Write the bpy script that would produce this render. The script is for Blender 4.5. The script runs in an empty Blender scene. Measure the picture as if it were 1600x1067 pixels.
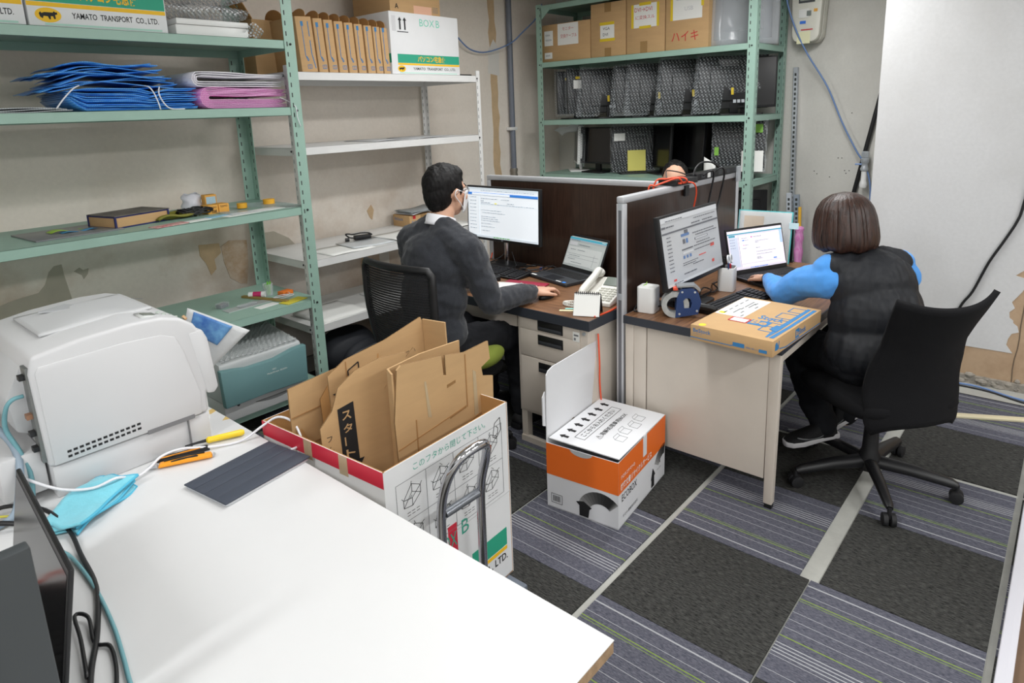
import bpy, bmesh, math, random
from mathutils import Vector, Matrix, noise
PI = math.pi
R = math.radians
random.seed(11)
SC = bpy.context.scene
COL = SC.collection

# ------------------------------------------------------------------ camera
cam_data = bpy.data.cameras.new('camera')
cam = bpy.data.objects.new('camera', cam_data)
COL.objects.link(cam)
rt = Vector((0.65339834, -0.75615417, -0.03607609))
up = Vector((0.18596722, 0.11413528, 0.97590437))
bk = Vector((-0.7338166, -0.64436326, 0.21519569))
m = Matrix((rt, up, bk)).transposed().to_4x4()
m.translation = Vector((0, 0, 1.6))
cam.matrix_world = m
cam_data.sensor_width = 36
cam_data.lens = 1022 / 1600 * 36
cam_data.shift_y = -(533.5 - 399) / 1600
cam_data.clip_start = 0.05
cam_data.dof.use_dof = True
cam_data.dof.focus_distance = 2.9
cam_data.dof.aperture_fstop = 11
SC.camera = cam

# ------------------------------------------------------------------ world, lamps, exposure
w = bpy.data.worlds.new('world')
SC.world = w
w.use_nodes = True
w.node_tree.nodes['Background'].inputs[0].default_value = (0.9, 0.95, 1, 1)
w.node_tree.nodes['Background'].inputs[1].default_value = 0.25
SC.view_settings.view_transform = 'Standard'
SC.view_settings.look = 'None'
SC.view_settings.gamma = 1
SC.view_settings.use_curve_mapping = False
SC.view_settings.exposure = 0.0
CEIL = 2.62
LAMPS = [(-1.4, 0.9, 1.0), (-1.0, -1.3, 1.0), (0.9, -1.6, 1.0), (2.7, -1.6, 1.0), (1.5, 1.2, 0.55), (3.55, 1.25, 0.7), (2.9, 2.3, 0.5)]
LAMP_W = 37.0


def lamp_light(x, y, k):
    d = bpy.data.lights.new('tube_light', 'AREA')
    d.shape = 'RECTANGLE'
    d.size = 1.2
    d.size_y = 0.22
    d.energy = LAMP_W * k
    d.color = (0.985, 0.995, 1.0)
    o = bpy.data.objects.new('tube_light', d)
    COL.objects.link(o)
    return o


# ------------------------------------------------------------------ helpers
def lin(c):
    return tuple(((v / 255 + 0.055) / 1.055) ** 2.4 if v > 10 else v / 255 / 12.92 for v in c)


MATS = {}


def mat(n, c, rough=0.5, metal=0.0, var=0.0, scale=8.0, bump=0.0, bscale=150.0, stretch=(1, 1, 1), spec=0.5, c2=None,
        alpha=1.0, emit=0.0, trans=0.0, coat=0.0, sheen=0.0):
    if n in MATS:
        return MATS[n]
    M = bpy.data.materials.new(n)
    M.use_nodes = True
    nt = M.node_tree
    p = nt.nodes['Principled BSDF']
    col = lin(c)
    p.inputs['Base Color'].default_value = (*col, 1)
    p.inputs['Roughness'].default_value = rough
    p.inputs['Metallic'].default_value = metal
    p.inputs['Specular IOR Level'].default_value = spec
    p.inputs['Alpha'].default_value = alpha
    p.inputs['Transmission Weight'].default_value = trans
    p.inputs['Coat Weight'].default_value = coat
    p.inputs['Sheen Weight'].default_value = sheen
    if emit:
        p.inputs['Emission Color'].default_value = (*col, 1)
        p.inputs['Emission Strength'].default_value = emit
    if var or c2 or bump:
        tc = nt.nodes.new('ShaderNodeTexCoord')
        mp = nt.nodes.new('ShaderNodeMapping')
        mp.inputs['Scale'].default_value = stretch
        nt.links.new(tc.outputs['Object'], mp.inputs[0])
        if var or c2:
            nz = nt.nodes.new('ShaderNodeTexNoise')
            nz.inputs['Scale'].default_value = scale
            nz.inputs['Detail'].default_value = 6
            nz.inputs['Roughness'].default_value = 0.62
            nt.links.new(mp.outputs[0], nz.inputs['Vector'])
            rp = nt.nodes.new('ShaderNodeValToRGB')
            rp.color_ramp.elements[0].position = 0.3
            rp.color_ramp.elements[1].position = 0.72
            a = lin(c2) if c2 else tuple(v * (1 - var) for v in col)
            b = col if c2 else tuple(min(1, v * (1 + var)) for v in col)
            rp.color_ramp.elements[0].color = (*a, 1)
            rp.color_ramp.elements[1].color = (*b, 1)
            nt.links.new(nz.outputs[0], rp.inputs[0])
            nt.links.new(rp.outputs[0], p.inputs['Base Color'])
        if bump:
            n2 = nt.nodes.new('ShaderNodeTexNoise')
            n2.inputs['Scale'].default_value = bscale
            n2.inputs['Detail'].default_value = 3
            nt.links.new(mp.outputs[0], n2.inputs['Vector'])
            bp = nt.nodes.new('ShaderNodeBump')
            bp.inputs['Strength'].default_value = bump
            bp.inputs['Distance'].default_value = 0.004
            nt.links.new(n2.outputs[0], bp.inputs['Height'])
            nt.links.new(bp.outputs[0], p.inputs['Normal'])
    MATS[n] = M
    return M


def nodes_of(M):
    nt = M.node_tree
    return nt, nt.nodes['Principled BSDF'], nt.nodes.new, nt.links.new


class B:
    """collects shapes for ONE mesh object"""

    def __init__(s):
        s.v = []
        s.f = []
        s.mtx = None

    def add(s, v, f):
        k = len(s.v)
        if s.mtx is not None:
            v = [tuple(s.mtx @ Vector(p)) for p in v]
        s.v += [tuple(p) for p in v]
        s.f += [tuple(i + k for i in q) for q in f]
        return s

    def bx(s, x0, x1, y0, y1, z0, z1):
        return s.add([(x0, y0, z0), (x1, y0, z0), (x1, y1, z0), (x0, y1, z0), (x0, y0, z1), (x1, y0, z1), (x1, y1, z1), (x0, y1, z1)],
                     [(0, 3, 2, 1), (4, 5, 6, 7), (0, 1, 5, 4), (1, 2, 6, 5), (2, 3, 7, 6), (3, 0, 4, 7)])

    def rbx(s, x0, x1, y0, y1, z0, z1, r, n=4):
        """box with rounded vertical edges"""
        pts = []
        for cx, cy, a in ((x1 - r, y0 + r, -90), (x1 - r, y1 - r, 0), (x0 + r, y1 - r, 90), (x0 + r, y0 + r, 180)):
            for i in range(n + 1):
                t = R(a + 90 * i / n)
                pts.append((cx + r * math.cos(t), cy + r * math.sin(t)))
        return s.prism(pts, 'z', z0, z1)

    def prism(s, poly, axis, a, b):
        n = len(poly)
        if axis == 'z':
            P = lambda u, v, t: (u, v, t)
        elif axis == 'y':
            P = lambda u, v, t: (u, t, v)
        else:
            P = lambda u, v, t: (t, u, v)
        v = [P(u, w_, a) for u, w_ in poly] + [P(u, w_, b) for u, w_ in poly]
        f = [tuple(range(n))[::-1], tuple(range(n, 2 * n))] + [(i, (i + 1) % n, (i + 1) % n + n, i + n) for i in range(n)]
        return s.add(v, f)

    def tube(s, pts, r, n=8, closed=False, flat=None):
        pts = [Vector(p) for p in pts]
        N = len(pts)
        rr = r if isinstance(r, (list, tuple)) else [r] * N
        v = []
        f = []
        prev = None
        for i in range(N):
            a = pts[(i - 1) % N] if (closed or i > 0) else pts[i]
            c = pts[(i + 1) % N] if (closed or i < N - 1) else pts[i]
            t = (c - a)
            if t.length < 1e-9:
                t = Vector((0, 0, 1))
            t.normalize()
            if prev is None:
                e = t.orthogonal().normalized()
            else:
                e = prev - t * prev.dot(t)
                if e.length < 1e-6:
                    e = t.orthogonal()
                e.normalize()
            prev = e
            g = t.cross(e)
            for k in range(n):
                th = 2 * PI * k / n
                v.append(tuple(pts[i] + (e * math.cos(th) + g * math.sin(th) * (flat or 1)) * rr[i]))
        for i in range(N if closed else N - 1):
            j = (i + 1) % N
            for k in range(n):
                l = (k + 1) % n
                f.append((i * n + k, i * n + l, j * n + l, j * n + k))
        if not closed:
            f.append(tuple(range(n))[::-1])
            f.append(tuple(range((N - 1) * n, N * n)))
        return s.add(v, f)

    def lathe(s, prof, n=20, c=(0, 0, 0)):
        v = []
        f = []
        for r_, z in prof:
            for k in range(n):
                t = 2 * PI * k / n
                v.append((c[0] + r_ * math.cos(t), c[1] + r_ * math.sin(t), c[2] + z))
        for i in range(len(prof) - 1):
            for k in range(n):
                l = (k + 1) % n
                f.append((i * n + k, i * n + l, (i + 1) * n + l, (i + 1) * n + k))
        f.append(tuple(range(n))[::-1])
        f.append(tuple(range((len(prof) - 1) * n, len(prof) * n)))
        return s.add(v, f)

    def ell(s, c, r, n=16, m_=10, rot=None):
        v = []
        f = []
        for i in range(m_ + 1):
            ph = PI * i / m_
            for k in range(n):
                t = 2 * PI * k / n
                q = Vector((r[0] * math.sin(ph) * math.cos(t), r[1] * math.sin(ph) * math.sin(t), r[2] * math.cos(ph)))
                if rot:
                    q = rot @ q
                v.append((c[0] + q.x, c[1] + q.y, c[2] + q.z))
        for i in range(m_):
            for k in range(n):
                l = (k + 1) % n
                f.append((i * n + k, (i + 1) * n + k, (i + 1) * n + l, i * n + l))
        return s.add(v, f)

    def cap(s, p0, r0, p1, r1, n=12, sq=None):
        """tapered capsule"""
        p0 = Vector(p0)
        p1 = Vector(p1)
        d = (p1 - p0)
        L = d.length
        d.normalize()
        pts = []
        rr = []
        for a in (-80, -55, -25):
            pts.append(p0 + d * r0 * math.sin(R(a)))
            rr.append(r0 * math.cos(R(a)))
        pts += [p0, p1]
        rr += [r0, r1]
        for a in (25, 55, 80):
            pts.append(p1 + d * r1 * math.sin(R(a)))
            rr.append(r1 * math.cos(R(a)))
        return s.tube(pts, rr, n)

    def sheet(s, fn, nu, nv, th=0.001):
        """thin closed sheet from fn(u,v) in 0..1; thickness along z of normal approx"""
        top = []
        for j in range(nv + 1):
            for i in range(nu + 1):
                top.append(Vector(fn(i / nu, j / nv)))
        W = nu + 1
        nrm = []
        for j in range(nv + 1):
            for i in range(nu + 1):
                a = top[j * W + min(i + 1, nu)] - top[j * W + max(i - 1, 0)]
                b = top[min(j + 1, nv) * W + i] - top[max(j - 1, 0) * W + i]
                q = a.cross(b)
                nrm.append(q.normalized() if q.length > 1e-12 else Vector((0, 0, 1)))
        bot = [p - q * th for p, q in zip(top, nrm)]
        K = len(top)
        f = []
        for j in range(nv):
            for i in range(nu):
                a = j * W + i
                f.append((a, a + 1, a + W + 1, a + W))
                f.append((K + a, K + a + W, K + a + W + 1, K + a + 1))
        for i in range(nu):
            f.append((i, K + i, K + i + 1, i + 1))
            a = nv * W + i
            f.append((a, a + 1, K + a + 1, K + a))
        for j in range(nv):
            a = j * W
            f.append((a, a + W, K + a + W, K + a))
            a = j * W + nu
            f.append((a, K + a, K + a + W, a + W))
        return s.add([tuple(p) for p in top + bot], f)

    def build(s, name, material, parent=None, bevel=0, smooth=False, seg=2, loc=None, rz=0.0, kind=None):
        me = bpy.data.meshes.new(name)
        me.from_pydata(s.v, [], s.f)
        if not bevel:
            bm = bmesh.new()
            bm.from_mesh(me)
            bmesh.ops.recalc_face_normals(bm, faces=bm.faces[:])
            bm.to_mesh(me)
            bm.free()
        me.update()
        if smooth:
            me.polygons.foreach_set('use_smooth', [True] * len(me.polygons))
            if smooth != 'all':
                me.set_sharp_from_angle(angle=R(40))
        me.materials.append(material)
        o = bpy.data.objects.new(name, me)
        COL.objects.link(o)
        if parent:
            o.parent = parent
        if loc is not None:
            o.location = loc
        if rz:
            o.rotation_euler[2] = rz
        if bevel:
            bm = bmesh.new()
            bm.from_mesh(me)
            bmesh.ops.recalc_face_normals(bm, faces=bm.faces[:])
            ed = [e for e in bm.edges if len(e.link_faces) == 2 and e.calc_face_angle(0) > R(30)]
            bmesh.ops.bevel(bm, geom=ed, offset=bevel, segments=seg, affect='EDGES', profile=0.5, clamp_overlap=True)
            bm.to_mesh(me)
            bm.free()
            me.polygons.foreach_set('use_smooth', [True] * len(me.polygons))
            me.set_sharp_from_angle(angle=R(35))
        if kind:
            o['kind'] = kind
        return o


def T(name, label, cat, loc=(0, 0, 0), rz=0.0, group=None, rot=None):
    o = bpy.data.objects.new(name, None)
    COL.objects.link(o)
    o.empty_display_size = 0.05
    o.location = loc
    o.rotation_euler = rot if rot else (0, 0, rz)
    return tag(o, label, cat, group)


def tag(o, label, cat, group=None):
    o['label'] = label
    o['category'] = cat
    if group:
        o['group'] = group
    return o


def struct(o):
    o['kind'] = 'structure'
    return o


def lab(o, s):
    o['label'] = s
    return o


def place(o, origin, right, upv):
    r_ = Vector(right).normalized()
    u = Vector(upv).normalized()
    n = r_.cross(u)
    u = n.cross(r_)
    mm = Matrix((r_, u, n)).transposed().to_4x4()
    mm.translation = Vector(origin) + n * 0.0007
    o.matrix_local = mm
    return o


def txt(s, h, material, parent, origin, right, upv, name='lettering', width=None, bold=0.0, res=2):
    """flat printed lettering; origin is the lower left corner of the line"""
    c = bpy.data.curves.new('t', 'FONT')
    c.body = s
    c.size = 1
    c.resolution_u = res
    c.offset = bold
    to = bpy.data.objects.new('t', c)
    me = bpy.data.meshes.new_from_object(to)
    bpy.data.objects.remove(to)
    xs = [v.co.x for v in me.vertices] or [0, 1]
    ys = [v.co.y for v in me.vertices] or [0, 1]
    x0, x1, y0, y1 = min(xs), max(xs), min(ys), max(ys)
    sy = h / max(1e-6, (y1 - y0))
    sx = width / (x1 - x0) if width else sy
    for v in me.vertices:
        v.co = ((v.co.x - x0) * sx, (v.co.y - y0) * sy, 0)
    me.materials.clear()
    me.materials.append(material)
    o = bpy.data.objects.new(name, me)
    COL.objects.link(o)
    if parent:
        o.parent = parent
    return place(o, origin, right, upv)


def decal(poly, material, parent, origin, right, upv, name='print', th=0.0006):
    """flat printed shape, poly in metres (u,v)"""
    b = B()
    b.prism(poly, 'z', -0.0004, th - 0.0004)
    o = b.build(name, material, parent)
    return place(o, origin, right, upv)


def rect(u0, u1, v0, v1):
    return [(u0, v0), (u1, v0), (u1, v1), (u0, v1)]


def lines(segs, wd, material, parent, origin, right, upv, name='line_drawing'):
    b = B()
    for (a, c) in segs:
        a = Vector((*a, 0))
        c = Vector((*c, 0))
        d = (c - a).normalized()
        q = Vector((-d.y, d.x, 0)) * wd / 2
        b.prism([(a + q)[:2], (a - q)[:2], (c - q)[:2], (c + q)[:2]], 'z', -0.0003, 0.0003)
    o = b.build(name, material, parent)
    return place(o, origin, right, upv)


def smoothpath(pts, n=6):
    """Catmull-Rom through pts"""
    P = [Vector(p) for p in pts]
    out = []
    for i in range(len(P) - 1):
        p0 = P[max(i - 1, 0)]
        p1 = P[i]
        p2 = P[i + 1]
        p3 = P[min(i + 2, len(P) - 1)]
        for k in range(n):
            t = k / n
            out.append(0.5 * ((2 * p1) + (p2 - p0) * t + (2 * p0 - 5 * p1 + 4 * p2 - p3) * t * t + (3 * p1 - p0 - 3 * p2 + p3) * t ** 3))
    out.append(P[-1])
    return out


def cable(name, label, pts, r, material, group=None, n=6, parent=None):
    o = B().tube(smoothpath(pts, 5), r, n).build(name, material, parent, smooth='all')
    if not parent:
        tag(o, label, 'cable', group)
    return o


def copy_tree(o, parent=None):
    c = o.copy()
    COL.objects.link(c)
    c.parent = parent
    for ch in list(o.children):
        copy_tree(ch, c)
    return c


def grain(n, c, c2, rough=0.45, axis=0, scale=14, stretch=18):
    st = [1, 1, 1]
    for k in range(3):
        if k != axis:
            st[k] = stretch
    return mat(n, c, rough, c2=c2, scale=scale / 4, stretch=tuple(st))


# ------------------------------------------------------------------ materials
GREEN = mat('green_rack_paint', (150, 182, 168), 0.42, var=0.05, scale=5)
WRACK = mat('white_rack_paint', (222, 222, 220), 0.4, var=0.03)
SLOT = mat('slot_dark', (58, 62, 60), 0.8)
CARD = mat('cardboard', (194, 158, 113), 0.85, var=0.05, scale=6, bump=0.06, bscale=90, stretch=(1, 1, 6))
CARD2 = mat('cardboard_inner', (184, 138, 84), 0.88, var=0.06, scale=5, bump=0.06, bscale=90, stretch=(6, 1, 1))
CARDE = mat('cardboard_edge', (150, 112, 68), 0.9, var=0.15, scale=200)
WBOX = mat('white_carton', (226, 227, 228), 0.6, var=0.02)
BLACK = mat('black_plastic', (20, 20, 22), 0.45)
BLACKM = mat('black_matte', (24, 24, 26), 0.7)
DGREY = mat('dark_grey_plastic', (52, 54, 58), 0.45)
INK = mat('black_ink', (26, 26, 28), 0.7)
INKG = mat('grey_ink', (120, 122, 124), 0.7)
INKB = mat('blue_ink', (52, 122, 176), 0.65)
INKR = mat('red_ink', (196, 40, 48), 0.65)
INKT = mat('green_ink', (42, 160, 128), 0.6)
INKY = mat('yellow_ink', (240, 190, 30), 0.6)
PAPER = mat('white_paper', (236, 236, 232), 0.75)
CHROME = mat('chrome', (200, 200, 205), 0.12, 1.0)
STEEL = mat('galvanised_steel', (188, 193, 198), 0.38, 0.35, var=0.08, scale=30)
ALU = mat('aluminium', (202, 203, 207), 0.35, 0.35)
TAPEY = mat('yellow_tape', (226, 196, 40), 0.5)
WPLAS = mat('white_plastic', (232, 232, 230), 0.4)
DESKP = mat('desk_paint', (206, 196, 184), 0.45, var=0.04, scale=4)
WOOD = grain('desk_wood', (146, 106, 74), (92, 62, 42), 0.42, axis=1, scale=22, stretch=14)
WOODX = grain('desk_wood_along_x', (146, 106, 74), (92, 62, 42), 0.42, axis=0, scale=22, stretch=14)
EDGEB = mat('desk_edge_band', (48, 52, 60), 0.5)
DWOOD = grain('dark_wood_laminate', (72, 52, 42), (40, 28, 23), 0.3, axis=2, scale=34, stretch=30)
REDC = mat('orange_cable', (232, 84, 50), 0.5)
BLUEC = mat('blue_cable', (110, 138, 186), 0.5)
TEALC = mat('teal_cable', (110, 160, 168), 0.5)
WCAB = mat('white_cable', (228, 228, 232), 0.4)


def bubble(n, c, dens=0.5, scale=95, rough=0.25):
    """bubble film: clear film with a diamond grid of whitish raised dots"""
    M = mat(n, c, rough)
    nt, p, new, link = nodes_of(M)
    tc = new('ShaderNodeTexCoord')
    vo = new('ShaderNodeTexVoronoi')
    vo.inputs['Scale'].default_value = scale
    vo.inputs['Randomness'].default_value = 0.0
    mp = new('ShaderNodeMapping')
    mp.inputs['Rotation'].default_value = (0.6, 0.6, 0.78)
    link(tc.outputs['Object'], mp.inputs[0])
    link(mp.outputs[0], vo.inputs['Vector'])
    rp = new('ShaderNodeValToRGB')
    rp.color_ramp.elements[0].position = 0.25
    rp.color_ramp.elements[1].position = 0.5
    rp.color_ramp.elements[0].color = (1, 1, 1, 1)
    rp.color_ramp.elements[1].color = (0.07, 0.07, 0.07, 1)
    link(vo.outputs['Distance'], rp.inputs[0])
    bp = new('ShaderNodeBump')
    bp.inputs['Strength'].default_value = 0.5
    bp.inputs['Distance'].default_value = 0.003
    bp.invert = True
    link(vo.outputs['Distance'], bp.inputs['Height'])
    link(bp.outputs[0], p.inputs['Normal'])
    mul = new('ShaderNodeMath')
    mul.operation = 'MULTIPLY'
    mul.inputs[1].default_value = dens
    link(rp.outputs[0], mul.inputs[0])
    link(mul.outputs[0], p.inputs['Alpha'])
    return M


BUB = bubble('bubble_film', (220, 226, 230), 0.30, 66)
BUBW = bubble('bubble_film_white', (236, 238, 240), 0.9, 70)
FILM = mat('clear_film', (225, 230, 235), 0.12, alpha=0.28)


def dots(n, c, c2, scale=120):
    M = mat(n, c, 0.32)
    nt, p, new, link = nodes_of(M)
    tc = new('ShaderNodeTexCoord')
    vo = new('ShaderNodeTexVoronoi')
    vo.inputs['Scale'].default_value = scale
    vo.inputs['Randomness'].default_value = 0.0
    link(tc.outputs['Object'], vo.inputs['Vector'])
    rp = new('ShaderNodeValToRGB')
    rp.color_ramp.elements[0].position = 0.2
    rp.color_ramp.elements[1].position = 0.55
    rp.color_ramp.elements[0].color = (*lin(c2), 1)
    rp.color_ramp.elements[1].color = (*lin(c), 1)
    link(vo.outputs['Distance'], rp.inputs[0])
    link(rp.outputs[0], p.inputs['Base Color'])
    bp = new('ShaderNodeBump')
    bp.inputs['Strength'].default_value = 0.4
    bp.inputs['Distance'].default_value = 0.002
    bp.invert = True
    link(vo.outputs['Distance'], bp.inputs['Height'])
    link(bp.outputs[0], p.inputs['Normal'])
    return M


BLUEB = dots('blue_bubble_sheet', (48, 136, 222), (128, 194, 248))
PINKB = dots('pink_bubble_sheet', (222, 128, 196), (240, 190, 226))
WHITEB = dots('white_bubble_sheet', (226, 222, 230), (246, 246, 250))
GREYB = dots('grey_bubble_sheet', (150, 154, 158), (196, 200, 204))

# ------------------------------------------------------------------ setting: floor and carpet tiles
CONC = mat('concrete_floor', (168, 168, 162), 0.85, var=0.12, scale=9, bump=0.1, bscale=60)
floor = struct(B().bx(-2.6, 5.4, -2.6, 4.05, -0.12, -0.006).build('floor', CONC))


def carpet_dark():
    M = mat('carpet_dark', (62, 62, 62), 0.97, spec=0.1)
    nt, p, new, link = nodes_of(M)
    tc = new('ShaderNodeTexCoord')
    mp = new('ShaderNodeMapping')
    mp.inputs['Scale'].default_value = (230, 42, 1)
    link(tc.outputs['Object'], mp.inputs[0])
    nz = new('ShaderNodeTexNoise')
    nz.inputs['Scale'].default_value = 1
    nz.inputs['Detail'].default_value = 4
    nz.inputs['Roughness'].default_value = 0.75
    link(mp.outputs[0], nz.inputs['Vector'])
    rp = new('ShaderNodeValToRGB')
    rp.color_ramp.elements[0].position = 0.35
    rp.color_ramp.elements[1].position = 0.72
    rp.color_ramp.elements[0].color = (*lin((28, 28, 28)), 1)
    rp.color_ramp.elements[1].color = (*lin((88, 88, 85)), 1)
    link(nz.outputs[0], rp.inputs[0])
    link(rp.outputs[0], p.inputs['Base Color'])
    bp = new('ShaderNodeBump')
    bp.inputs['Strength'].default_value = 0.5
    bp.inputs['Distance'].default_value = 0.003
    link(nz.outputs[0], bp.inputs['Height'])
    link(bp.outputs[0], p.inputs['Normal'])
    return M


def carpet_striped():
    M = mat('carpet_striped', (98, 99, 112), 0.97, spec=0.1)
    nt, p, new, link = nodes_of(M)
    tc = new('ShaderNodeTexCoord')
    mp = new('ShaderNodeMapping')
    mp.inputs['Scale'].default_value = (260, 60, 1)
    link(tc.outputs['Object'], mp.inputs[0])
    nz = new('ShaderNodeTexNoise')
    nz.inputs['Scale'].default_value = 1
    nz.inputs['Detail'].default_value = 4
    nz.inputs['Roughness'].default_value = 0.75
    link(mp.outputs[0], nz.inputs['Vector'])
    r0 = new('ShaderNodeValToRGB')
    r0.color_ramp.elements[0].position = 0.3
    r0.color_ramp.elements[1].position = 0.75
    r0.color_ramp.elements[0].color = (*lin((52, 54, 66)), 1)
    r0.color_ramp.elements[1].color = (*lin((118, 118, 128)), 1)
    link(nz.outputs[0], r0.inputs[0])
    sp = new('ShaderNodeSeparateXYZ')
    link(tc.outputs['Object'], sp.inputs[0])
    ma = new('ShaderNodeMath')
    ma.operation = 'MULTIPLY_ADD'
    ma.inputs[1].default_value = 2.0
    ma.inputs[2].default_value = 0.5
    link(sp.outputs['X'], ma.inputs[0])
    cr = new('ShaderNodeValToRGB')
    cr.color_ramp.interpolation = 'CONSTANT'
    g = (*lin((130, 152, 70)), 1)
    wt = (*lin((166, 167, 170)), 1)
    base = (0, 0, 0, 1)
    ls = [(0.06, 0.011, wt), (0.165, 0.005, wt), (0.215, 0.008, g), (0.24, 0.005, g), (0.36, 0.006, wt), (0.44, 0.005, wt),
          (0.52, 0.005, wt), (0.60, 0.006, g), (0.665, 0.010, wt), (0.695, 0.008, wt), (0.72, 0.007, wt), (0.75, 0.005, wt), (0.78, 0.005, wt), (0.9, 0.006, wt)]
    el = cr.color_ramp.elements
    el[0].position = 0
    el[0].color = base
    el[1].position = 0.999
    el[1].color = base
    for a, wd, c in ls:
        e = el.new(a)
        e.color = c
        e = el.new(a + wd)
        e.color = base
    link(ma.outputs[0], cr.inputs[0])
    gt = new('ShaderNodeMath')
    gt.operation = 'GREATER_THAN'
    gt.inputs[1].default_value = 0.01
    link(cr.outputs[0], gt.inputs[0])
    mx = new('ShaderNodeMix')
    mx.data_type = 'RGBA'
    link(gt.outputs[0], mx.inputs['Factor'])
    link(r0.outputs[0], mx.inputs['A'])
    link(cr.outputs[0], mx.inputs['B'])
    link(mx.outputs['Result'], p.inputs['Base Color'])
    bp = new('ShaderNodeBump')
    bp.inputs['Strength'].default_value = 0.5
    bp.inputs['Distance'].default_value = 0.003
    link(nz.outputs[0], bp.inputs['Height'])
    link(bp.outputs[0], p.inputs['Normal'])
    return M


CD, CS = carpet_dark(), carpet_striped()
# columns run along y (column edges below), rows along x; the gaps between columns show the concrete
ycols = [(-0.98, -0.49), (-0.47, 0.03), (0.05, 0.515), (0.555, 1.065), (1.09, 1.59), (1.60, 2.10), (2.11, 2.61), (2.62, 3.12), (3.13, 3.63)]
xrows = [(0.60, 1.10), (1.105, 1.60), (1.602, 2.10), (2.104, 2.60), (2.603, 3.09), (3.12, 3.60), (3.605, 4.10), (4.105, 4.60), (4.605, 5.10)]
protos = {}
for j, (y0, y1) in enumerate(ycols):
    for i, (x0, x1) in enumerate(xrows):
        if (x0 > 4.2 and y0 < 0.9) or x0 < 1.0 and y0 < 0:
            continue
        dark = (i + j) % 2 == 1      # tile i=2 (x 1.6), j=3 (y .55) is dark
        if j == 3 and i == 3:
            dark = False
        X0 = x0
        Y0, Y1 = y0, y1
        if j == 3:
            Y0 = 0.58 if i > 2 else 0.547
        if j == 2 and i <= 2:
            Y1 = 0.541 if i < 2 else 0.520
        if j == 2 and i == 2:
            Y1 = 0.541
        key = (dark, round(x1 - x0, 3), round(Y1 - Y0, 3))
        if key not in protos:
            hx, hy = (x1 - x0) / 2, (Y1 - Y0) / 2
            o = B().bx(-hx, hx, -hy, hy, -0.006, 0).build('carpet_tile', CD if dark else CS, floor)
            protos[key] = o.data
        else:
            o = bpy.data.objects.new('carpet_tile', protos[key])
            COL.objects.link(o)
            o.parent = floor
        o.location = ((x0 + x1) / 2, (Y0 + Y1) / 2, 0)
        if (i // 2 + j) % 2:
            o.rotation_euler[2] = PI


# ------------------------------------------------------------------ walls and ceiling
def plaster(n, c, stain, amt, rough=0.9, scale=1.4, zfade=None):
    M = mat(n, c, rough, spec=0.2)
    nt, p, new, link = nodes_of(M)
    tc = new('ShaderNodeTexCoord')
    nz = new('ShaderNodeTexNoise')
    nz.inputs['Scale'].default_value = scale
    nz.inputs['Detail'].default_value = 8
    nz.inputs['Roughness'].default_value = 0.6
    link(tc.outputs['Object'], nz.inputs['Vector'])
    rp = new('ShaderNodeValToRGB')
    rp.color_ramp.elements[0].position = 0.44
    rp.color_ramp.elements[1].position = 0.72
    rp.color_ramp.elements[0].color = (0, 0, 0, 1)
    rp.color_ramp.elements[1].color = (amt, amt, amt, 1)
    link(nz.outputs[0], rp.inputs[0])
    n3 = new('ShaderNodeTexNoise')
    n3.inputs['Scale'].default_value = 55
    n3.inputs['Detail'].default_value = 4
    link(tc.outputs['Object'], n3.inputs['Vector'])
    r3 = new('ShaderNodeValToRGB')
    r3.color_ramp.elements[0].color = (*[v * 0.93 for v in lin(c)], 1)
    r3.color_ramp.elements[1].color = (*[min(1, v * 1.05) for v in lin(c)], 1)
    link(n3.outputs[0], r3.inputs[0])
    mx = new('ShaderNodeMix')
    mx.data_type = 'RGBA'
    fac = rp.outputs[0]
    if zfade:
        sp = new('ShaderNodeSeparateXYZ')
        link(tc.outputs['Object'], sp.inputs[0])
        mr = new('ShaderNodeMapRange')
        mr.inputs['From Min'].default_value = zfade[1]
        mr.inputs['From Max'].default_value = zfade[0]
        mr.inputs['To Min'].default_value = 0.12
        mr.inputs['To Max'].default_value = 1.0
        link(sp.outputs['Z'], mr.inputs['Value'])
        mm_ = new('ShaderNodeMath')
        mm_.operation = 'MULTIPLY'
        link(rp.outputs[0], mm_.inputs[0])
        link(mr.outputs[0], mm_.inputs[1])
        fac = mm_.outputs[0]
    link(fac, mx.inputs['Factor'])
    link(r3.outputs[0], mx.inputs['A'])
    mx.inputs['B'].default_value = (*lin(stain), 1)
    link(mx.outputs['Result'], p.inputs['Base Color'])
    bp = new('ShaderNodeBump')
    bp.inputs['Strength'].default_value = 0.15
    bp.inputs['Distance'].default_value = 0.003
    link(n3.outputs[0], bp.inputs['Height'])
    link(bp.outputs[0], p.inputs['Normal'])
    return M


WA = plaster('stained_wallpaper', (238, 229, 218), (176, 142, 108), 0.95, zfade=(0.75, 1.35))
WB = plaster('bare_plaster', (208, 206, 199), (182, 179, 172), 0.7)
WC = plaster('white_wallpaper', (208, 208, 208), (190, 189, 187), 0.6)
BROWN = plaster('brown_plasterboard', (186, 160, 132), (150, 120, 92), 0.6, scale=5)
CEILM = plaster('ceiling_paint', (232, 231, 228), (218, 216, 212), 0.4)
WALL_Y, WALL_X, BUMP_X = 3.90, 5.20, 4.31
wall_left = struct(B().bx(-2.6, 5.35, WALL_Y, WALL_Y + 0.12, 0, CEIL).build('wall_left', WA))
wall_back = struct(B().bx(WALL_X, WALL_X + 0.12, -2.6, WALL_Y, 0, CEIL).build('wall_back', WB))
wall_right = struct(B().bx(BUMP_X, WALL_X, -2.6, 0.93, 0, CEIL).build('wall_right', BROWN))
struct(B().bx(-2.72, -2.6, -2.6, 4.02, 0, CEIL).build('wall_behind', WC))
struct(B().bx(-2.6, BUMP_X, -2.72, -2.6, 0, CEIL).build('wall_near', WC))
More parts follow.
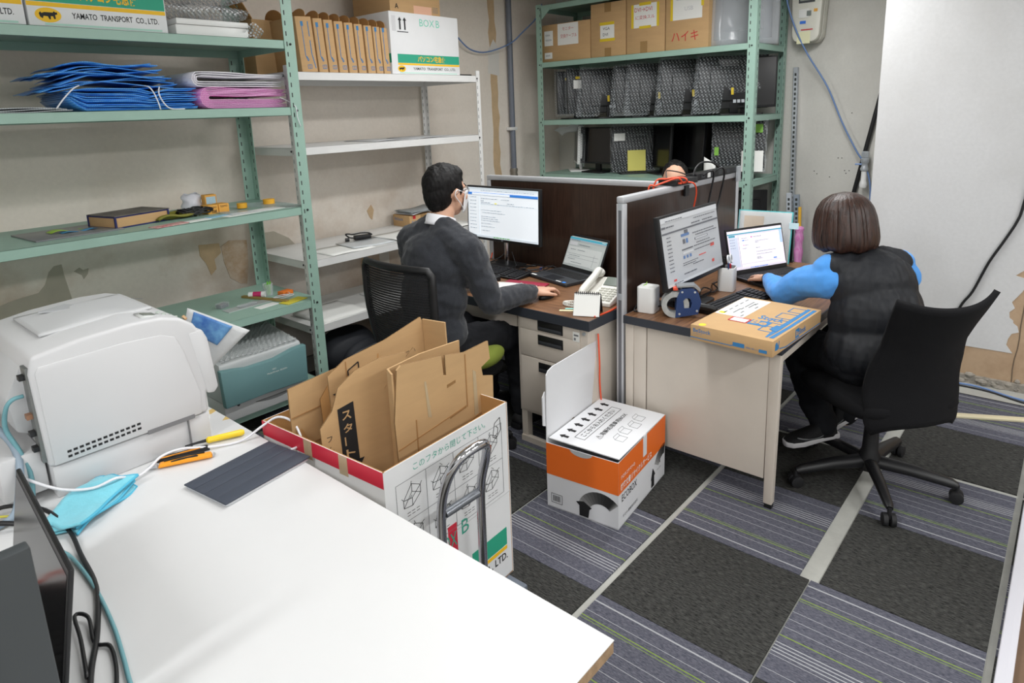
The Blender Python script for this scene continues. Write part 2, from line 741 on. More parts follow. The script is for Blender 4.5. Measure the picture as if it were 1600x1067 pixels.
struct(B().bx(-2.72, 5.32, -2.72, 4.02, CEIL, CEIL + 0.1).build('ceiling', CEILM))

# white wallpaper on the jutting wall: stops above the bare board at the bottom and is torn along its right side
rnd = random.Random(3)
poly = [(0.93, 0.205), (0.93, CEIL), (-2.5, CEIL), (-2.5, 1.12), (-0.6, 1.1), (-0.2, 1.06), (0.06, 1.02)]
edge = []
z = 0.95
while z > 0.24:
    k = (0.95 - z) / 0.7
    edge.append((0.13 + 0.045 * k + rnd.uniform(-0.012, 0.03) + (0.03 if rnd.random() < 0.3 else 0), z))
    z -= rnd.uniform(0.012, 0.035)
poly += edge + [(0.175, 0.21)]
b = B()
b.prism([(a, c) for a, c in poly], 'x', BUMP_X - 0.0025, BUMP_X)
lab(b.build('wallpaper', WC, wall_right), 'white wallpaper torn along its right edge')
b = B()
b.bx(BUMP_X - 0.002, WALL_X - 0.001, 0.93, 0.933, 0.0, CEIL)
b.build('wall_return', WC, wall_right)
# crumbled concrete strip along the foot of the wall
RUB = mat('crumbled_concrete', (150, 144, 134), 0.95, var=0.3, scale=30, bump=0.6, bscale=70)
b = B()
rnd = random.Random(5)
for i in range(150):
    y = -0.6 + 1.53 * rnd.random()
    s_ = rnd.uniform(0.008, 0.022)
    b.ell((BUMP_X - rnd.uniform(0, 0.03), y, rnd.uniform(0.0, 0.055)), (s_, s_ * rnd.uniform(0.8, 1.5), s_ * 0.8), 6, 4)
b.bx(BUMP_X - 0.025, BUMP_X, -0.6, 0.93, 0, 0.045)
b.build('rubble_strip', RUB, wall_right, kind='stuff')
b = B().bx(BUMP_X - 0.20, BUMP_X - 0.02, -0.6, 0.93, -0.0055, 0.001)
b.build('screed_strip', CONC, wall_right)
b = B()
zz = 0.0
pts = []
while zz < 1.0:
    pts.append((BUMP_X - 0.001, 0.125 + 0.045 * (1 - zz) + rnd.uniform(-0.006, 0.006), zz))
    zz += 0.06
b.tube(pts, 0.0025, 5)
b.build('crack', mat('crack_dark', (110, 96, 80), 0.9), wall_right)

# wall patches on the left wall: bare strips and glue marks with shapes of their own
PATCH = mat('bare_board_patch', (206, 178, 142), 0.9, var=0.1, scale=12)
GLUE = mat('old_glue_patch', (186, 178, 162), 0.85, var=0.08)


NP = [0]


def wpatch(poly, m_, name='torn_patch'):
    NP[0] += 1
    return B().prism(poly, 'y', WALL_Y - 0.0008 - 0.0004 * NP[0], WALL_Y).build(name, m_, wall_left)


rnd = random.Random(8)
strip = [(4.245, 0.9), (4.335, 0.9)] + [(4.335 + rnd.uniform(-0.012, 0.012), 0.95 + 0.1 * i) for i in range(19)] + \
        [(4.25 + rnd.uniform(-0.01, 0.01), 2.75 - 0.1 * i) for i in range(19)]
wpatch(strip, PATCH)
wpatch([(4.22, 1.92), (4.36, 1.90), (4.37, 2.12), (4.30, 2.2), (4.23, 2.1)], mat('filler_patch', (226, 222, 216), 0.9))
wpatch([(0.661, 0.766), (0.728, 0.782), (0.823, 0.793), (0.856, 0.828), (0.882, 0.889), (0.908, 0.914), (0.942, 0.917), (0.945, 0.859), (0.957, 0.754), (0.964, 0.69), (0.649, 0.698)], GLUE)
wpatch([(0.5, 0.74), (0.661, 0.766), (0.649, 0.698), (0.5, 0.69)], GLUE)
wpatch([(0.989, 0.87), (1.018, 0.885), (1.033, 0.868), (1.058, 0.873), (1.05, 0.844), (1.028, 0.82), (1.023, 0.842)], GLUE)
wpatch([(1.637, 0.894), (1.759, 0.884), (1.763, 0.824), (1.719, 0.793), (1.723, 0.732), (1.687, 0.7), (1.667, 0.775), (1.636, 0.828)], PATCH)
wpatch([(1.768, 0.863), (1.82, 0.89), (1.90, 0.88), (1.933, 0.874), (1.925, 0.70), (1.90, 0.60), (1.86, 0.61), (1.80, 0.66), (1.775, 0.76)], mat('brown_stain', (196, 160, 124), 0.9, c2=(220, 202, 182), scale=26))
wpatch([(2.05, 0.9), (2.12, 0.9), (2.22, 0.84), (2.30, 0.74), (2.05, 0.74)], GLUE)
wpatch([(2.78, 0.35), (2.84, 0.35), (2.86, 0.7), (2.80, 0.72), (2.77, 0.55)], PATCH)
wpatch([(2.93, 0.25), (3.02, 0.25), (3.03, 0.72), (2.94, 0.72)], mat('filler_strip', (222, 216, 206), 0.9))
wpatch([(2.86, 0.93), (2.90, 0.97), (2.92, 0.93), (2.9, 0.86), (2.88, 0.88)], PATCH)
# small drilled holes in the back wall
b = B()
for y, z in ((1.31, 1.09), (1.28, 1.09), (1.30, 1.07), (1.41, 1.04), (1.52, 1.08), (1.50, 1.06), (1.36, 1.18), (1.335, 1.18), (1.29, 1.5)):
    b.ell((WALL_X, y, z), (0.002, 0.004, 0.004), 8, 4)
b.build('drilled_holes', INK, wall_back, kind='stuff')

# ------------------------------------------------------------------ ceiling lamps (above the frame)
for i, (x, y, kw) in enumerate(LAMPS):
    t = T('ceiling_lamp', 'white twin-tube ceiling lamp mounted above the picture', 'ceiling lamp',
          (x, y, CEIL - 0.09), 0, 'ceiling lamps')
    B().bx(-0.64, 0.64, -0.13, 0.13, 0.05, 0.089).build('housing', WPLAS, t)
    TU = mat('lamp_tube', (255, 250, 240), 0.3, emit=3.0)
    for s_ in (-0.06, 0.06):
        B().tube([(-0.6, s_, 0.03), (0.6, s_, 0.03)], 0.013, 10).build('tube', TU, t, smooth=True)
    l = lamp_light(x, y, kw)
    l.parent = t
    l.location = (0, 0, 0.005)


# ------------------------------------------------------------------ steel racks
def rack(name, label, M, loc, rz, W, D, H, zs, pw, lip, group=None, slotw=0.006, slots=True):
    t = T(name, label, 'rack', loc, rz, group)
    for k, (x, y, sx, sy) in enumerate(((0, 0, 1, 1), (W, 0, -1, 1), (W, D, -1, -1), (0, D, 1, -1))):
        th = 0.003
        pl = [(x, y), (x + sx * pw, y), (x + sx * pw, y + sy * th), (x + sx * th, y + sy * th), (x + sx * th, y + sy * pw), (x, y + sy * pw)]
        po = B().prism(pl, 'z', 0, H).build('post', M, t)
        if slots:
            b = B()
            zz = 0.06
            while zz < H - 0.04:
                xa = x + sx * pw * 0.76
                ya = y + sy * pw * 0.70
                for e in (y - 0.0004 * sy, y + sy * (th + 0.0004)):
                    b.bx(xa - slotw / 2, xa + slotw / 2, min(e, e + 0.0002), max(e, e + 0.0002), zz, zz + 0.022)
                for e in (x - 0.0004 * sx, x + sx * (th + 0.0004)):
                    b.bx(min(e, e + 0.0002), max(e, e + 0.0002), ya - slotw / 2, ya + slotw / 2, zz, zz + 0.022)
                zz += 0.05
            o = b.build('slots', SLOT if M == GREEN else mat('slot_grey', (118, 118, 116), 0.8), po, kind='stuff')
    for z in zs:
        b = B()
        e = 0.004
        b.bx(e, W - e, e, D - e, z - 0.003, z)
        b.bx(e, W - e, e, e + 0.0025, z - lip, z)
        b.bx(e, W - e, D - e - 0.0025, D - e, z - lip, z)
        b.bx(e, e + 0.0025, e, D - e, z - lip, z)
        b.bx(W - e - 0.0025, W - e, e, D - e, z - lip, z)
        b.bx(e, W - e, e, e + 0.014, z - lip, z - lip + 0.0025)
        sh = b.build('shelf', M, t, bevel=0.0012, seg=1)
        bb = B()
        for bxp in (0.028, W - 0.028):
            bb.tube([(bxp, 0.0005 - 0.004, z - lip * 0.45), (bxp, 0.004, z - lip * 0.45)], 0.006, 8)
        bb.tube([(-0.003, 0.04, z - lip * 0.45), (0.004, 0.04, z - lip * 0.45)], 0.006, 8)
        bb.build('bolts', BLACKM, sh, kind='stuff')
    return t


GZ = [0.135, 0.632, 1.145, 1.662, 1.989]
rack('steel_rack', 'sage green steel rack along the left wall holding blue bubble bags and a teal printer', GREEN, (0.10, 3.10, 0), 0, 1.82, 0.60, 2.42, GZ, 0.060, 0.042)
# short stiffening plate at the post foot
WZ = [0.408, 0.80, 1.445, 1.852]
rack('shelf_unit', 'white slotted-angle shelf unit between the green rack and the room corner', WRACK, (1.965, 3.28, 0), 0, 1.495, 0.585, 1.885, WZ, 0.035, 0.045, slotw=0.005)
BZ = [0.55, 1.055, 1.513, 1.993]
rk = rack('steel_rack', 'sage green steel rack against the back wall filled with monitors and cartons', GREEN, (4.55, 3.63, 0), -PI / 2, 1.88, 0.60, 2.46, BZ + [2.45], 0.058, 0.042)
b = B()
b.prism([(0.052, 2.43), (0.17, 2.43), (0.052, 2.33)], 'y', 0.0, 0.004)
b.build('corner_gusset', GREEN, rk)
B().prism([(1.828, 2.43), (1.71, 2.43), (1.828, 2.33)], 'y', 0.0, 0.004).build('corner_gusset', GREEN, rk)

# ------------------------------------------------------------------ desks and partitions
t = T('office_desk', 'beige steel desk with brown wood top where the person in the black vest sits', 'desk', (2.40, 0.775, 0))
b = B().bx(0.004, 1.396, 0.004, 0.686, 0.672, 0.70)
b.build('tabletop', WOODX, t)
b = B()
b.bx(0, 1.4, 0, 0.004, 0.664, 0.6995).bx(0, 1.4, 0.686, 0.69, 0.664, 0.6995).bx(0, 0.004, 0.004, 0.686, 0.664, 0.6995).bx(1.396, 1.4, 0.004, 0.686, 0.664, 0.6995)
b.bx(0.004, 1.396, 0.004, 0.686, 0.664, 0.671)
b.build('edge_band', EDGEB, t)
for x in (0.015, 1.345):
    for y in (0.008, 0.645):
        l = B().prism([(y, 0.664), (y + 0.044, 0.664), (y + 0.04, 0.02), (y + 0.006, 0.02)], 'x', x, x + 0.034).build('leg', DESKP, t, bevel=0.003)
        B().bx(x + 0.004, x + 0.03, y + 0.008, y + 0.036, 0, 0.021).build('foot', BLACK, l)
B().bx(0.018, 0.034, 0.052, 0.58, 0.125, 0.664).build('side_panel', DESKP, t, bevel=0.002)
B().bx(0.016, 0.034, 0.584, 0.645, 0.10, 0.664).build('side_panel', DESKP, t, bevel=0.002)
B().bx(1.35, 1.366, 0.052, 0.645, 0.125, 0.664).build('side_panel', DESKP, t)
B().bx(0.05, 1.34, 0.655, 0.667, 0.2, 0.664).build('back_panel', DESKP, t)
b = B().bx(0.06, 1.33, 0.03, 0.06, 0.60, 0.655)
b.build('front_rail', DESKP, t)

# pedestal desk of the person in the grey cardigan
t = T('office_desk', 'beige steel desk with three-drawer pedestal and brown wood top, left of the partition', 'desk', (2.235, 1.535, 0))
B().bx(0.004, 0.696, 0.004, 1.246, 0.672, 0.70).build('tabletop', WOOD, t)
b = B()
b.bx(0, 0.7, 0, 0.004, 0.655, 0.6995).bx(0, 0.7, 1.246, 1.25, 0.655, 0.6995).bx(0, 0.004, 0.004, 1.246, 0.655, 0.6995).bx(0.696, 0.7, 0.004, 1.246, 0.655, 0.6995)
b.bx(0.004, 0.696, 0.004, 1.246, 0.655, 0.671)
b.build('edge_band', EDGEB, t)
ped = B().bx(0.022, 0.66, 0.022, 0.425, 0.165, 0.655).build('pedestal', DESKP, t, bevel=0.003)
for z0, z1, lz in ((0.598, 0.648, 0.626), (0.462, 0.594, 0.557), (0.182, 0.458, 0.42)):
    d = B().bx(0.012, 0.022, 0.06, 0.405, z0 - 0.004 if z0 > 0.59 else z0, z1).build('drawer', DESKP, t, bevel=0.0025)
    h = B()
    h.bx(0.0085, 0.0125, 0.15, 0.295, lz - 0.024, lz + 0.024)
    hb = h.build('handle', BLACK, d, bevel=0.002)
    B().bx(0.004, 0.009, 0.156, 0.289, lz - 0.02, lz - 0.004).build('handle_cup', DGREY, d, bevel=0.002)
    if z0 > 0.59:
        lb = decal(rect(0, 0.036, 0, 0.045), PAPER, d, (0.012, 0.095, 0.59), (0, -1, 0), (0, 0, 1), 'sticker')
        decal(rect(0.006, 0.016, 0.006, 0.018), INKG, d, (0.0113, 0.095, 0.59), (0, -1, 0), (0, 0, 1), 'code_mark')
        decal(rect(0.006, 0.03, 0.026, 0.034), INKG, d, (0.0113, 0.095, 0.59), (0, -1, 0), (0, 0, 1), 'code_mark')
b = B().tube([(0.014, 0.04, 0.632), (0.022, 0.04, 0.632)], 0.008, 10)
b.build('lock', STEEL, t)
B().bx(0.03, 0.4, 0.44, 1.1, 0.585, 0.652).build('pencil_drawer', DESKP, t, bevel=0.003)
for x in (0.03, 0.63):
    for y in (0.03, 0.39, 1.19):
        B().bx(x, x + 0.035, y, y + 0.035, 0.0, 0.655 if y > 1 else 0.166).build('leg', DESKP, t)
B().bx(0.022, 0.045, 0.022, 0.425, 0.0, 0.03).build('foot_bar', DESKP, t)
B().bx(0.64, 0.655, 0.43, 1.19, 0.2, 0.655).build('back_panel', DESKP, t)


def partition(label, loc, rz, L, H, front_end=True):
    t = T('partition', label, 'partition', loc, rz)
    w2 = 0.019
    B().bx(0.03, L - 0.03, -0.014, 0.014, 0.05, H - 0.03).build('panel', DWOOD, t)
    B().bx(0, L, -w2, w2, H - 0.03, H).build('top_rail', ALU, t, bevel=0.006)
    B().bx(0.03, L - 0.03, -w2, w2, 0.02, 0.05).build('bottom_rail', ALU, t, bevel=0.004)
    for x in (0, L - 0.03):
        b = B().bx(x, x + 0.03, -w2, w2, 0.0, H - 0.03)
        e = b.build('end_post', ALU, t, bevel=0.004)
        g = B()
        s_ = -0.0006 if x == 0 else 0.0306
        g.bx(x + s_, x + s_ + 0.0005, -0.008, 0.008, 0.02, H - 0.04)
        g.build('groove', mat('groove_grey', (120, 122, 128), 0.5, 0.5), e)
        for zz in (0.17, H * 0.62, H - 0.06):
            B().bx(x + s_ - 0.001, x + s_ + 0.002, -0.01, 0.01, zz, zz + 0.03).build('clip', STEEL, e)
    return t


partition('dark wood laminate partition between the two desks with orange cables hung over its top', (2.425, 1.497, 0), R(-0.8), 1.21, 1.222)
partition('dark wood laminate partition standing behind the monitor of the man in the cardigan', (3.035, 1.54, 0), R(92.5), 1.25, 1.22)

# ------------------------------------------------------------------ white work table in the foreground
WT = mat('white_tabletop', (216, 216, 216), 0.35, var=0.015, scale=3)
t = T('work_table', 'large white work table with chipped particleboard edge in the foreground', 'table', (0.823, 0.52, 0))
B().bx(-1.5, 0, 0, 2.2, 0.6985, 0.70).build('white_laminate', WT, t)
EDGE = mat('particle_edge', (150, 124, 96), 0.9, var=0.25, scale=60, bump=0.3)
B().bx(-1.5, -0.001, 0.001, 2.199, 0.674, 0.6985).build('tabletop', EDGE, t)
for x in (-1.45, -0.09):
    for y in (0.05, 2.11):
        B().bx(x, x + 0.045, y, y + 0.045, 0, 0.674).build('leg', mat('table_leg', (196, 160, 110), 0.6), t)
B().bx(-1.4, -0.06, 0.055, 0.08, 0.6, 0.674).build('apron', mat('table_leg', (196, 160, 110), 0.6), t)
b = B()
b.prism([(-0.035, 1.49), (-0.02, 1.475), (0.0003, 1.485), (0.0003, 1.51), (-0.02, 1.505)], 'z', 0.699, 0.7004)
b.prism([(-0.02, 1.40), (0.0003, 1.392), (0.0003, 1.42)], 'z', 0.699, 0.7004)
b.build('chipped_spots', mat('chip_tan', (206, 176, 110), 0.9), t, kind='stuff')

# threshold rails at the right edge of the carpet
t = T('floor_threshold', 'pair of white floor rails with a brown strip between them at the right edge', 'threshold', (1.0, 0.0, 0))
B().rbx(0, 3.25, -0.016, 0.024, -0.005, 0.034, 0.004).build('rail', mat('rail_lilac', (206, 205, 212), 0.35), t, bevel=0.012, seg=3)
B().rbx(0, 3.25, -0.16, -0.105, -0.005, 0.04, 0.004).build('rail', WPLAS, t, bevel=0.012, seg=3)
B().bx(0, 3.25, -0.105, -0.016, -0.0055, 0.006).build('wood_strip', mat('threshold_wood', (112, 88, 68), 0.6, var=0.15), t)
o = B().bx(-0.6, 0.6, -0.022, 0.022, 0, 0.012).build('floor_batten', mat('cream_batten', (214, 204, 172), 0.5), None, bevel=0.003, loc=(3.78, 0.33, 0.0), rz=R(-63))
tag(o, 'cream batten lying across the carpet behind the right-hand chair', 'batten')

# ------------------------------------------------------------------ office chairs


def star_base(t, r=0.31, a0=0.0):
    hub = B().lathe([(0.03, 0.06), (0.045, 0.065), (0.045, 0.12), (0.032, 0.15), (0.028, 0.26), (0.022, 0.26), (0.022, 0.40), (0.02, 0.40)], 18).build('gas_lift', BLACK, t, smooth=True)
    for k in range(5):
        a = a0 + 2 * PI * k / 5
        d = Vector((math.cos(a), math.sin(a), 0))
        q = Vector((-d.y, d.x, 0))
        pts = [d * 0.03 + Vector((0, 0, 0.10)), d * r * 0.5 + Vector((0, 0, 0.095)), d * (r - 0.02) + Vector((0, 0, 0.078)), d * r + Vector((0, 0, 0.072))]
        B().tube(pts, [0.030, 0.027, 0.021, 0.014], 10, flat=0.8).build('base_arm', BLACK, t, smooth=True)
        cb = B()
        c = d * r
        for s_ in (-0.014, 0.014):
            ctr = c + q * s_ + Vector((0, 0, 0.0255))
            cb.tube([ctr - q * 0.010, ctr - q * 0.008, ctr + q * 0.008, ctr + q * 0.010], [0.02, 0.0255, 0.0255, 0.02], 14)
        cb.tube([c + Vector((0, 0, 0.03)), c + Vector((0, 0, 0.075))], 0.008, 8)
        cb.build('castor', BLACKM, t, smooth=True)


def mesh_fabric(n, c, scale=420.0, alpha=0.72):
    M = mat(n, c, 0.8)
    nt, p, new, link = nodes_of(M)
    tc = new('ShaderNodeTexCoord')
    wv = new('ShaderNodeTexWave')
    wv.bands_direction = 'Z'
    wv.inputs['Scale'].default_value = scale / 6.28
    link(tc.outputs['Object'], wv.inputs['Vector'])
    rp = new('ShaderNodeValToRGB')
    rp.color_ramp.elements[0].position = 0.35
    rp.color_ramp.elements[1].position = 0.5
    rp.color_ramp.elements[0].color = (alpha * 0.72, alpha * 0.72, alpha * 0.72, 1)
    rp.color_ramp.elements[1].color = (1, 1, 1, 1)
    link(wv.outputs[0], rp.inputs[0])
    link(rp.outputs[0], p.inputs['Alpha'])
    return M


FAB = mat('black_chair_fabric', (19, 19, 21), 0.95, bump=0.25, bscale=500, spec=0.2)
MESHB = mesh_fabric('black_chair_mesh', (30, 30, 32), 170.0, 0.62)


def seat_cushion(t, z=0.44, mt=FAB):
    def prof(k):
        return [(math.cos(a) * abs(math.cos(a)) ** -0.35 if False else 0, 0) for a in ()]
    b = B()
    rings = []
    n = 32
    for (s_, zz) in ((0.80, z - 0.035), (0.96, z - 0.03), (1.0, z - 0.005), (0.985, z + 0.02), (0.9, z + 0.036), (0.6, z + 0.042), (0.2, z + 0.042)):
        for k in range(n):
            a = 2 * PI * k / n
            e = 0.45
            cx = math.copysign(abs(math.cos(a)) ** e, math.cos(a)) * 0.235 * s_
            cy = math.copysign(abs(math.sin(a)) ** e, math.sin(a)) * 0.24 * s_
            rings.append((cx, cy, zz - (0.02 * max(0, cx / 0.235) ** 3 if zz > z else 0)))
    f = []
    m_ = 7
    for i in range(m_ - 1):
        for k in range(n):
            l = (k + 1) % n
            f.append((i * n + k, i * n + l, (i + 1) * n + l, (i + 1) * n + k))
    f.append(tuple(range(n))[::-1])
    f.append(tuple(range((m_ - 1) * n, m_ * n)))
    b.add(rings, f)
    return b.build('seat', mt, t, smooth='all')


# chair of the person in the vest: tall upholstered back flaring at the top corners (local +x = facing)
t = T('office_chair', 'black swivel chair with tall flared fabric back, occupied by the person in the vest', 'chair', (2.87, 0.545, 0), R(52))
star_base(t, 0.315, R(10))
seat_cushion(t, 0.43)
B().bx(-0.12, 0.10, -0.09, 0.09, 0.375, 0.40).build('seat_plate', BLACK, t, bevel=0.01)


def backfn(thick):
    def half(zz):   # half width by height
        ks = [(0.36, 0.16), (0.40, 0.195), (0.48, 0.205), (0.62, 0.195), (0.70, 0.175), (0.76, 0.183), (0.82, 0.195), (0.91, 0.205)]
        for (a, p), (c, q) in zip(ks, ks[1:]):
            if zz <= c:
                k = (zz - a) / (c - a)
                return p + (q - p) * max(0, k)
        return ks[-1][1]

    def fn(u, v):
        zt = 0.375 + v * 0.50
        s_ = (u - 0.5) * 2
        hw = half(zt)
        y = s_ * hw
        # concave: sides come forward; top leans back; corners rise
        x = -0.24 + 0.055 * s_ * s_ - 0.16 * max(0, v - 0.25) ** 1.4 + 0.03 * math.sin(v * PI)
        zz = zt + (0.035 * abs(s_) ** 2.2) * v ** 4 - (0.03 * s_ ** 4 if v < 0.12 else 0)
        return (x, y, zz)
    return fn


b = B().sheet(backfn(0), 22, 26, 0.022)
b.build('backrest', FAB, t, smooth='all')
B().tube([(-0.06, 0, 0.385), (-0.15, 0, 0.388), (-0.205, 0, 0.40), (-0.222, 0, 0.43)], [0.028, 0.03, 0.022, 0.012], 10, flat=1.4).build('back_bracket', BLACK, t, smooth='all')

# chair of the man: mesh back in a black frame
t = T('office_chair', 'black swivel chair with ribbed mesh back, occupied by the man in the cardigan', 'chair', (1.97, 2.19, 0), R(1))
star_base(t, 0.31, R(20))
seat_cushion(t, 0.43)
B().bx(-0.12, 0.10, -0.09, 0.09, 0.375, 0.40).build('seat_plate', BLACK, t, bevel=0.01)


def mback(u, v):
    s_ = (u - 0.5) * 2
    hw = 0.195 + 0.025 * math.sin(min(1, v * 1.1) * PI * 0.6)
    z = 0.50 + v * 0.47
    return (-0.225 + 0.04 * s_ * s_ - 0.05 * v - 0.02 * math.sin(v * PI), s_ * hw, z)


B().sheet(lambda u, v: mback(0.04 + 0.92 * u, 0.04 + 0.92 * v), 16, 20, 0.003).build('mesh_panel', MESHB, t, smooth='all')
loop = [mback(0.02, 0.03)] + [mback(0.0, v) for v in (0.1, 0.25, 0.4, 0.55, 0.7, 0.85, 0.95)] + [mback(u, 1.0) for u in (0.04, 0.15, 0.35, 0.5, 0.65, 0.85, 0.96)] + \
       [mback(1.0, v) for v in (0.95, 0.85, 0.7, 0.55, 0.4, 0.25, 0.1)] + [mback(0.98, 0.03)] + [mback(u, 0.0) for u in (0.85, 0.65, 0.5, 0.35, 0.15)]
B().tube(loop, 0.017, 8, closed=True).build('back_frame', BLACK, t, smooth='all')
B().tube([(-0.05, 0, 0.385), (-0.16, 0, 0.39), (-0.22, 0, 0.42), (-0.235, 0, 0.50)], [0.028, 0.03, 0.028, 0.024], 10, flat=1.6).build('back_bracket', BLACK, t, smooth='all')
b = B()
for s_ in (-1, 1):
    b.tube([(-0.235, 0, 0.48), (-0.23, s_ * 0.10, 0.485), (-0.195, s_ * 0.19, 0.52)], 0.015, 8)
b.build('lower_brace', BLACK, t, smooth='all')

# ------------------------------------------------------------------ cartons


def face(size, f):
    lx, ly, lz = size
    return {'-y': ((-lx / 2, -ly / 2, 0), (1, 0, 0), (0, 0, 1)), '-x': ((-lx / 2, ly / 2, 0), (0, -1, 0), (0, 0, 1)),
            '+z': ((-lx / 2, -ly / 2, lz), (1, 0, 0), (0, 1, 0))}[f]


def fpt(size, f, u, v):
    o, r_, u_ = face(size, f)
    return (Vector(o) + Vector(r_) * u + Vector(u_) * v), r_, u_


TAPE = mat('packing_tape', (176, 140, 92), 0.25, alpha=0.75)
TAPEC = mat('clear_tape', (216, 196, 160), 0.2, alpha=0.55)


def carton(name, label, size, loc, M=CARD, rz=0.0, group=None, tape=None, rot=None, cat='box'):
    t = T(name, label, cat, loc, rz, group, rot)
    lx, ly, lz = size
    B().bx(-lx / 2, lx / 2, -ly / 2, ly / 2, 0, lz).build('body', M, t, bevel=0.0025)
    if tape:
        f, u0, u1, v0, v1 = tape
        p, r_, u_ = fpt(size, f, 0, 0)
        decal(rect(u0, u1, v0, v1), TAPE, t, p, r_, u_, 'packing_tape')
    return t


def yamato(t, size, s=1.0, u0=0.0, full=True, text_off=0.28):
    W = size[0]
    p, r_, u_ = fpt(size, '-y', 0, 0)
    decal(rect(u0, W - 0.004, 0.098 * s, 0.172 * s), INKT, t, p, r_, u_, 'green_band')
    decal(rect(u0, W - 0.004, 0.080 * s, 0.096 * s), INKY, t, p, r_, u_, 'yellow_band')
    c, _, _ = fpt(size, '-y', W * 0.36, 0.108 * s)
    txt('パソコン宅急便', 0.055 * s, INKY, t, c - Vector((0, 0.0006, 0)), r_, u_, width=W * 0.42, bold=0.02)
    ov = [(W * 0.13 + 0.045 * s * math.cos(a * PI / 12), 0.048 * s + 0.028 * s * math.sin(a * PI / 12)) for a in range(24)]
    decal(ov, INKY, t, p, r_, u_, 'oval_mark')
    k = 0.001 * s
    cat = [(-28, -8), (-20, -14), (-16, -4), (-2, -5), (2, -16), (7, -16), (8, -4), (16, -4), (18, -14), (24, -14), (24, 2), (32, 4), (31, 12), (25, 11), (21, 16), (17, 10), (-12, 10), (-22, 6), (-26, 12), (-31, 4)]
    q = [(W * 0.13 + a * k, 0.048 * s + b_ * k) for a, b_ in cat]
    decal(q, INK, t, p - Vector((0, 0.0005, 0)), r_, u_, 'animal_mark')
    c, _, _ = fpt(size, '-y', W * 0.29, 0.036 * s)
    txt('YAMATO  TRANSPORT  CO., LTD.', 0.027 * s, INK, t, c, r_, u_, width=W * 0.64, bold=0.012)
    decal(rect(W * 0.1, W * 0.95, 0.010 * s, 0.018 * s), mat('pale_green_ink', (176, 214, 200), 0.7), t, p, r_, u_, 'fine_print')


s_ = (0.52, 0.40, 0.34)
t = carton('shipping_box', 'white shipping box with green band and lettering, second from the left on the top shelf', s_, (1.068, 3.36, 1.989), WBOX, group='white shipping boxes')
yamato(t, s_, 1.0, 0.0)
s_ = (0.50, 0.40, 0.34)
t = carton('shipping_box', 'white shipping box with green band cut off by the left picture edge, top shelf', s_, (0.548, 3.36, 1.989), WBOX, group='white shipping boxes')
yamato(t, s_, 1.0, 0.0)
s_ = (0.60, 0.42, 0.375)
t = carton('shipping_box', 'white shipping box marked BOX B beside the row of flat cartons', s_, (3.01, 3.53, 1.852), WBOX, group='white shipping boxes', rz=R(1))
yamato(t, s_, 0.72, 0.05)
p, r_, u_ = fpt(s_, '-y', 0.25, 0.30)
txt('BOX', 0.045, mat('pale_teal_ink', (120, 206, 182), 0.7), t, p, r_, u_)
p, r_, u_ = fpt(s_, '-y', 0.395, 0.30)
txt('B', 0.045, mat('pale_teal_ink', (120, 206, 182), 0.7), t, p, r_, u_)
p, r_, u_ = fpt(s_, '-y', 0, 0)
for k in (0.085, 0.125):
    decal([(k - 0.006, 0.27), (k + 0.006, 0.27), (k + 0.006, 0.325), (k + 0.015, 0.325), (k, 0.345), (k - 0.015, 0.325), (k - 0.006, 0.325)], INK, t, p, r_, u_, 'up_arrow')
decal(rect(0.06, 0.15, 0.255, 0.26), INK, t, p, r_, u_, 'arrow_bar')
decal(rect(0.02, 0.05, 0.26, 0.35), mat('pale_label', (210, 210, 212), 0.7), t, p, r_, u_, 'label')
p, r_, u_ = fpt(s_, '-x', 0, 0)
decal(rect(0.0, 0.42, 0.07, 0.125), INKT, t, p, r_, u_, 'green_band')
s_ = (0.44, 0.36, 0.30)
t = carton('cardboard_box', 'plain brown carton lying on top of the BOX B carton', s_, (2.99, 3.56, 2.2275), CARD, rz=R(2), group='brown cartons on the white unit')
p, r_, u_ = fpt(s_, '-y', 0.04, 0.03)
txt('A', 0.03, INK, t, p, r_, u_, bold=0.02)
p, r_, u_ = fpt(s_, '-y', 0, 0)
decal(rect(0.20, 0.36, 0.005, 0.06), mat('pinkish_label', (226, 178, 150), 0.7), t, p, r_, u_, 'label')
lines([((0.37, 0.03), (0.42, 0.03)), ((0.37, 0.04), (0.42, 0.04)), ((0.37, 0.05), (0.42, 0.05)), ((0.37, 0.06), (0.42, 0.06))], 0.003, INKG, t, p, r_, u_, 'fine_print')

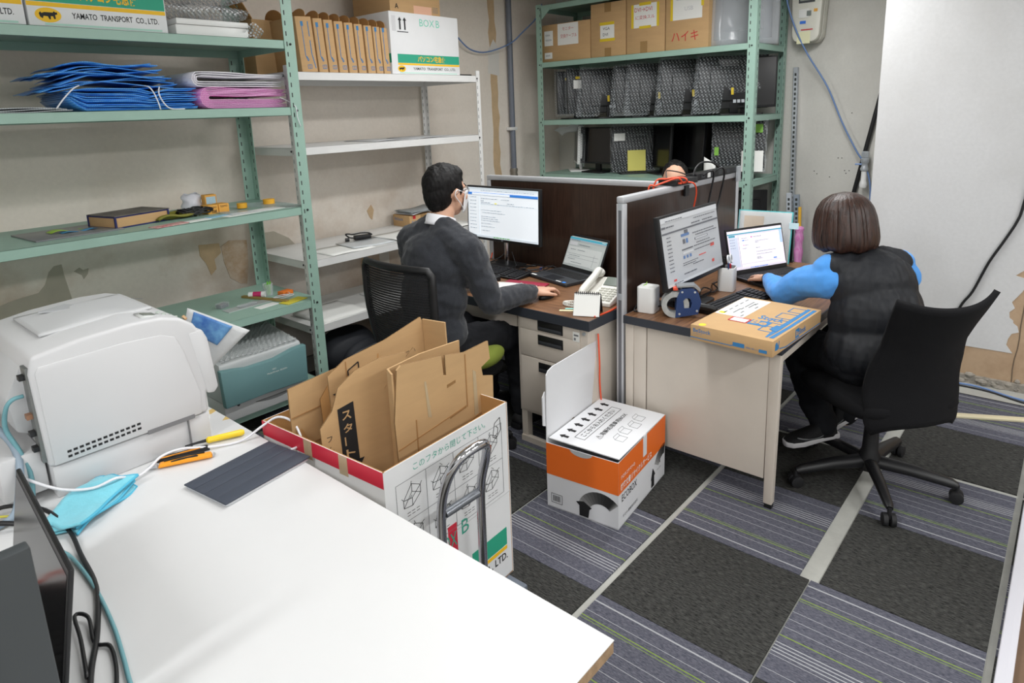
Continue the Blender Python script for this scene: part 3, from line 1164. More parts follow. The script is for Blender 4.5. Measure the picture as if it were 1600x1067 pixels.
# row of flat cartons standing on edge with open rounded flaps
xs = [2.085, 2.195, 2.262, 2.330, 2.398, 2.466, 2.534, 2.598, 2.655]
ws = [0.10, 0.058, 0.058, 0.058, 0.058, 0.056, 0.056, 0.05, 0.05]
ordw = ['first', 'second', 'third', 'fourth', 'fifth', 'sixth', 'seventh', 'eighth', 'last']
for k, (x, wd) in enumerate(zip(xs, ws)):
    hh = 0.295 - 0.003 * k
    size = (wd, 0.36, hh)
    t = carton('flat_carton', 'flat brown carton on edge with round flap, %s in the row from the left' % ordw[k], size,
               (x + wd / 2, 3.50, 1.853), CARD, rot=(0, R(-3.2 + 0.15 * k), 0), group='flat cartons in a row on the white unit')
    fl = []
    for a in range(13):
        th = PI * a / 12
        fl.append((math.cos(th) * 0.075, math.sin(th) * 0.05))
    b = B()
    b.mtx = Matrix.Translation((wd * 0.1, -0.11, hh)) @ Matrix.Rotation(R(18), 4, 'Y')
    b.prism(fl, 'x', -0.0015, 0.0015)
    b.build('flap', CARD2, t)
    b = B()
    b.mtx = Matrix.Translation((-wd * 0.3, 0.06, hh)) @ Matrix.Rotation(R(-10), 4, 'Y')
    b.prism([(a * 1.3, c * 1.2) for a, c in fl], 'x', -0.0015, 0.0015)
    b.build('flap', CARD2, t)
    p, r_, u_ = fpt(size, '-y', 0, 0)
    c0 = wd * 0.35
    lines([((c0, 0.27 - 0.003 * k), (c0, 0.09)), ((c0, 0.09), (c0 + 0.012, 0.06)), ((c0 + 0.012, 0.06), (c0 + 0.018, 0.066)), ((c0 + 0.018, 0.066), (c0 + 0.006, 0.085))], 0.004, INKB, t, p, r_, u_, 'cable_print')
    decal(rect(c0 - 0.006, c0 + 0.01, 0.245, 0.27), INKB, t, p, r_, u_, 'logo_block')
    lines([((c0 + 0.006, 0.02), (c0 + 0.03, 0.02)), ((c0 + 0.006, 0.04), (c0 + 0.03, 0.04)), ((c0 + 0.006, 0.02), (c0 + 0.006, 0.04)), ((c0 + 0.018, 0.02), (c0 + 0.018, 0.04)), ((c0 + 0.03, 0.02), (c0 + 0.03, 0.04))], 0.003, INKB, t, p, r_, u_, 'handling_marks')
    if k == 0:
        p2, _, _ = fpt(size, '-y', 0.078, 0.1)
        lines([((0.075, 0.27), (0.075, 0.19)), ((0.075, 0.17), (0.075, 0.10)), ((0.075, 0.10), (0.09, 0.02))], 0.005, INKB, t, p, r_, u_, 'cable_print')
s_ = (0.26, 0.28, 0.30)
t = carton('cardboard_box', 'open brown carton behind the green post at the left end of the white unit', s_, (1.93 + 0.16, 3.74 - 0.02, 1.852), CARD, group='brown cartons on the white unit')
for k in range(3):
    b = B()
    b.mtx = Matrix.Translation((-0.13, -0.10 + 0.06 * k, 0.30)) @ Matrix.Rotation(R(-28 - 10 * k), 4, 'Y')
    b.prism([(-0.05, 0), (0.06, 0), (0.05, 0.11), (0.01, 0.12), (-0.04, 0.10)], 'x', -0.002, 0.002)
    b.build('flap', CARD2, t)

# cartons on the top shelf of the back rack (front face looks to -x)


def paper_note(t, size, u, v, wd, h, lns, tapes=(), tilt=0.0, tc=TAPEY):
    p, r_, u_ = fpt(size, '-x', u, v)
    rr = Vector(r_) * math.cos(tilt) + Vector(u_) * math.sin(tilt)
    uu = Vector(u_) * math.cos(tilt) - Vector(r_) * math.sin(tilt)
    decal(rect(0, wd, 0, h), PAPER, t, p, rr, uu, 'paper_note')
    for (a, b_, c, d_) in tapes:
        decal(rect(a, b_, c, d_), tc, t, p - Vector((0.0004, 0, 0)), rr, uu, 'tape')
    for (s, x, y, hh, m_, wdt) in lns:
        txt(s, hh, m_, t, p + rr * x + uu * y - Vector((0.0005, 0, 0)), rr, uu, 'handwriting', width=wdt)


Z = 1.993
s_ = (0.42, 0.495, 0.305)
t = carton('cardboard_box', 'low brown carton with red handwritten note, leftmost on the back rack top shelf', s_, (4.82, 3.372, Z), CARD, group='cartons on the back rack')
paper_note(t, s_, 0.17, 0.13, 0.21, 0.17, [('モニター', 0.05, 0.115, 0.026, INKR, None), ('交換ケーブル', 0.03, 0.055, 0.032, INKR, 0.165)])
paper_note(t, s_, 0.03, 0.135, 0.09, 0.12, [('≡≡≡', 0.012, 0.08, 0.012, INKG, None), ('≡≡≡≡', 0.012, 0.04, 0.012, INKG, None)])
paper_note(t, s_, 0.03, 0.03, 0.08, 0.05, [('≡≡≡', 0.012, 0.02, 0.012, INKG, None)])
s_ = (0.42, 0.322, 0.41)
t = carton('cardboard_box', 'brown carton with small VGA DVI note, second on the back rack top shelf', s_, (4.82, 2.955, Z), CARD, group='cartons on the back rack', tape=('-x', 0.13, 0.19, 0.0, 0.07))
p, r_, u_ = fpt(s_, '-x', 0.13, 0.34)
decal(rect(0, 0.06, 0, 0.07), TAPE, t, p, r_, u_, 'packing_tape')
paper_note(t, s_, 0.09, 0.13, 0.13, 0.125, [('VGA', 0.025, 0.075, 0.022, INK, None), ('DVI', 0.025, 0.03, 0.022, INK, None)], [(-0.005, 0.135, -0.01, 0.012), (-0.005, 0.13, 0.112, 0.135)])
s_ = (0.42, 0.325, 0.46)
t = carton('cardboard_box', 'brown carton with red DVI note in yellow tape, third on the back rack top shelf', s_, (4.82, 2.622, Z), CARD, group='cartons on the back rack', tape=('-x', 0.12, 0.18, 0.0, 0.09))
paper_note(t, s_, 0.05, 0.19, 0.22, 0.17, [('DVI→DVI', 0.02, 0.115, 0.03, INKR, 0.15), ('に変換スル', 0.03, 0.06, 0.028, INKR, 0.16)], [(-0.008, 0.012, 0.0, 0.17), (0.208, 0.228, 0.0, 0.17), (0.06, 0.16, -0.008, 0.012), (0.06, 0.16, 0.158, 0.18)])
s_ = (0.42, 0.335, 0.50)
t = carton('cardboard_box', 'brown carton with red handwriting below a pale note, rightmost carton on the back rack', s_, (4.82, 2.285, Z), CARD, group='cartons on the back rack')
paper_note(t, s_, 0.05, 0.21, 0.235, 0.19, [('CELL', 0.03, 0.135, 0.026, mat('faint_ink', (196, 196, 200), 0.7), None), ('USB', 0.10, 0.06, 0.028, mat('faint_ink', (196, 196, 200), 0.7), None)], [(-0.012, 0.008, 0.0, 0.18), (0.227, 0.247, 0.08, 0.19)])
p, r_, u_ = fpt(s_, '-x', 0.05, 0.06)
txt('ハイキ', 0.07, INKR, t, p, r_, u_, 'handwriting', width=0.21)

# ------------------------------------------------------------------ bubble bags, sheets
t = T('bag_bundle', 'tied bundle of blue bubble bags on the green rack', 'bubble bags', (1.14, 3.15, 1.662))
rnd = random.Random(21)
nl = 24
for i in range(nl):
    hi = i >= 14
    z0 = 0.006 + i * 0.0066 + (0.004 * (i - 13) if hi else 0)
    xa = (-0.235 if not hi else -0.325 + 0.02 * (i % 5)) + rnd.uniform(-0.012, 0.012)
    xb = (0.265 if not hi else 0.21 - 0.012 * (i - 14)) + rnd.uniform(-0.015, 0.015)
    y0 = rnd.uniform(0, 0.02) + (0.02 if hi else 0)
    ph = rnd.uniform(0, 6)
    amp = 0.012 if hi else 0.003

    def fn(u, v, z0=z0, xa=xa, xb=xb, y0=y0, ph=ph, amp=amp, hi=hi):
        x = xa + (xb - xa) * u
        z = z0 + amp * math.sin(5 * u + ph) * (1 if hi else 0.5) + 0.004 * math.sin(9 * v + ph)
        if hi:
            z -= 0.04 * max(0, 0.3 - u) ** 1.2 * 3
        else:
            z = 0.08 + (z - 0.08) * min(1, 0.35 + u * 7) if u < 0.1 else z
            z -= 0.018 * math.exp(-((u - 0.62) / 0.08) ** 2) * (z0 / 0.1)
            z = max(z, 0.004 + 0.001 * i)
        return (x, y0 + 0.40 * v + 0.01 * math.sin(7 * u + ph), z)
    B().sheet(fn, 18, 5, 0.003).build('bag_layer', BLUEB, t, smooth='all')
STR = mat('white_string', (236, 236, 240), 0.5)
b = B()
b.tube(smoothpath([(0.10, -0.006, 0.0), (0.09, -0.012, 0.04), (0.075, -0.008, 0.085), (0.06, 0.02, 0.105), (0.05, 0.2, 0.11)], 4), 0.003, 6)
b.build('string', STR, t, smooth='all')
b = B()
b.tube(smoothpath([(0.2, -0.02, 0.0015), (0.14, -0.02, 0.004), (0.115, -0.012, 0.03), (0.10, -0.012, 0.07), (0.11, 0.0, 0.10)], 4), 0.003, 6)
b.build('string', STR, t, smooth='all')
b = B()
b.tube(smoothpath([(-0.30, -0.01, 0.012), (-0.27, -0.01, 0.05), (-0.23, -0.008, 0.09), (-0.2, 0.01, 0.105)], 4), 0.003, 6)
b.build('string', STR, t, smooth='all')


def folded(t, n, x0, x1, zb, pitch, depth, m_, name, seed, core=0.012):
    """n layers folded like a U open to the right"""
    rnd = random.Random(seed)
    ztop = zb + 2 * n * pitch + core
    zc = (zb + ztop) / 2
    for i in range(n):
        r_ = core / 2 + (i + 0.5) * pitch
        xr = x1 - rnd.uniform(0, 0.035)
        xr2 = x1 - rnd.uniform(0, 0.035)
        xl = x0 + (n - i) * 0 + 0.0

        def fn(u, v, r_=r_, xr=xr, xr2=xr2, i=i):
            cx = x0 + n * pitch + core / 2
            if u < 0.4:
                k = u / 0.4
                x, z = xr + (cx - xr) * k, zc + r_ + 0.002 * math.sin(8 * k + i)
                z -= 0.012 * (1 - k) * (r_ / (n * pitch))
            elif u > 0.6:
                k = (u - 0.6) / 0.4
                x, z = cx + (xr2 - cx) * k, zc - r_
            else:
                a = PI / 2 + PI * (u - 0.4) / 0.2
                x, z = cx + r_ * math.cos(a), zc + r_ * math.sin(a)
            return (x, v * depth, z)
        B().sheet(fn, 26, 3, min(0.004, pitch * 0.7)).build(name, m_, t, smooth='all')
    return ztop


t = T('bag_bundle', 'folded stack of pink bubble bags under a white bubble roll', 'bubble bags', (1.43, 3.16, 1.662))
zt = folded(t, 7, 0.0, 0.45, 0.003, 0.0062, 0.36, PINKB, 'bag_layer', 4, 0.010)
b = B()
b.tube(smoothpath([(0.40, -0.01, 0.05), (0.44, -0.02, 0.03), (0.452, -0.066, 0.0), (0.455, -0.068, -0.05), (0.47, -0.066, -0.10)], 4), 0.0025, 6)
b.build('string', STR, t, smooth='all')
t = T('bubble_sheet', 'folded white bubble wrap sheet lying on the pink bags', 'bubble wrap', (1.40, 3.16, 1.662 + zt + 0.002))
folded(t, 3, 0.0, 0.47, 0.0, 0.010, 0.36, WHITEB, 'sheet_layer', 9, 0.012)
t = T('bubble_sheet', 'flat grey bubble wrap sheets left of the blue bags', 'bubble wrap', (0.66, 3.15, 1.662))
for i in range(3):
    B().sheet(lambda u, v, i=i: (-0.22 + 0.46 * u - 0.02 * i, v * 0.42, 0.006 + 0.006 * i + 0.003 * math.sin(8 * u + i)), 12, 4, 0.004).build('sheet_layer', GREYB, t, smooth='all')

# bubble-wrapped white devices on the top shelf
t = T('wrapped_device', 'white device wrapped in bubble film beside the shipping boxes', 'device', (1.57, 3.36, 1.989))
B().bx(-0.19, 0.16, -0.16, 0.16, 0.004, 0.055).build('tray', WPLAS, t, bevel=0.006)
B().bx(-0.18, 0.17, -0.15, 0.16, 0.058, 0.085).build('tray', WPLAS, t, bevel=0.006)


def wrapfn(z0, hh, sx, sy, ph):
    def fn(u, v):
        a = 2 * PI * u
        r_ = 1 + 0.06 * math.sin(5 * a + ph) + 0.05 * math.sin(9 * a + 2 * ph)
        k = math.sin(PI * (0.08 + 0.84 * v))
        return (sx * r_ * k * math.cos(a), sy * r_ * k * math.sin(a), z0 + hh * v + 0.01 * math.sin(7 * a + ph) * k)
    return fn


B().sheet(wrapfn(0.088, 0.08, 0.24, 0.19, 0.3), 28, 8, 0.002).build('bubble_wrap', BUBW, t, smooth='all')
B().sheet(wrapfn(0.165, 0.10, 0.23, 0.19, 1.9), 28, 8, 0.002).build('bubble_wrap', BUBW, t, smooth='all')
B().sheet(lambda u, v: (0.14 + 0.08 * u, -0.17 + 0.03 * math.sin(5 * v), 0.002 + 0.06 * v + 0.02 * math.sin(4 * u)), 8, 8, 0.002).build('loose_wrap', BUBW, t, smooth='all')

# ------------------------------------------------------------------ small things on the third shelf of the green rack
Z = 1.145
t = T('printed_board', 'thin grey printed board lying on the green rack left of the blue box', 'board', (0.86, 3.36, Z), R(4))
B().bx(-0.17, 0.17, -0.15, 0.15, 0, 0.006).build('panel', mat('grey_print_sheet', (120, 122, 124), 0.35, var=0.15, scale=12), t, bevel=0.001)
B().sheet(lambda u, v: (-0.07 + 0.13 * u, -0.01 + 0.06 * v, 0.010 + 0.008 * math.sin(6 * u)), 10, 4, 0.002).build('green_bag', mat('lime_bag', (150, 188, 60), 0.4), t, smooth='all')
B().sheet(lambda u, v: (-0.04 + 0.14 * u, -0.05 + 0.04 * v, 0.0085 + 0.003 * math.sin(9 * u)), 10, 4, 0.001).build('blue_print', mat('blue_print', (66, 140, 186), 0.5), t, smooth='all')
t = T('keyboard_box', 'worn brown box with dark blue edges and printed lid on the green rack', 'box', (1.12, 3.38, Z), R(14))
NAVY = mat('navy_trim', (36, 40, 92), 0.6)
lx, ly, lz = 0.26, 0.20, 0.055
B().bx(-lx / 2, lx / 2, -ly / 2, ly / 2, 0, lz).build('body', CARD, t, bevel=0.001)
b = B()
for z0 in (0.0, lz - 0.006):
    b.bx(-lx / 2 - 0.001, lx / 2 + 0.001, -ly / 2 - 0.001, ly / 2 + 0.001, z0, z0 + 0.007)
for x in (-lx / 2, lx / 2):
    for y in (-ly / 2, ly / 2):
        b.bx(x - 0.004, x + 0.004, y - 0.004, y + 0.004, 0, lz)
b.build('blue_edging', NAVY, t, kind='stuff')
B().bx(-lx / 2 - 0.004, lx / 2 + 0.008, -ly / 2 - 0.004, ly / 2 + 0.004, lz + 0.001, lz + 0.004).build('lid', mat('printed_lid', (122, 116, 106), 0.5, c2=(70, 60, 62), scale=14), t)
t = T('folded_pouch', 'crumpled olive green pouch beside the black cable coil', 'pouch', (1.30, 3.34, Z), R(6))
B().sheet(lambda u, v: (-0.10 + 0.21 * u, -0.06 + 0.10 * v, 0.02 * math.sin(PI * u) ** 0.5 * (0.6 + 0.4 * math.sin(7 * u + 5 * v)) + 0.012 + 0.006 * math.sin(11 * v)), 18, 10, 0.01).build('fabric', mat('olive_fabric', (122, 118, 40), 0.6, var=0.1), t, smooth='all')
pts = []
rnd = random.Random(2)
for i in range(60):
    a = i * 0.62
    pts.append((0.075 * math.cos(a) * (1 + 0.25 * math.sin(i * 0.9)), 0.04 * math.sin(a), 0.012 + 0.012 * (1 + math.sin(i * 1.7)) + i * 0.0002))
o = B().tube(smoothpath(pts, 2), 0.0042, 6).build('cable_coil', BLACK, None, smooth='all', loc=(1.405, 3.33, Z - 0.004))
tag(o, 'coiled black cable on the green rack before the small cartons', 'cable')
o = B().sheet(lambda u, v: ((0.05 + 0.012 * math.sin(9 * v)) * math.cos(2 * PI * u) * (0.6 + 0.5 * math.sin(PI * v)), (0.045) * math.sin(2 * PI * u) * (0.6 + 0.5 * math.sin(PI * v + 0.3)), 0.004 + 0.09 * v + 0.004 * math.sin(6 * PI * u)), 20, 8, 0.002).build('plastic_bag', mat('white_bag_plastic', (226, 226, 234), 0.35), None, smooth='all', loc=(1.475, 3.52, Z))
tag(o, 'crumpled white plastic bag behind the cables on the green rack', 'plastic bag')
YB = mat('orange_carton', (224, 164, 72), 0.6, var=0.05)
for i, (x, y, rz, sz) in enumerate(((1.485, 3.345, 5, (0.055, 0.07, 0.045)), (1.545, 3.35, 3, (0.055, 0.07, 0.045)))):
    t = carton('small_carton', ['small orange carton with barcode, the left of two on the green rack', 'small orange carton with lettering, the right of two on the green rack'][i], sz, (x, y, Z), YB, rz=R(rz), group='small orange cartons')
    p, r_, u_ = fpt(sz, '-y', 0.006, 0.028)
    txt('TERMO', 0.010, INK, t, p, r_, u_, width=0.04)
    p, r_, u_ = fpt(sz, '-y', 0, 0)
    if i == 0:
        lines([((0.02 + 0.004 * k, 0.005), (0.02 + 0.004 * k, 0.02)) for k in range(7)], 0.0018, INK, t, p, r_, u_, 'barcode')
sz = (0.06, 0.05, 0.085)
t = carton('small_carton', 'upright orange and pale blue carton behind the two small orange cartons', sz, (1.54, 3.46, Z), YB, rz=R(-4), group='small orange cartons')
p, r_, u_ = fpt(sz, '-y', 0, 0)
decal(rect(0.006, 0.054, 0.02, 0.075), mat('pale_blue_print', (176, 206, 220), 0.5), t, p, r_, u_, 'label')
TO = mat('orange_tape_roll', (238, 176, 48), 0.45)
for i, (x, y, r_) in enumerate(((1.665, 3.36, 0.026), (1.83, 3.38, 0.031))):
    o = B().lathe([(r_ * 0.62, 0), (r_, 0), (r_, 0.026), (r_ * 0.62, 0.026)], 24).build('tape_roll', TO, None, smooth=True, loc=(x, y, Z + 0.004))
    tag(o, ['orange tape roll beside the small cartons on the green rack', 'orange tape roll at the right end of the green rack shelf'][i], 'tape roll', 'orange tape rolls')
b = B().sheet(lambda u, v: (-0.20 + 0.40 * u, -0.10 + 0.36 * v, 0.003 + 0.004 * math.sin(7 * u + 3 * v)), 14, 8, 0.001)
o = b.build('clear_bag', FILM, None, smooth='all', loc=(1.70, 3.24, Z))
tag(o, 'clear plastic bag lying flat under the orange tape rolls', 'plastic bag')
for i, (x, y, wd, h, rz, m_, nm, lb) in enumerate(((1.63, 3.19, 0.34, 0.10, 9, PAPER, 'paper_strip', 'long white paper strip on the green rack front edge'),
                                                  (1.46, 3.20, 0.13, 0.05, 12, mat('blue_slip', (150, 200, 224), 0.6), 'paper_slip', 'pale blue slip of paper on the green rack front edge'),
                                                  (1.34, 3.16, 0.11, 0.05, 8, PAPER, 'paper_slip', 'white slip with blue marks near the olive pouch'),
                                                  (1.20, 3.14, 0.16, 0.06, 12, mat('pink_slip', (222, 198, 190), 0.6, c2=(196, 80, 90), scale=30), 'printed_card', 'pinkish printed card under the olive pouch'))):
    o = B().bx(-wd / 2, wd / 2, -h / 2, h / 2, 0, 0.0015 + 0.0006 * i).build(nm, m_, None, loc=(x, y, Z + 0.0003), rz=R(rz))
    tag(o, lb, 'paper', 'papers on the green rack')

# ------------------------------------------------------------------ small things on the fourth shelf
Z = 0.632
t = T('straw_cup', 'clear cup filled with lime green straws on the green rack', 'cup', (1.775, 3.40, Z))
B().lathe([(0.024, 0), (0.028, 0.07), (0.0265, 0.07), (0.0225, 0.003)], 20).build('cup', FILM, t, smooth=True)
ST = mat('lime_straw', (120, 206, 50), 0.4)
rnd = random.Random(4)
for i in range(26):
    a = rnd.uniform(0, 6.28)
    r_ = rnd.uniform(0, 0.02)
    h = rnd.uniform(0.06, 0.085)
    B().tube([(r_ * 0.6 * math.cos(a), r_ * 0.6 * math.sin(a), 0.004), (r_ * 1.1 * math.cos(a + 0.5), r_ * 1.1 * math.sin(a + 0.5), h)], 0.0018, 5).build('straw', ST, t)
sz = (0.07, 0.05, 0.022)
t = carton('small_carton', 'small bright orange printed box beside the straw cup', sz, (1.845, 3.34, Z), mat('bright_orange_box', (232, 120, 36), 0.5), rz=R(10), group=None)
p, r_, u_ = fpt(sz, '-y', 0.008, 0.006)
txt('SET', 0.01, INK, t, p, r_, u_)
t = T('glue_stick', 'pink and white tube lying on the green rack beside the straw cup', 'tube', (1.715, 3.415, Z + 0.017), R(-45))
B().tube([(-0.045, 0, 0), (-0.02, 0, 0)], 0.0165, 16).build('white_end', WPLAS, t, smooth=True)
B().tube([(-0.02, 0, 0), (0.025, 0, 0)], 0.017, 16).build('pink_body', mat('magenta_label', (190, 40, 100), 0.5), t, smooth=True)
B().tube([(0.025, 0, 0), (0.045, 0, 0)], 0.0165, 16).build('white_end', WPLAS, t, smooth=True)
o = B().bx(-0.16, 0.16, -0.012, 0.012, 0, 0.012).build('wood_stick', mat('olive_wood', (150, 128, 70), 0.7, var=0.1), None, bevel=0.002, loc=(1.715, 3.335, Z), rz=R(-72))
tag(o, 'flat olive wooden stick on the green rack', 'stick')
t = T('blister_card', 'clear blister card with grey tool on the green rack shelf', 'blister pack', (1.60, 3.30, Z), R(4))
B().bx(-0.13, 0.13, -0.035, 0.035, 0, 0.003).build('card', mat('grey_card', (176, 182, 180), 0.4), t)
B().rbx(-0.06, 0.05, -0.02, 0.02, 0.003, 0.014, 0.012).build('blister', FILM, t, bevel=0.003)
o = B().bx(-0.06, 0.06, -0.03, 0.03, 0, 0.001).build('paper_slip', PAPER, None, loc=(1.66, 3.215, Z + 0.0002), rz=R(8))
tag(o, 'small white slip on the fourth green shelf', 'paper', 'papers on the green rack')
t = T('binder_clip', 'grey clear plastic clip box on the fourth green shelf', 'clip', (1.50, 3.385, Z), R(20))
B().bx(-0.03, 0.03, -0.02, 0.02, 0, 0.028).build('box', FILM, t, bevel=0.003)
B().bx(-0.026, 0.026, -0.016, 0.016, 0.003, 0.02).build('content', mat('grey_metal_bits', (96, 100, 104), 0.4, 0.6), t)
o = B().bx(-0.07, 0.07, -0.035, 0.035, 0, 0.004).build('spotted_card', dots('yellow_spotted', (230, 214, 60), (60, 56, 30), 140), None, loc=(1.795, 3.175, Z), rz=R(14))
tag(o, 'yellow card with black spots at the right end of the fourth shelf', 'card')
pts = [(0.05 * math.cos(i * 0.7) * (1 + 0.3 * math.sin(i)), 0.025 * math.sin(i * 0.7), 0.003 + 0.0012 * i) for i in range(20)]
o = B().tube(smoothpath(pts, 3), 0.0022, 6).build('cable_coil', WCAB, None, smooth='all', loc=(1.79, 3.265, Z))
tag(o, 'thin white cable coil beside the spotted card', 'cable')

# ------------------------------------------------------------------ teal printer on the bottom shelf
TEAL = mat('teal_printer_plastic', (108, 146, 148), 0.45)
SILV = mat('silver_printer_plastic', (186, 190, 190), 0.45)
t = T('desktop_printer', 'teal and silver printer on the bottom shelf of the green rack', 'printer', (1.525, 3.27, 0.135))
b = B().prism([(-0.19, 0.10), (-0.205, 0.28), (-0.20, 0.305), (0.21, 0.36), (0.22, 0.10)], 'x', -0.225, 0.225)
b.build('body', SILV, t, bevel=0.012)
B().prism([(-0.198, 0.0), (-0.198, 0.098), (0.21, 0.098), (0.21, 0.0)], 'x', -0.222, 0.222).build('paper_tray', mat('printer_tray', (196, 198, 198), 0.5), t, bevel=0.006)
# front panel with scooped upper edge
up_ = [(0.235, 0.288), (0.16, 0.285), (0.10, 0.272), (0.05, 0.262), (-0.05, 0.262), (-0.10, 0.262), (-0.16, 0.275), (-0.235, 0.285)]
low = [(-0.228, 0.088), (0.0, 0.094), (0.228, 0.088)]
b = B()
b.prism(up_ + low, 'y', -0.236, -0.196)
b.build('front_panel', TEAL, t, bevel=0.008)
txt('NEC', 0.008, PAPER, t, (0.03, -0.2365, 0.21), (1, 0, 0), (0, 0, 1), 'maker_mark')
txt('MultiWriter 8250N', 0.008, PAPER, t, (0.0, -0.2365, 0.193), (1, 0, 0), (0, 0, 1), 'model_mark', width=0.11)
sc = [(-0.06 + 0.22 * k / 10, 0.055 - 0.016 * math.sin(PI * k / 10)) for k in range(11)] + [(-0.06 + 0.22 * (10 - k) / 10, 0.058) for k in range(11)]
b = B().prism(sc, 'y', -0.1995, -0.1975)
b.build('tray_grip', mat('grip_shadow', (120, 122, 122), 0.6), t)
B().tube([(-0.15, -0.2, 0.075), (-0.15, -0.196, 0.075)], 0.008, 8).build('badge', DGREY, t)
B().sheet(lambda u, v: (-0.21 + 0.42 * u, -0.20 + 0.39 * v, 0.318 + 0.052 * v + 0.004 * math.sin(9 * u + 4 * v)), 20, 14, 0.004).build('bubble_sheet', bubble('bubble_film_grey', (190, 194, 194), 0.85, 60), t, smooth='all')

# ------------------------------------------------------------------ things on the white unit
Z = 0.80
s_ = (0.24, 0.20, 0.085)
t = carton('cardboard_box', 'brown carton with blue print on the white unit behind the seated man', s_, (3.16, 3.73, Z), CARD, rz=R(-3), group=None)
p, r_, u_ = fpt(s_, '-x', 0.02, 0.045)
txt('BeStock', 0.022, INKB, t, p, r_, u_)
p, r_, u_ = fpt(s_, '-y', 0, 0)
decal(rect(0.03, 0.055, 0.06, 0.085), INKR, t, p, r_, u_, 'red_label')
decal(rect(0.10, 0.15, 0, 0.085), TAPE, t, p, r_, u_, 'packing_tape')
p, r_, u_ = fpt(s_, '-y', 0.02, 0.03)
txt('BeStock', 0.018, INKB, t, p, r_, u_)
for i in range(3):
    o = B().sheet(lambda u, v, i=i: (-0.13 + 0.28 * u, -0.10 + 0.2 * v, 0.002 + 0.004 * i + 0.006 * math.sin(5 * u + i) + (0.01 * u)), 10, 4, 0.001).build('document', mat('printed_sheet%d' % i, (190 - 14 * i, 192 - 12 * i, 194 - 12 * i), 0.5, var=0.2, scale=20), None, smooth='all', loc=(3.17, 3.72, Z + 0.093 + 0.004 * i), rz=R(6 - 5 * i))
    tag(o, ['lowest grey printed sheet on the carton behind the man', 'middle printed sheet on the carton behind the man', 'uppermost printed sheet on the carton behind the man'][i], 'paper', 'sheets on the carton')
t = T('power_adapter', 'black power adapter with bundled cord on the white unit', 'adapter', (2.545, 3.60, Z), R(-20))
B().bx(-0.02, 0.09, -0.025, 0.025, 0, 0.03).build('brick', BLACK, t, bevel=0.005)
b = B().tube(smoothpath([(-0.02, 0, 0.015), (-0.05, 0.01, 0.02), (-0.075, 0.0, 0.045), (-0.06, -0.02, 0.05), (-0.03, 0.0, 0.04), (0.03, 0.01, 0.042), (0.08, 0.0, 0.038), (0.10, -0.01, 0.025)], 4), 0.005, 6)
b.build('cord', BLACK, t, smooth='all')
B().tube([(-0.085, -0.02, 0.012), (-0.06, -0.02, 0.012)], 0.012, 10).build('plug', BLACK, t, smooth=True)
docs = [(2.30, 3.42, 0.32, 0.26, 2, 'loose white sheets at the left of the white unit third shelf'), (2.50, 3.45, 0.30, 0.24, -6, 'clear film with blue print on the white unit third shelf'),
        (2.86, 3.46, 0.42, 0.30, 3, 'large white sheets on the white unit before the brown carton'), (3.22, 3.45, 0.3, 0.27, -4, 'white sheets at the right end of the white unit third shelf')]
for i, (x, y, wd, h, rz, lb) in enumerate(docs):
    o = B().sheet(lambda u, v, wd=wd, h=h, i=i: (-wd / 2 + wd * u, -h / 2 + h * v, 0.003 + 0.0025 * math.sin(6 * u + i) + 0.002 * i), 10, 4, 0.002).build('sheet_stack', PAPER if i != 1 else mat('film_sheet', (206, 210, 212), 0.3), None, smooth='all', loc=(x, y, Z + 0.0005), rz=R(rz))
    tag(o, lb, 'paper', 'sheets on the white unit')
Z = 0.408
o = B().sheet(lambda u, v: (-0.17 + 0.34 * u, -0.15 + 0.3 * v, 0.02 + 0.004 * math.sin(5 * u) - 0.012 * (1 - v) ** 2), 10, 6, 0.016).build('sheet_stack', PAPER, None, smooth='all', loc=(2.20, 3.46, Z), rz=R(5))
tag(o, 'thick white padded sheet on the lowest shelf of the white unit', 'paper', 'sheets on the white unit')
o = B().bx(-0.2, 0.2, -0.14, 0.14, 0, 0.012).build('sheet_stack', mat('pale_sheet', (222, 222, 222), 0.5), None, bevel=0.002, loc=(2.75, 3.50, Z), rz=R(-3))
tag(o, 'pale board on the lowest white shelf beyond the mesh chair', 'board', 'sheets on the white unit')
Z = 1.445
for i, (x, rz, lb) in enumerate(((2.75, 2, 'grey sheets lying on the second white shelf near its middle'), (3.1, -3, 'pale sheets lying on the second white shelf near its right end'))):
    o = B().sheet(lambda u, v: (-0.2 + 0.4 * u, -0.16 + 0.32 * v, 0.003 + 0.003 * math.sin(5 * u)), 8, 4, 0.002).build('sheet_stack', mat('grey_sheet', (190, 192, 194), 0.4), None, smooth='all', loc=(x, 3.50, Z + 0.0005), rz=R(rz))
    tag(o, lb, 'paper', 'sheets on the white unit')
o = B().bx(-0.09, 0.05, -0.05, 0.05, 0, 0.012).build('black_tray', BLACK, None, bevel=0.003, loc=(3.405, 3.40, 1.852))
tag(o, 'flat black tray at the right end of the white unit top', 'tray')
BAG = mat('black_nylon', (24, 27, 34), 0.7, bump=0.2, bscale=300)
t = T('backpack', 'dark navy nylon bag on the floor under the white unit', 'bag', (2.28, 3.42, 0), R(12))
b = B()
b.ell((0, 0.02, 0.15), (0.22, 0.15, 0.155), 24, 14)
o = b.build('body', BAG, t, smooth='all')
for v in o.data.vertices:
    v.co.z = max(0.0, min(0.27, v.co.z))
b = B().ell((0.0, -0.10, 0.12), (0.16, 0.07, 0.11), 20, 12)
o = b.build('front_pocket', BAG, t, smooth='all')
for v in o.data.vertices:
    v.co.z = max(0.0, v.co.z)
B().tube(smoothpath([(-0.15, -0.13, 0.16), (-0.08, -0.165, 0.19), (0.08, -0.165, 0.19), (0.15, -0.13, 0.16)], 4), 0.004, 6).build('zip', mat('zip_grey', (70, 74, 80), 0.4), t, smooth='all')
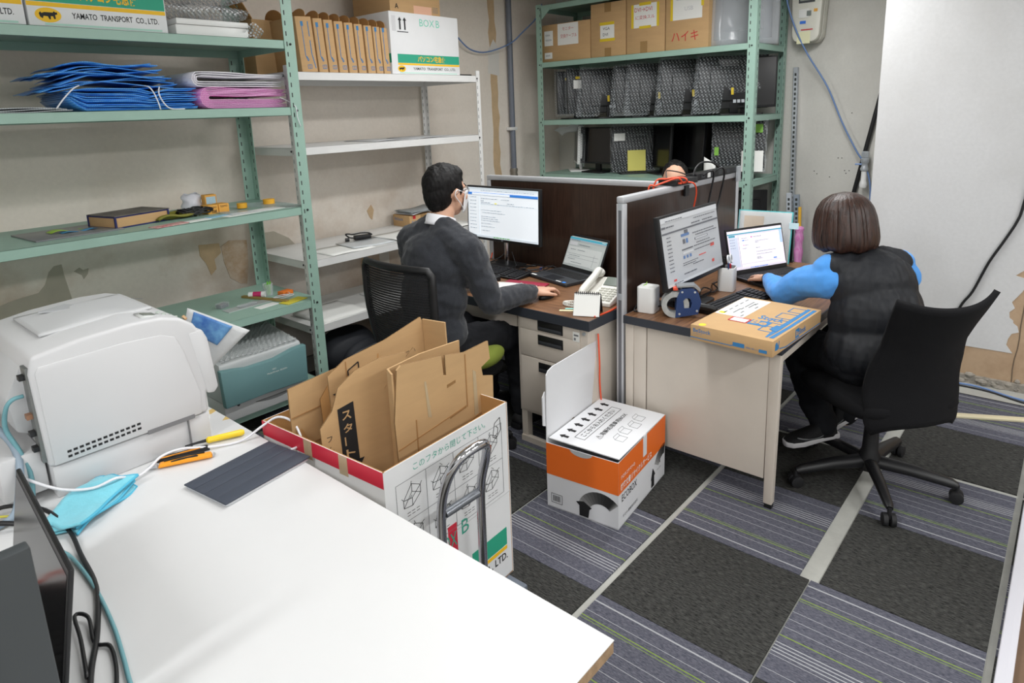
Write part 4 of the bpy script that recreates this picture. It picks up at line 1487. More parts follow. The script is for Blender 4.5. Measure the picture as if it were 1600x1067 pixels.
B().tube(smoothpath([(-0.2, 0.0, 0.1), (-0.28, -0.08, 0.05), (-0.2, -0.16, 0.02), (-0.1, -0.2, 0.02)], 4), 0.012, 6, flat=0.4).build('strap', BAG, t, smooth='all')

# ------------------------------------------------------------------ screens and electronics


def glow(n, c, e=0.9):
    return mat('glow_' + n, c, 0.35, emit=e)


SCR_OFF = mat('dark_screen', (14, 14, 16), 0.18)
G_WHITE = glow('white', (226, 232, 238), 0.62)
G_PALE = glow('pale', (206, 216, 224), 0.55)
G_GREY = glow('grey', (150, 158, 166), 0.45)
G_DARK = glow('dark', (90, 98, 108), 0.3)
G_BLUE = glow('blue', (52, 122, 205), 0.6)
G_YEL = glow('yellow', (226, 214, 90), 0.6)
G_GRN = glow('green', (120, 180, 110), 0.5)
D_BASE = glow('dim', (176, 178, 180), 0.22)
D_INK = glow('dim_ink', (96, 98, 104), 0.12)
D_BLUE = glow('dim_blue', (86, 116, 160), 0.2)
D_RED = glow('dim_red', (196, 70, 60), 0.25)
D_LT = glow('dim_light', (190, 192, 194), 0.26)
L_BASE = glow('lap_base', (222, 214, 226), 0.55)
L_TEAL = glow('lap_teal', (70, 150, 170), 0.5)
L_MAG = glow('lap_magenta', (190, 40, 150), 0.5)


def ui(parent, o, r_, u_, W, H, items):
    o = Vector(o)
    n = Vector(r_).cross(Vector(u_)).normalized()
    for k, (u0, u1, v0, v1, m_, nm) in enumerate(items):
        decal(rect(u0 * W, u1 * W, v0 * H, v1 * H), m_, parent, o + n * (0.0003 + 0.00004 * k), r_, u_, nm)


def text_rows(parent, o, r_, u_, W, H, rows, m_, name='text_rows'):
    """lines of small print on a screen as one flat print"""
    b = B()
    for (u0, u1, v, th) in rows:
        rnd = random.Random(int(u0 * 1000 + v * 977))
        u = u0
        while u < u1 - 0.004:
            l = rnd.uniform(0.01, 0.045)
            e = min(u1, u + l)
            b.prism(rect(u * W, e * W, v * H, (v + th) * H), 'z', -0.0002, 0.0003)
            u = e + 0.008
    ob = b.build(name, m_, parent, kind='stuff')
    n = Vector(r_).cross(Vector(u_)).normalized()
    return place(ob, Vector(o) + n * 0.0011, r_, u_)


def monitor(name, label, loc, rz, wd, h, z0, tilt=0.0, group=None, scr=SCR_OFF, bez=0.010, shell=BLACK, neck=True, basew=0.22, cat='monitor', thick=0.022):
    """local: screen looks to -y"""
    t = T(name, label, cat, loc, rz, group)
    M = Matrix.Translation((0, 0, z0 + h / 2)) @ Matrix.Rotation(-tilt, 4, 'X')
    b = B()
    b.mtx = M
    b.bx(-wd / 2, wd / 2, -0.004, thick, -h / 2, h / 2)
    b.build('housing', shell, t, bevel=0.003)
    b = B()
    b.mtx = M
    b.prism([(-wd * 0.36, -h * 0.36), (wd * 0.36, -h * 0.36), (wd * 0.34, h * 0.3), (-wd * 0.34, h * 0.3)], 'y', thick - 0.004, thick + 0.022)
    bs = b.build('back_shell', shell, t, bevel=0.008)
    b = B()
    b.mtx = M
    b.bx(-wd / 2 + bez, wd / 2 - bez, -0.0052, -0.0035, -h / 2 + bez * 1.6, h / 2 - bez)
    b.build('screen', scr, t)
    if neck:
        B().bx(-0.03, 0.03, thick, thick + 0.022, 0.012, z0 + h * 0.45).build('neck', shell, t, bevel=0.004)
        B().rbx(-basew / 2, basew / 2, -0.07, 0.11, 0, 0.012, 0.02).build('base', shell, t, bevel=0.003)
    return t, M


# --- monitor of the man
wd, h, z0 = 0.575, 0.325, 0.145
t, M = monitor('computer_monitor', 'lit monitor showing a mail page in front of the man in the cardigan', (2.825, 2.545, 0.70), -PI / 2 - R(1), wd, h, z0, R(2), scr=G_WHITE, neck=False)
B().tube([(0, 0.03, 0.012), (0, 0.03, 0.24)], 0.016, 12).build('neck', CHROME, t, smooth=True)
B().rbx(-0.11, 0.11, -0.05, 0.09, 0, 0.012, 0.02).build('base', BLACK, t, bevel=0.003)
o0 = M @ Vector((-wd / 2 + 0.01, -0.0054, -h / 2 + 0.016))
rr, uu = M.to_3x3() @ Vector((1, 0, 0)), M.to_3x3() @ Vector((0, 0, 1))
W_, H_ = wd - 0.02, h - 0.026
ui(t, o0, rr, uu, W_, H_, [(0, 1, 0.955, 1, G_PALE, 'tab_bar'), (0.0, 0.065, 0.855, 0.895, G_BLUE, 'app_tile'), (0.065, 0.62, 0.862, 0.888, G_WHITE, 'search_box'),
                          (0.0, 1.0, 0.845, 0.852, G_GREY, 'rule'), (0.62, 1.0, 0.852, 0.893, G_BLUE, 'title_bar'), (0.0, 1.0, 0.895, 0.902, G_BLUE, 'rule'),
                          (0.40, 0.435, 0.69, 0.712, G_YEL, 'highlight'), (0.18, 1.0, 0.667, 0.672, G_PALE, 'rule'), (0, 1, 0.0, 0.045, G_PALE, 'task_bar'), (0.17, 0.175, 0.05, 0.84, G_PALE, 'rule')])
text_rows(t, o0, rr, uu, W_, H_, [(0.03, 0.13, 0.80 - 0.07 * k, 0.012) for k in range(10)] + [(0.2, 0.45, 0.78, 0.014), (0.5, 0.62, 0.78, 0.012), (0.2, 0.24, 0.73, 0.02), (0.2, 0.34, 0.70, 0.014), (0.58, 0.68, 0.71, 0.012), (0.2, 0.95, 0.675, 0.01),
                                  (0.2, 0.5, 0.55, 0.012), (0.22, 0.55, 0.50, 0.012), (0.2, 0.42, 0.42, 0.012), (0.2, 0.45, 0.38, 0.012), (0.2, 0.48, 0.34, 0.012), (0.2, 0.36, 0.28, 0.012), (0.2, 0.4, 0.22, 0.012), (0.2, 0.33, 0.14, 0.012), (0.2, 0.95, 0.94, 0.01)], G_GREY)
text_rows(t, o0, rr, uu, W_, H_, [(0.38, 0.62, 0.012, 0.02)], G_GRN, 'task_icons')
txt('hp', 0.012, G_GREY, t, M @ Vector((-0.006, -0.0045, -h / 2 + 0.003)), rr, uu, 'maker_mark')

# --- monitor of the person in the vest
wd, h, z0 = 0.555, 0.325, 0.115
t, M = monitor('computer_monitor', 'dim monitor showing a shop page on the right-hand desk', (2.735, 1.305, 0.70), R(-1.0), wd, h, z0, R(9), scr=D_BASE)
o0 = M @ Vector((-wd / 2 + 0.01, -0.0054, -h / 2 + 0.016))
rr, uu = M.to_3x3() @ Vector((1, 0, 0)), M.to_3x3() @ Vector((0, 0, 1))
W_, H_ = wd - 0.02, h - 0.026
ui(t, o0, rr, uu, W_, H_, [(0, 1, 0.93, 1, D_LT, 'tab_bar'), (0, 1, 0.76, 0.785, D_INK, 'menu_bar'), (0.30, 0.44, 0.66, 0.70, D_BLUE, 'shop_logo'), (0.32, 0.36, 0.55, 0.62, D_INK, 'picture'), (0.375, 0.41, 0.55, 0.62, D_BLUE, 'picture'),
                          (0.53, 0.77, 0.555, 0.585, D_INK, 'button'), (0.54, 0.76, 0.56, 0.58, D_LT, 'button_face'), (0.29, 0.48, 0.455, 0.475, D_INK, 'heading'), (0.3, 0.48, 0.40, 0.43, D_LT, 'field'),
                          (0.3, 0.33, 0.33, 0.375, D_BLUE, 'icon'), (0.355, 0.385, 0.33, 0.375, D_BLUE, 'icon'), (0.41, 0.44, 0.33, 0.375, D_BLUE, 'icon'), (0.80, 0.87, 0.37, 0.42, D_RED, 'red_badge'), (0.57, 0.70, 0.295, 0.31, D_RED, 'red_link'),
                          (0.80, 0.84, 0.12, 0.165, D_RED, 'red_badge'), (0.10, 0.145, 0.06, 0.09, D_RED, 'red_badge'), (0.0, 0.06, 0.845, 0.875, D_INK, 'shop_mark'), (0.36, 0.42, 0.70, 0.75, D_INK, 'funnel'), (0, 1, 0, 0.035, D_LT, 'task_bar')])
text_rows(t, o0, rr, uu, W_, H_, [(0.07, 0.2, 0.85, 0.02), (0.07, 0.35, 0.94, 0.012), (0.55, 0.95, 0.88, 0.012), (0.5, 0.66, 0.81, 0.018), (0.7, 0.9, 0.81, 0.018)] + [(0.06, 0.13, 0.70 - 0.055 * k, 0.014) for k in range(10)] +
          [(0.5, 0.9, 0.66, 0.014), (0.55, 0.95, 0.62, 0.014), (0.55, 0.8, 0.50, 0.014), (0.5, 0.9, 0.46, 0.014), (0.5, 0.85, 0.40, 0.014), (0.28, 0.55, 0.26, 0.012), (0.28, 0.5, 0.23, 0.012), (0.45, 0.65, 0.2, 0.014), (0.28, 0.5, 0.10, 0.018), (0.1, 0.25, 0.02, 0.012)], D_INK)


def laptop(name, label, loc, rz, wd, d, h, tilt, scr, shell=DGREY):
    """local: hinge on the x axis, base reaches to -y, lid rises from the hinge leaning to +y"""
    t = T(name, label, 'laptop', loc, rz)
    B().rbx(-wd / 2, wd / 2, -d, 0, 0.002, 0.018, 0.01).build('base', shell, t, bevel=0.002)
    b = B()
    for r_ in range(5):
        for k in range(15):
            x = -wd * 0.44 + k * wd * 0.059
            y = -0.03 - r_ * 0.0185
            b.bx(x, x + wd * 0.052, y - 0.015, y, 0.018, 0.0198)
    b.build('keys', BLACKM, t, kind='stuff')
    B().bx(-0.055, 0.05, -d + 0.012, -d + 0.085, 0.0178, 0.0186).build('touchpad', mat('touchpad', (40, 42, 46), 0.35), t)
    M = Matrix.Translation((0, 0, 0.016)) @ Matrix.Rotation(-tilt, 4, 'X')
    b = B()
    b.mtx = M
    b.bx(-wd / 2, wd / 2, 0.0, 0.007, 0, h)
    b.build('lid', shell, t, bevel=0.002)
    b = B()
    b.mtx = M
    b.bx(-wd / 2 + 0.002, wd / 2 - 0.002, -0.0008, 0.0004, 0.004, h - 0.002)
    b.build('bezel', BLACK, t)
    b = B()
    b.mtx = M
    b.bx(-wd / 2 + 0.008, wd / 2 - 0.008, -0.0014, -0.0004, 0.022, h - 0.012)
    b.build('screen', scr, t)
    o0 = M @ Vector((-wd / 2 + 0.008, -0.0016, 0.022))
    return t, o0, M.to_3x3() @ Vector((1, 0, 0)), M.to_3x3() @ Vector((0, 0, 1)), wd - 0.016, h - 0.034


t, o0, rr, uu, W_, H_ = laptop('laptop', 'dark grey open laptop beside the white desk phone', (2.885, 2.045, 0.70), R(-104), 0.315, 0.225, 0.205, R(24), glow('lapL', (168, 174, 172), 0.3))
ui(t, o0, rr, uu, W_, H_, [(0, 1, 0.90, 0.97, L_TEAL, 'title_bar'), (0, 1, 0.86, 0.90, G_GREY, 'tool_bar'), (0.03, 0.25, 0.70, 0.82, D_LT, 'panel'), (0.03, 0.95, 0.06, 0.66, glow('lapL2', (184, 188, 186), 0.33), 'page'), (0.05, 0.9, 0.42, 0.428, G_DARK, 'rule'), (0.05, 0.9, 0.30, 0.306, G_DARK, 'rule'), (0.78, 0.785, 0.1, 0.5, G_DARK, 'rule'), (0.15, 0.75, 0.07, 0.075, G_DARK, 'rule'), (0.88, 0.97, 0.93, 0.95, PAPER, 'buttons')])
text_rows(t, o0, rr, uu, W_, H_, [(0.05, 0.3, 0.87, 0.014), (0.3, 0.6, 0.74, 0.016), (0.1, 0.25, 0.56, 0.016), (0.3, 0.5, 0.56, 0.016), (0.1, 0.4, 0.36, 0.014), (0.1, 0.3, 0.24, 0.014), (0.2, 0.5, 0.14, 0.014)], G_DARK)
B().bx(-0.15, -0.11, -0.219, -0.205, 0.0182, 0.0188).build('sticker', PAPER, t)
B().bx(0.11, 0.13, -0.215, -0.198, 0.0182, 0.0188).build('sticker', G_BLUE, t)
B().bx(0.06, 0.10, -0.215, -0.207, 0.0182, 0.0188).build('sticker', PAPER, t)

t, o0, rr, uu, W_, H_ = laptop('laptop', 'black open laptop with bright mail window used by the person in the vest', (3.425, 1.245, 0.70), R(-25), 0.395, 0.25, 0.242, R(14), L_BASE, BLACK)
ui(t, o0, rr, uu, W_, H_, [(0, 1, 0.90, 0.93, L_TEAL, 'title_bar'), (0.02, 0.13, 0.84, 0.89, L_TEAL, 'folder_tile'), (0.02, 0.17, 0.08, 0.83, glow('pane', (196, 204, 222), 0.5), 'side_pane'), (0.19, 0.98, 0.06, 0.86, glow('win', (230, 224, 234), 0.6), 'window'),
                          (0.185, 0.19, 0.06, 0.87, G_GREY, 'rule'), (0.19, 0.94, 0.87, 0.874, G_GREY, 'rule'), (0.94, 0.99, 0.55, 0.9, glow('pane2', (170, 196, 226), 0.5), 'back_window'), (0.38, 0.384, 0.08, 0.85, G_PALE, 'rule'),
                          (0.41, 0.432, 0.785, 0.815, L_MAG, 'avatar'), (0.25, 0.29, 0.72, 0.745, G_BLUE, 'chip'), (0.26, 0.275, 0.60, 0.62, L_MAG, 'avatar'), (0.78, 0.84, 0.17, 0.20, G_BLUE, 'send_button'), (0.19, 0.94, 0.135, 0.14, G_GREY, 'rule'), (0, 1, 0, 0.05, glow('task', (214, 208, 222), 0.55), 'task_bar')])
text_rows(t, o0, rr, uu, W_, H_, [(0.03, 0.12, 0.77 - 0.07 * k, 0.014) for k in range(4)] + [(0.24, 0.34, 0.78, 0.016), (0.3, 0.36, 0.725, 0.014), (0.29, 0.35, 0.60, 0.014), (0.24, 0.32, 0.52, 0.014), (0.45, 0.6, 0.79, 0.018), (0.48, 0.75, 0.68, 0.014), (0.48, 0.55, 0.64, 0.02), (0.48, 0.56, 0.50, 0.018), (0.48, 0.85, 0.40, 0.014),
                                  (0.48, 0.78, 0.33, 0.014), (0.48, 0.58, 0.22, 0.014), (0.48, 0.55, 0.25, 0.02)], G_GREY)
text_rows(t, o0, rr, uu, W_, H_, [(0.34, 0.66, 0.015, 0.02)], G_BLUE, 'task_icons')


def keyboard(label, loc, rz, L=0.44, D=0.135):
    t = T('keyboard', label, 'keyboard', loc, rz)
    b = B().prism([(-D / 2, 0.002), (-D / 2, 0.012), (D / 2, 0.024), (D / 2, 0.002)], 'x', -L / 2, L / 2)
    b.build('case', BLACK, t, bevel=0.003)
    b = B()
    for r_ in range(6):
        y = -D / 2 + 0.012 + r_ * 0.0192
        z = 0.012 + 0.012 * (y + D / 2) / D
        for k in range(21):
            x = -L / 2 + 0.012 + k * (L - 0.024) / 21
            if k == 14 or k == 17:
                continue
            b.bx(x + 0.001, x + 0.0175, y, y + 0.0155, z, z + 0.006)
    b.build('keys', mat('key_black', (34, 34, 38), 0.5), t, kind='stuff')
    return t


keyboard('black keyboard under the lit monitor of the man', (2.665, 2.47, 0.70), R(-92))
keyboard('black keyboard between the dim monitor and the flat carton', (2.825, 1.125, 0.70), R(-7))

# --- phone
PH = mat('phone_white', (232, 230, 222), 0.4)
t = T('desk_phone', 'white office desk phone with corded handset', 'phone', (2.555, 1.675, 0.70), R(-82))
b = B().prism([(-0.11, 0.0), (-0.11, 0.02), (0.05, 0.055), (0.11, 0.085), (0.115, 0.0)], 'x', -0.09, 0.09)
b.build('body', PH, t, bevel=0.006)
b = B()
sl = math.atan2(0.035, 0.16)
for r_ in range(6):
    for k in range(4):
        x = -0.015 + k * 0.025
        y = -0.095 + r_ * 0.022
        z = 0.02 + 0.035 * (y + 0.11) / 0.16
        b.bx(x, x + 0.019, y, y + 0.013, z, z + 0.006)
b.build('keypad', mat('phone_keys', (206, 206, 196), 0.5), t, kind='stuff')
B().prism([(0.052, 0.0565), (0.105, 0.0835), (0.105, 0.0865), (0.052, 0.0595)], 'x', -0.02, 0.08).build('display', mat('phone_display', (96, 106, 96), 0.2), t)
hs = B()
hs.tube(smoothpath([(-0.06, -0.105, 0.040), (-0.06, -0.09, 0.062), (-0.06, -0.04, 0.078), (-0.06, 0.03, 0.098), (-0.06, 0.085, 0.118), (-0.06, 0.105, 0.105)], 5), [0.018] * 26, 12)
hs.ell((-0.06, -0.10, 0.040), (0.026, 0.028, 0.022), 14, 8)
hs.ell((-0.06, 0.10, 0.104), (0.026, 0.03, 0.022), 14, 8)
hs.build('handset', PH, t, smooth='all')
pts = [(-0.06 + 0.0, -0.115, 0.03), (-0.09, -0.15, 0.018)]
coil = []
for i in range(150):
    k = i / 149
    c = Vector((-0.065 - 0.055 * math.sin(k * PI * 1.25), -0.12 - 0.055 * k - 0.02 * math.sin(k * PI), 0.011))
    a = i * 0.95
    coil.append(c + Vector((0.0075 * math.cos(a), 0.003 * math.sin(a), 0.0075 * math.sin(a))))
B().tube(coil, 0.0022, 5).build('coil_cord', PH, t, smooth='all')

# --- desk calendar
t = T('desk_calendar', 'small black-backed desk calendar with a blank white page', 'calendar', (2.33, 1.605, 0.70), R(-66))
sheet_th = 0.0025
b = B()
b.mtx = Matrix.Translation((0, -0.045, 0)) @ Matrix.Rotation(R(-24), 4, 'X')
b.bx(-0.06, 0.06, 0.0, 0.003, 0, 0.105)
b.build('front_board', BLACK, t)
b = B()
b.mtx = Matrix.Translation((0, 0.045, 0)) @ Matrix.Rotation(R(24), 4, 'X')
b.bx(-0.06, 0.06, -0.003, 0.0, 0, 0.105)
b.build('back_board', BLACK, t)
b = B()
b.mtx = Matrix.Translation((0, -0.046, 0.002)) @ Matrix.Rotation(R(-24), 4, 'X')
b.bx(-0.058, 0.058, -0.003, -0.0005, 0.0, 0.10)
b.build('page', PAPER, t)
b = B()
for k in range(12):
    x = -0.05 + k * 0.009
    b.tube([(x, -0.007 + 0.006 * math.cos(a), 0.097 + 0.008 * math.sin(a)) for a in [2 * PI * q / 8 for q in range(8)]], 0.0012, 5, closed=True)
b.build('wire_binding', BLACK, t, kind='stuff')
o = B().bx(-0.035, 0.035, -0.01, 0.01, 0, 0.001).build('sticky_note', mat('pale_sticky', (226, 222, 180), 0.6), None, loc=(2.315, 1.71, 0.7003), rz=R(-60))
tag(o, 'pale sticky note strip beside the desk calendar', 'note', 'sticky notes')
o = B().bx(-0.02, 0.02, -0.008, 0.008, 0, 0.001).build('sticky_note', mat('teal_sticky', (150, 216, 210), 0.6), None, loc=(2.342, 1.715, 0.7015), rz=R(-60))
tag(o, 'teal sticky note strip beside the desk calendar', 'note', 'sticky notes')

# --- papers, pen, box on the left desk
o = B().sheet(lambda u, v: (-0.15 + 0.30 * u, -0.10 + 0.2 * v, 0.008 + 0.004 * math.sin(4 * u) * v), 8, 4, 0.006).build('notebook', PAPER, None, smooth='all', loc=(2.43, 2.19, 0.70), rz=R(-68))
tag(o, 'open white notebook under the arm of the man in the cardigan', 'notebook')
o = B().bx(-0.12, 0.12, -0.03, 0.03, 0, 0.008).build('red_folder', mat('crimson_cover', (156, 36, 62), 0.5), None, bevel=0.002, loc=(2.575, 2.165, 0.70), rz=R(-78))
tag(o, 'crimson folder edge between the notebook and the grey laptop', 'folder')
t = T('pen', 'grey ballpoint pen lying on the open notebook', 'pen', (2.47, 2.17, 0.7145), R(-20))
B().tube([(-0.06, 0, 0), (-0.045, 0, 0), (0.05, 0, 0), (0.055, 0, 0)], [0.0015, 0.0045, 0.0045, 0.003], 8).build('barrel', mat('pen_grey', (90, 92, 100), 0.4), t, smooth=True)
B().bx(0.02, 0.055, -0.0015, 0.0015, 0.004, 0.007).build('clip', STEEL, t)
t = T('mini_computer', 'flat black mini computer beside the notebook on the left desk', 'computer', (2.49, 2.40, 0.70), R(-88))
B().bx(-0.075, 0.075, -0.06, 0.06, 0, 0.026).build('case', BLACK, t, bevel=0.004)
b = B()
for k in range(8):
    b.bx(-0.06 + 0.014 * k, -0.052 + 0.014 * k, -0.0605, -0.0598, 0.008, 0.018)
b.build('ports', DGREY, t, kind='stuff')
t = T('computer_mouse', 'black mouse under the right hand of the man', 'mouse', (2.425, 1.915, 0.70), R(-95))
b = B().ell((0, 0, 0.008), (0.028, 0.05, 0.026), 18, 10)
o = b.build('shell', BLACK, t, smooth='all')
for v in o.data.vertices:
    v.co.z = max(0, v.co.z)
B().tube([(0, 0.028, 0.030), (0, 0.04, 0.026)], 0.004, 8).build('wheel', DGREY, t, smooth=True)

# --- cables on the left desk
rnd = random.Random(6)


def tangle(cx, cy, z, r_, n, seed, sx=1.0, sy=1.0):
    rnd = random.Random(seed)
    return [(cx + sx * r_ * math.cos(i * 0.8 + rnd.uniform(-.3, .3)) * rnd.uniform(0.5, 1), cy + sy * r_ * math.sin(i * 0.8) * rnd.uniform(0.5, 1), z + rnd.uniform(0.004, 0.03)) for i in range(n)]


cable('cable', 'black cable looped behind the man\'s keyboard below the lit monitor', [(2.90, 2.56, 0.85), (2.88, 2.60, 0.75), (2.75, 2.62, 0.705)] + tangle(2.80, 2.33, 0.70, 0.09, 14, 3, 0.7, 1.2) + [(2.93, 2.25, 0.72)], 0.0035, BLACK)
cable('cable', 'black cable running from the monitor foot to the grey laptop', [(2.87, 2.52, 0.78), (2.83, 2.45, 0.706), (2.78, 2.38, 0.706), (2.84, 2.30, 0.71), (2.90, 2.26, 0.72), (2.91, 2.22, 0.714)], 0.003, BLACK)
t = T('usb_plug', 'blue plug end among the black cables on the left desk', 'plug', (2.875, 2.305, 0.70), R(30))
B().bx(-0.012, 0.012, -0.006, 0.006, 0.0, 0.010).build('plug_body', mat('usb_blue', (44, 92, 190), 0.4), t, bevel=0.001)
B().bx(0.012, 0.022, -0.005, 0.005, 0.002, 0.008).build('plug_tip', STEEL, t)
cable('cable', 'orange cable on the left desk running behind the partition post', [(2.30, 1.55, 0.704), (2.40, 1.54, 0.704), (2.50, 1.548, 0.703), (2.62, 1.545, 0.704), (2.75, 1.55, 0.704)], 0.004, REDC)
cable('cable', 'orange cable hanging down beside the drawer pedestal', [(2.32, 1.545, 0.62), (2.33, 1.545, 0.48), (2.34, 1.55, 0.36), (2.36, 1.545, 0.18), (2.40, 1.545, 0.02), (2.5, 1.54, 0.006)], 0.004, REDC)
cable('cable', 'orange cable at the far left corner of the man\'s desk', [(2.92, 2.74, 0.705), (2.95, 2.755, 0.73), (2.97, 2.78, 0.70), (2.985, 2.80, 0.55)], 0.004, REDC)

# ------------------------------------------------------------------ things on the right-hand desk
t = T('white_cube', 'rounded white cube speaker on the near corner of the right desk', 'speaker', (2.515, 1.405, 0.70), R(8))
B().rbx(-0.042, 0.042, -0.042, 0.042, 0.0, 0.118, 0.018, 6).build('shell', WPLAS, t, bevel=0.005, seg=3)
B().tube([(0, 0.0, 0.117), (0.0, 0.0, 0.1195)], 0.022, 16).build('top_ring', PAPER, t, smooth=True)
B().tube([(-0.01, 0.02, 0.119), (0.0, 0.01, 0.125), (0.02, 0.015, 0.128)], 0.0018, 6).build('green_thread', mat('lime_thread', (150, 206, 60), 0.5), t)
t = T('pen_cup', 'square white pen cup with scissors on the right desk', 'cup', (3.035, 1.262, 0.70), R(12))
b = B()
b.rbx(-0.04, 0.04, -0.04, 0.04, 0, 0.118, 0.016, 5)
b.build('cup', WPLAS, t, bevel=0.003)
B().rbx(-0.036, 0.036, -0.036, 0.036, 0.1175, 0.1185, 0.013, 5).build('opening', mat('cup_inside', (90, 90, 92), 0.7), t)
b = B()
b.tube([(0.0, -0.005, 0.10), (0.005, -0.005, 0.135)], 0.006, 8)
for (x, y, z) in ((-0.006, -0.005, 0.155), (0.03, -0.01, 0.153)):
    b.tube([(x + 0.019 * math.cos(a), y + 0.004 * math.sin(a), z + 0.019 * math.sin(a)) for a in [2 * PI * q / 16 for q in range(16)]], 0.0045, 8, closed=True)
b.build('scissors', mat('scissors_white', (226, 228, 230), 0.35), t, smooth='all')
for i, (x, y, m_, dx, h) in enumerate(((-0.022, 0.01, BLACK, -0.008, 0.165), (-0.028, -0.012, mat('pen_blue', (60, 80, 120), 0.4), -0.012, 0.145), (-0.015, -0.02, INKR, -0.02, 0.14), (0.025, 0.018, BLACK, 0.012, 0.16), (-0.005, 0.022, BLACK, 0.0, 0.17))):
    B().tube([(x, y, 0.05), (x + dx, y, h)], 0.0045, 8).build('pen', m_, t, smooth=True)

NAVY2 = mat('dispenser_blue', (38, 62, 108), 0.4)
t = T('tape_dispenser', 'dark blue hand tape dispenser with a large tape roll', 'tape dispenser', (2.535, 1.235, 0.70), R(-58))
sp = [(-0.045, 0.003), (0.05, 0.02), (0.062, 0.075), (0.05, 0.115), (0.025, 0.135), (-0.025, 0.13), (-0.04, 0.09)]
hole = [(-0.012, 0.045), (0.0, 0.04), (0.014, 0.05), (0.02, 0.072), (0.012, 0.09), (-0.004, 0.092)]
for y in (-0.03, 0.026):
    b = B()
    n = len(sp)
    cx_, cz_ = 0.004, 0.066
    ho = [(cx_ + (0.02 * math.cos(a)), cz_ + 0.026 * math.sin(a)) for a in [math.atan2(p[1] - cz_, p[0] - cx_) for p in sp]]
    for i in range(n):
        j = (i + 1) % n
        b.prism([sp[i], sp[j], ho[j], ho[i]], 'y', y, y + 0.004)
    b.build('side_plate', NAVY2, t)
    bb = B()
    for (x, z) in ((-0.028, 0.02), (0.045, 0.035), (0.035, 0.118), (-0.018, 0.118)):
        bb.tube([(x, y - 0.0015, z), (x, y + 0.0055, z)], 0.005, 8)
    bb.build('rivets', STEEL, t, kind='stuff')
b = B()
prof = [(0.036, -0.024), (0.058, -0.024), (0.058, 0.024), (0.036, 0.024)]
b.mtx = Matrix.Translation((-0.045, 0, 0.058)) @ Matrix.Rotation(PI / 2, 4, 'X')
v = []
n = 28
f = []
for r_, z in prof:
    for k in range(n):
        v.append((r_ * math.cos(2 * PI * k / n), r_ * math.sin(2 * PI * k / n), z))
for i in range(4):
    for k in range(n):
        f.append((i * n + k, i * n + (k + 1) % n, ((i + 1) % 4) * n + (k + 1) % n, ((i + 1) % 4) * n + k))
b.add(v, f)
b.build('tape_roll', mat('clear_tape_roll', (190, 192, 190), 0.3, c2=(150, 152, 150), scale=40), t, smooth=True)
b = B().tube(smoothpath([(0.03, 0, 0.05), (0.08, 0, 0.045), (0.13, 0, 0.03)], 4), 0.014, 10)
b.build('handle', BLACK, t, smooth='all')
B().prism([(-0.04, 0.136), (0.03, 0.14), (0.055, 0.12), (0.06, 0.125), (0.035, 0.148), (-0.04, 0.142)], 'y', -0.026, 0.026).build('cutter_guard', mat('guard_grey', (150, 154, 158), 0.3, 0.4), t)
B().bx(-0.055, -0.035, -0.02, 0.02, 0.122, 0.134).build('red_tab', mat('red_tab', (226, 86, 60), 0.4), t, bevel=0.002)

# carton lying on the corner of the right desk
s_ = (0.48, 0.325, 0.062)
t = carton('cardboard_box', 'flat brown carton with blue print lying on the corner of the right desk', s_, (2.515, 0.915, 0.7005), CARD, rz=R(-3), group=None)
p, r_, u_ = fpt(s_, '+z', 0, 0)
decal(rect(0.19, 0.46, 0.20, 0.32), PAPER, t, p, r_, u_, 'address_label')
b = [((0.20 + 0.045 * i, 0.215 + 0.02 * (i % 3)), (0.23 + 0.045 * i, 0.215 + 0.02 * (i % 3))) for i in range(5)] + [((0.21 + 0.05 * i, 0.29), (0.24 + 0.05 * i, 0.29)) for i in range(5)] + [((0.23, 0.26), (0.30, 0.26)), ((0.33, 0.255), (0.42, 0.255)), ((0.33, 0.24), (0.40, 0.24))]
lines(b, 0.006, INKG, t, p - Vector((0, 0, -0.0005)), r_, u_, 'address_print')
decal(rect(0.20, 0.225, 0.285, 0.31), mat('yellow_print', (240, 226, 60), 0.6), t, p + Vector((0, 0, 0.0006)), r_, u_, 'yellow_mark')
decal(rect(0.135, 0.185, 0.165, 0.235), PAPER, t, p, r_, u_, 'red_frame_label')
lines([((0.135, 0.165), (0.185, 0.165)), ((0.185, 0.165), (0.185, 0.235)), ((0.185, 0.235), (0.135, 0.235)), ((0.135, 0.235), (0.135, 0.165))], 0.006, INKR, t, p + Vector((0, 0, 0.0006)), r_, u_, 'red_frame')
decal(rect(0.135, 0.20, 0.085, 0.16), INKB, t, p, r_, u_, 'logo_block')
txt('Be', 0.05, CARD, t, p + Vector((0.150, 0.155, 0.0006)), (0, -1, 0), (1, 0, 0), 'logo_letters', width=0.06, bold=0.03)
txt('Stock', 0.05, INKB, t, p + Vector((0.150, 0.155 - 0.0, 0.0)) + Vector((0.07, 0.0, 0)), (0, -1, 0), (1, 0, 0), 'logo_letters', width=0.10, bold=0.02)
sp = [(0.02 + 0.016 * math.cos(a * PI / 6), 0.285 + 0.014 * math.sin(a * PI / 6)) for a in range(12)]
decal([(0.0, 0.0)] and [(a, c) for a, c in sp], mat('yellow_spot', (226, 206, 50), 0.6), t, p, r_, u_, 'yellow_spot')
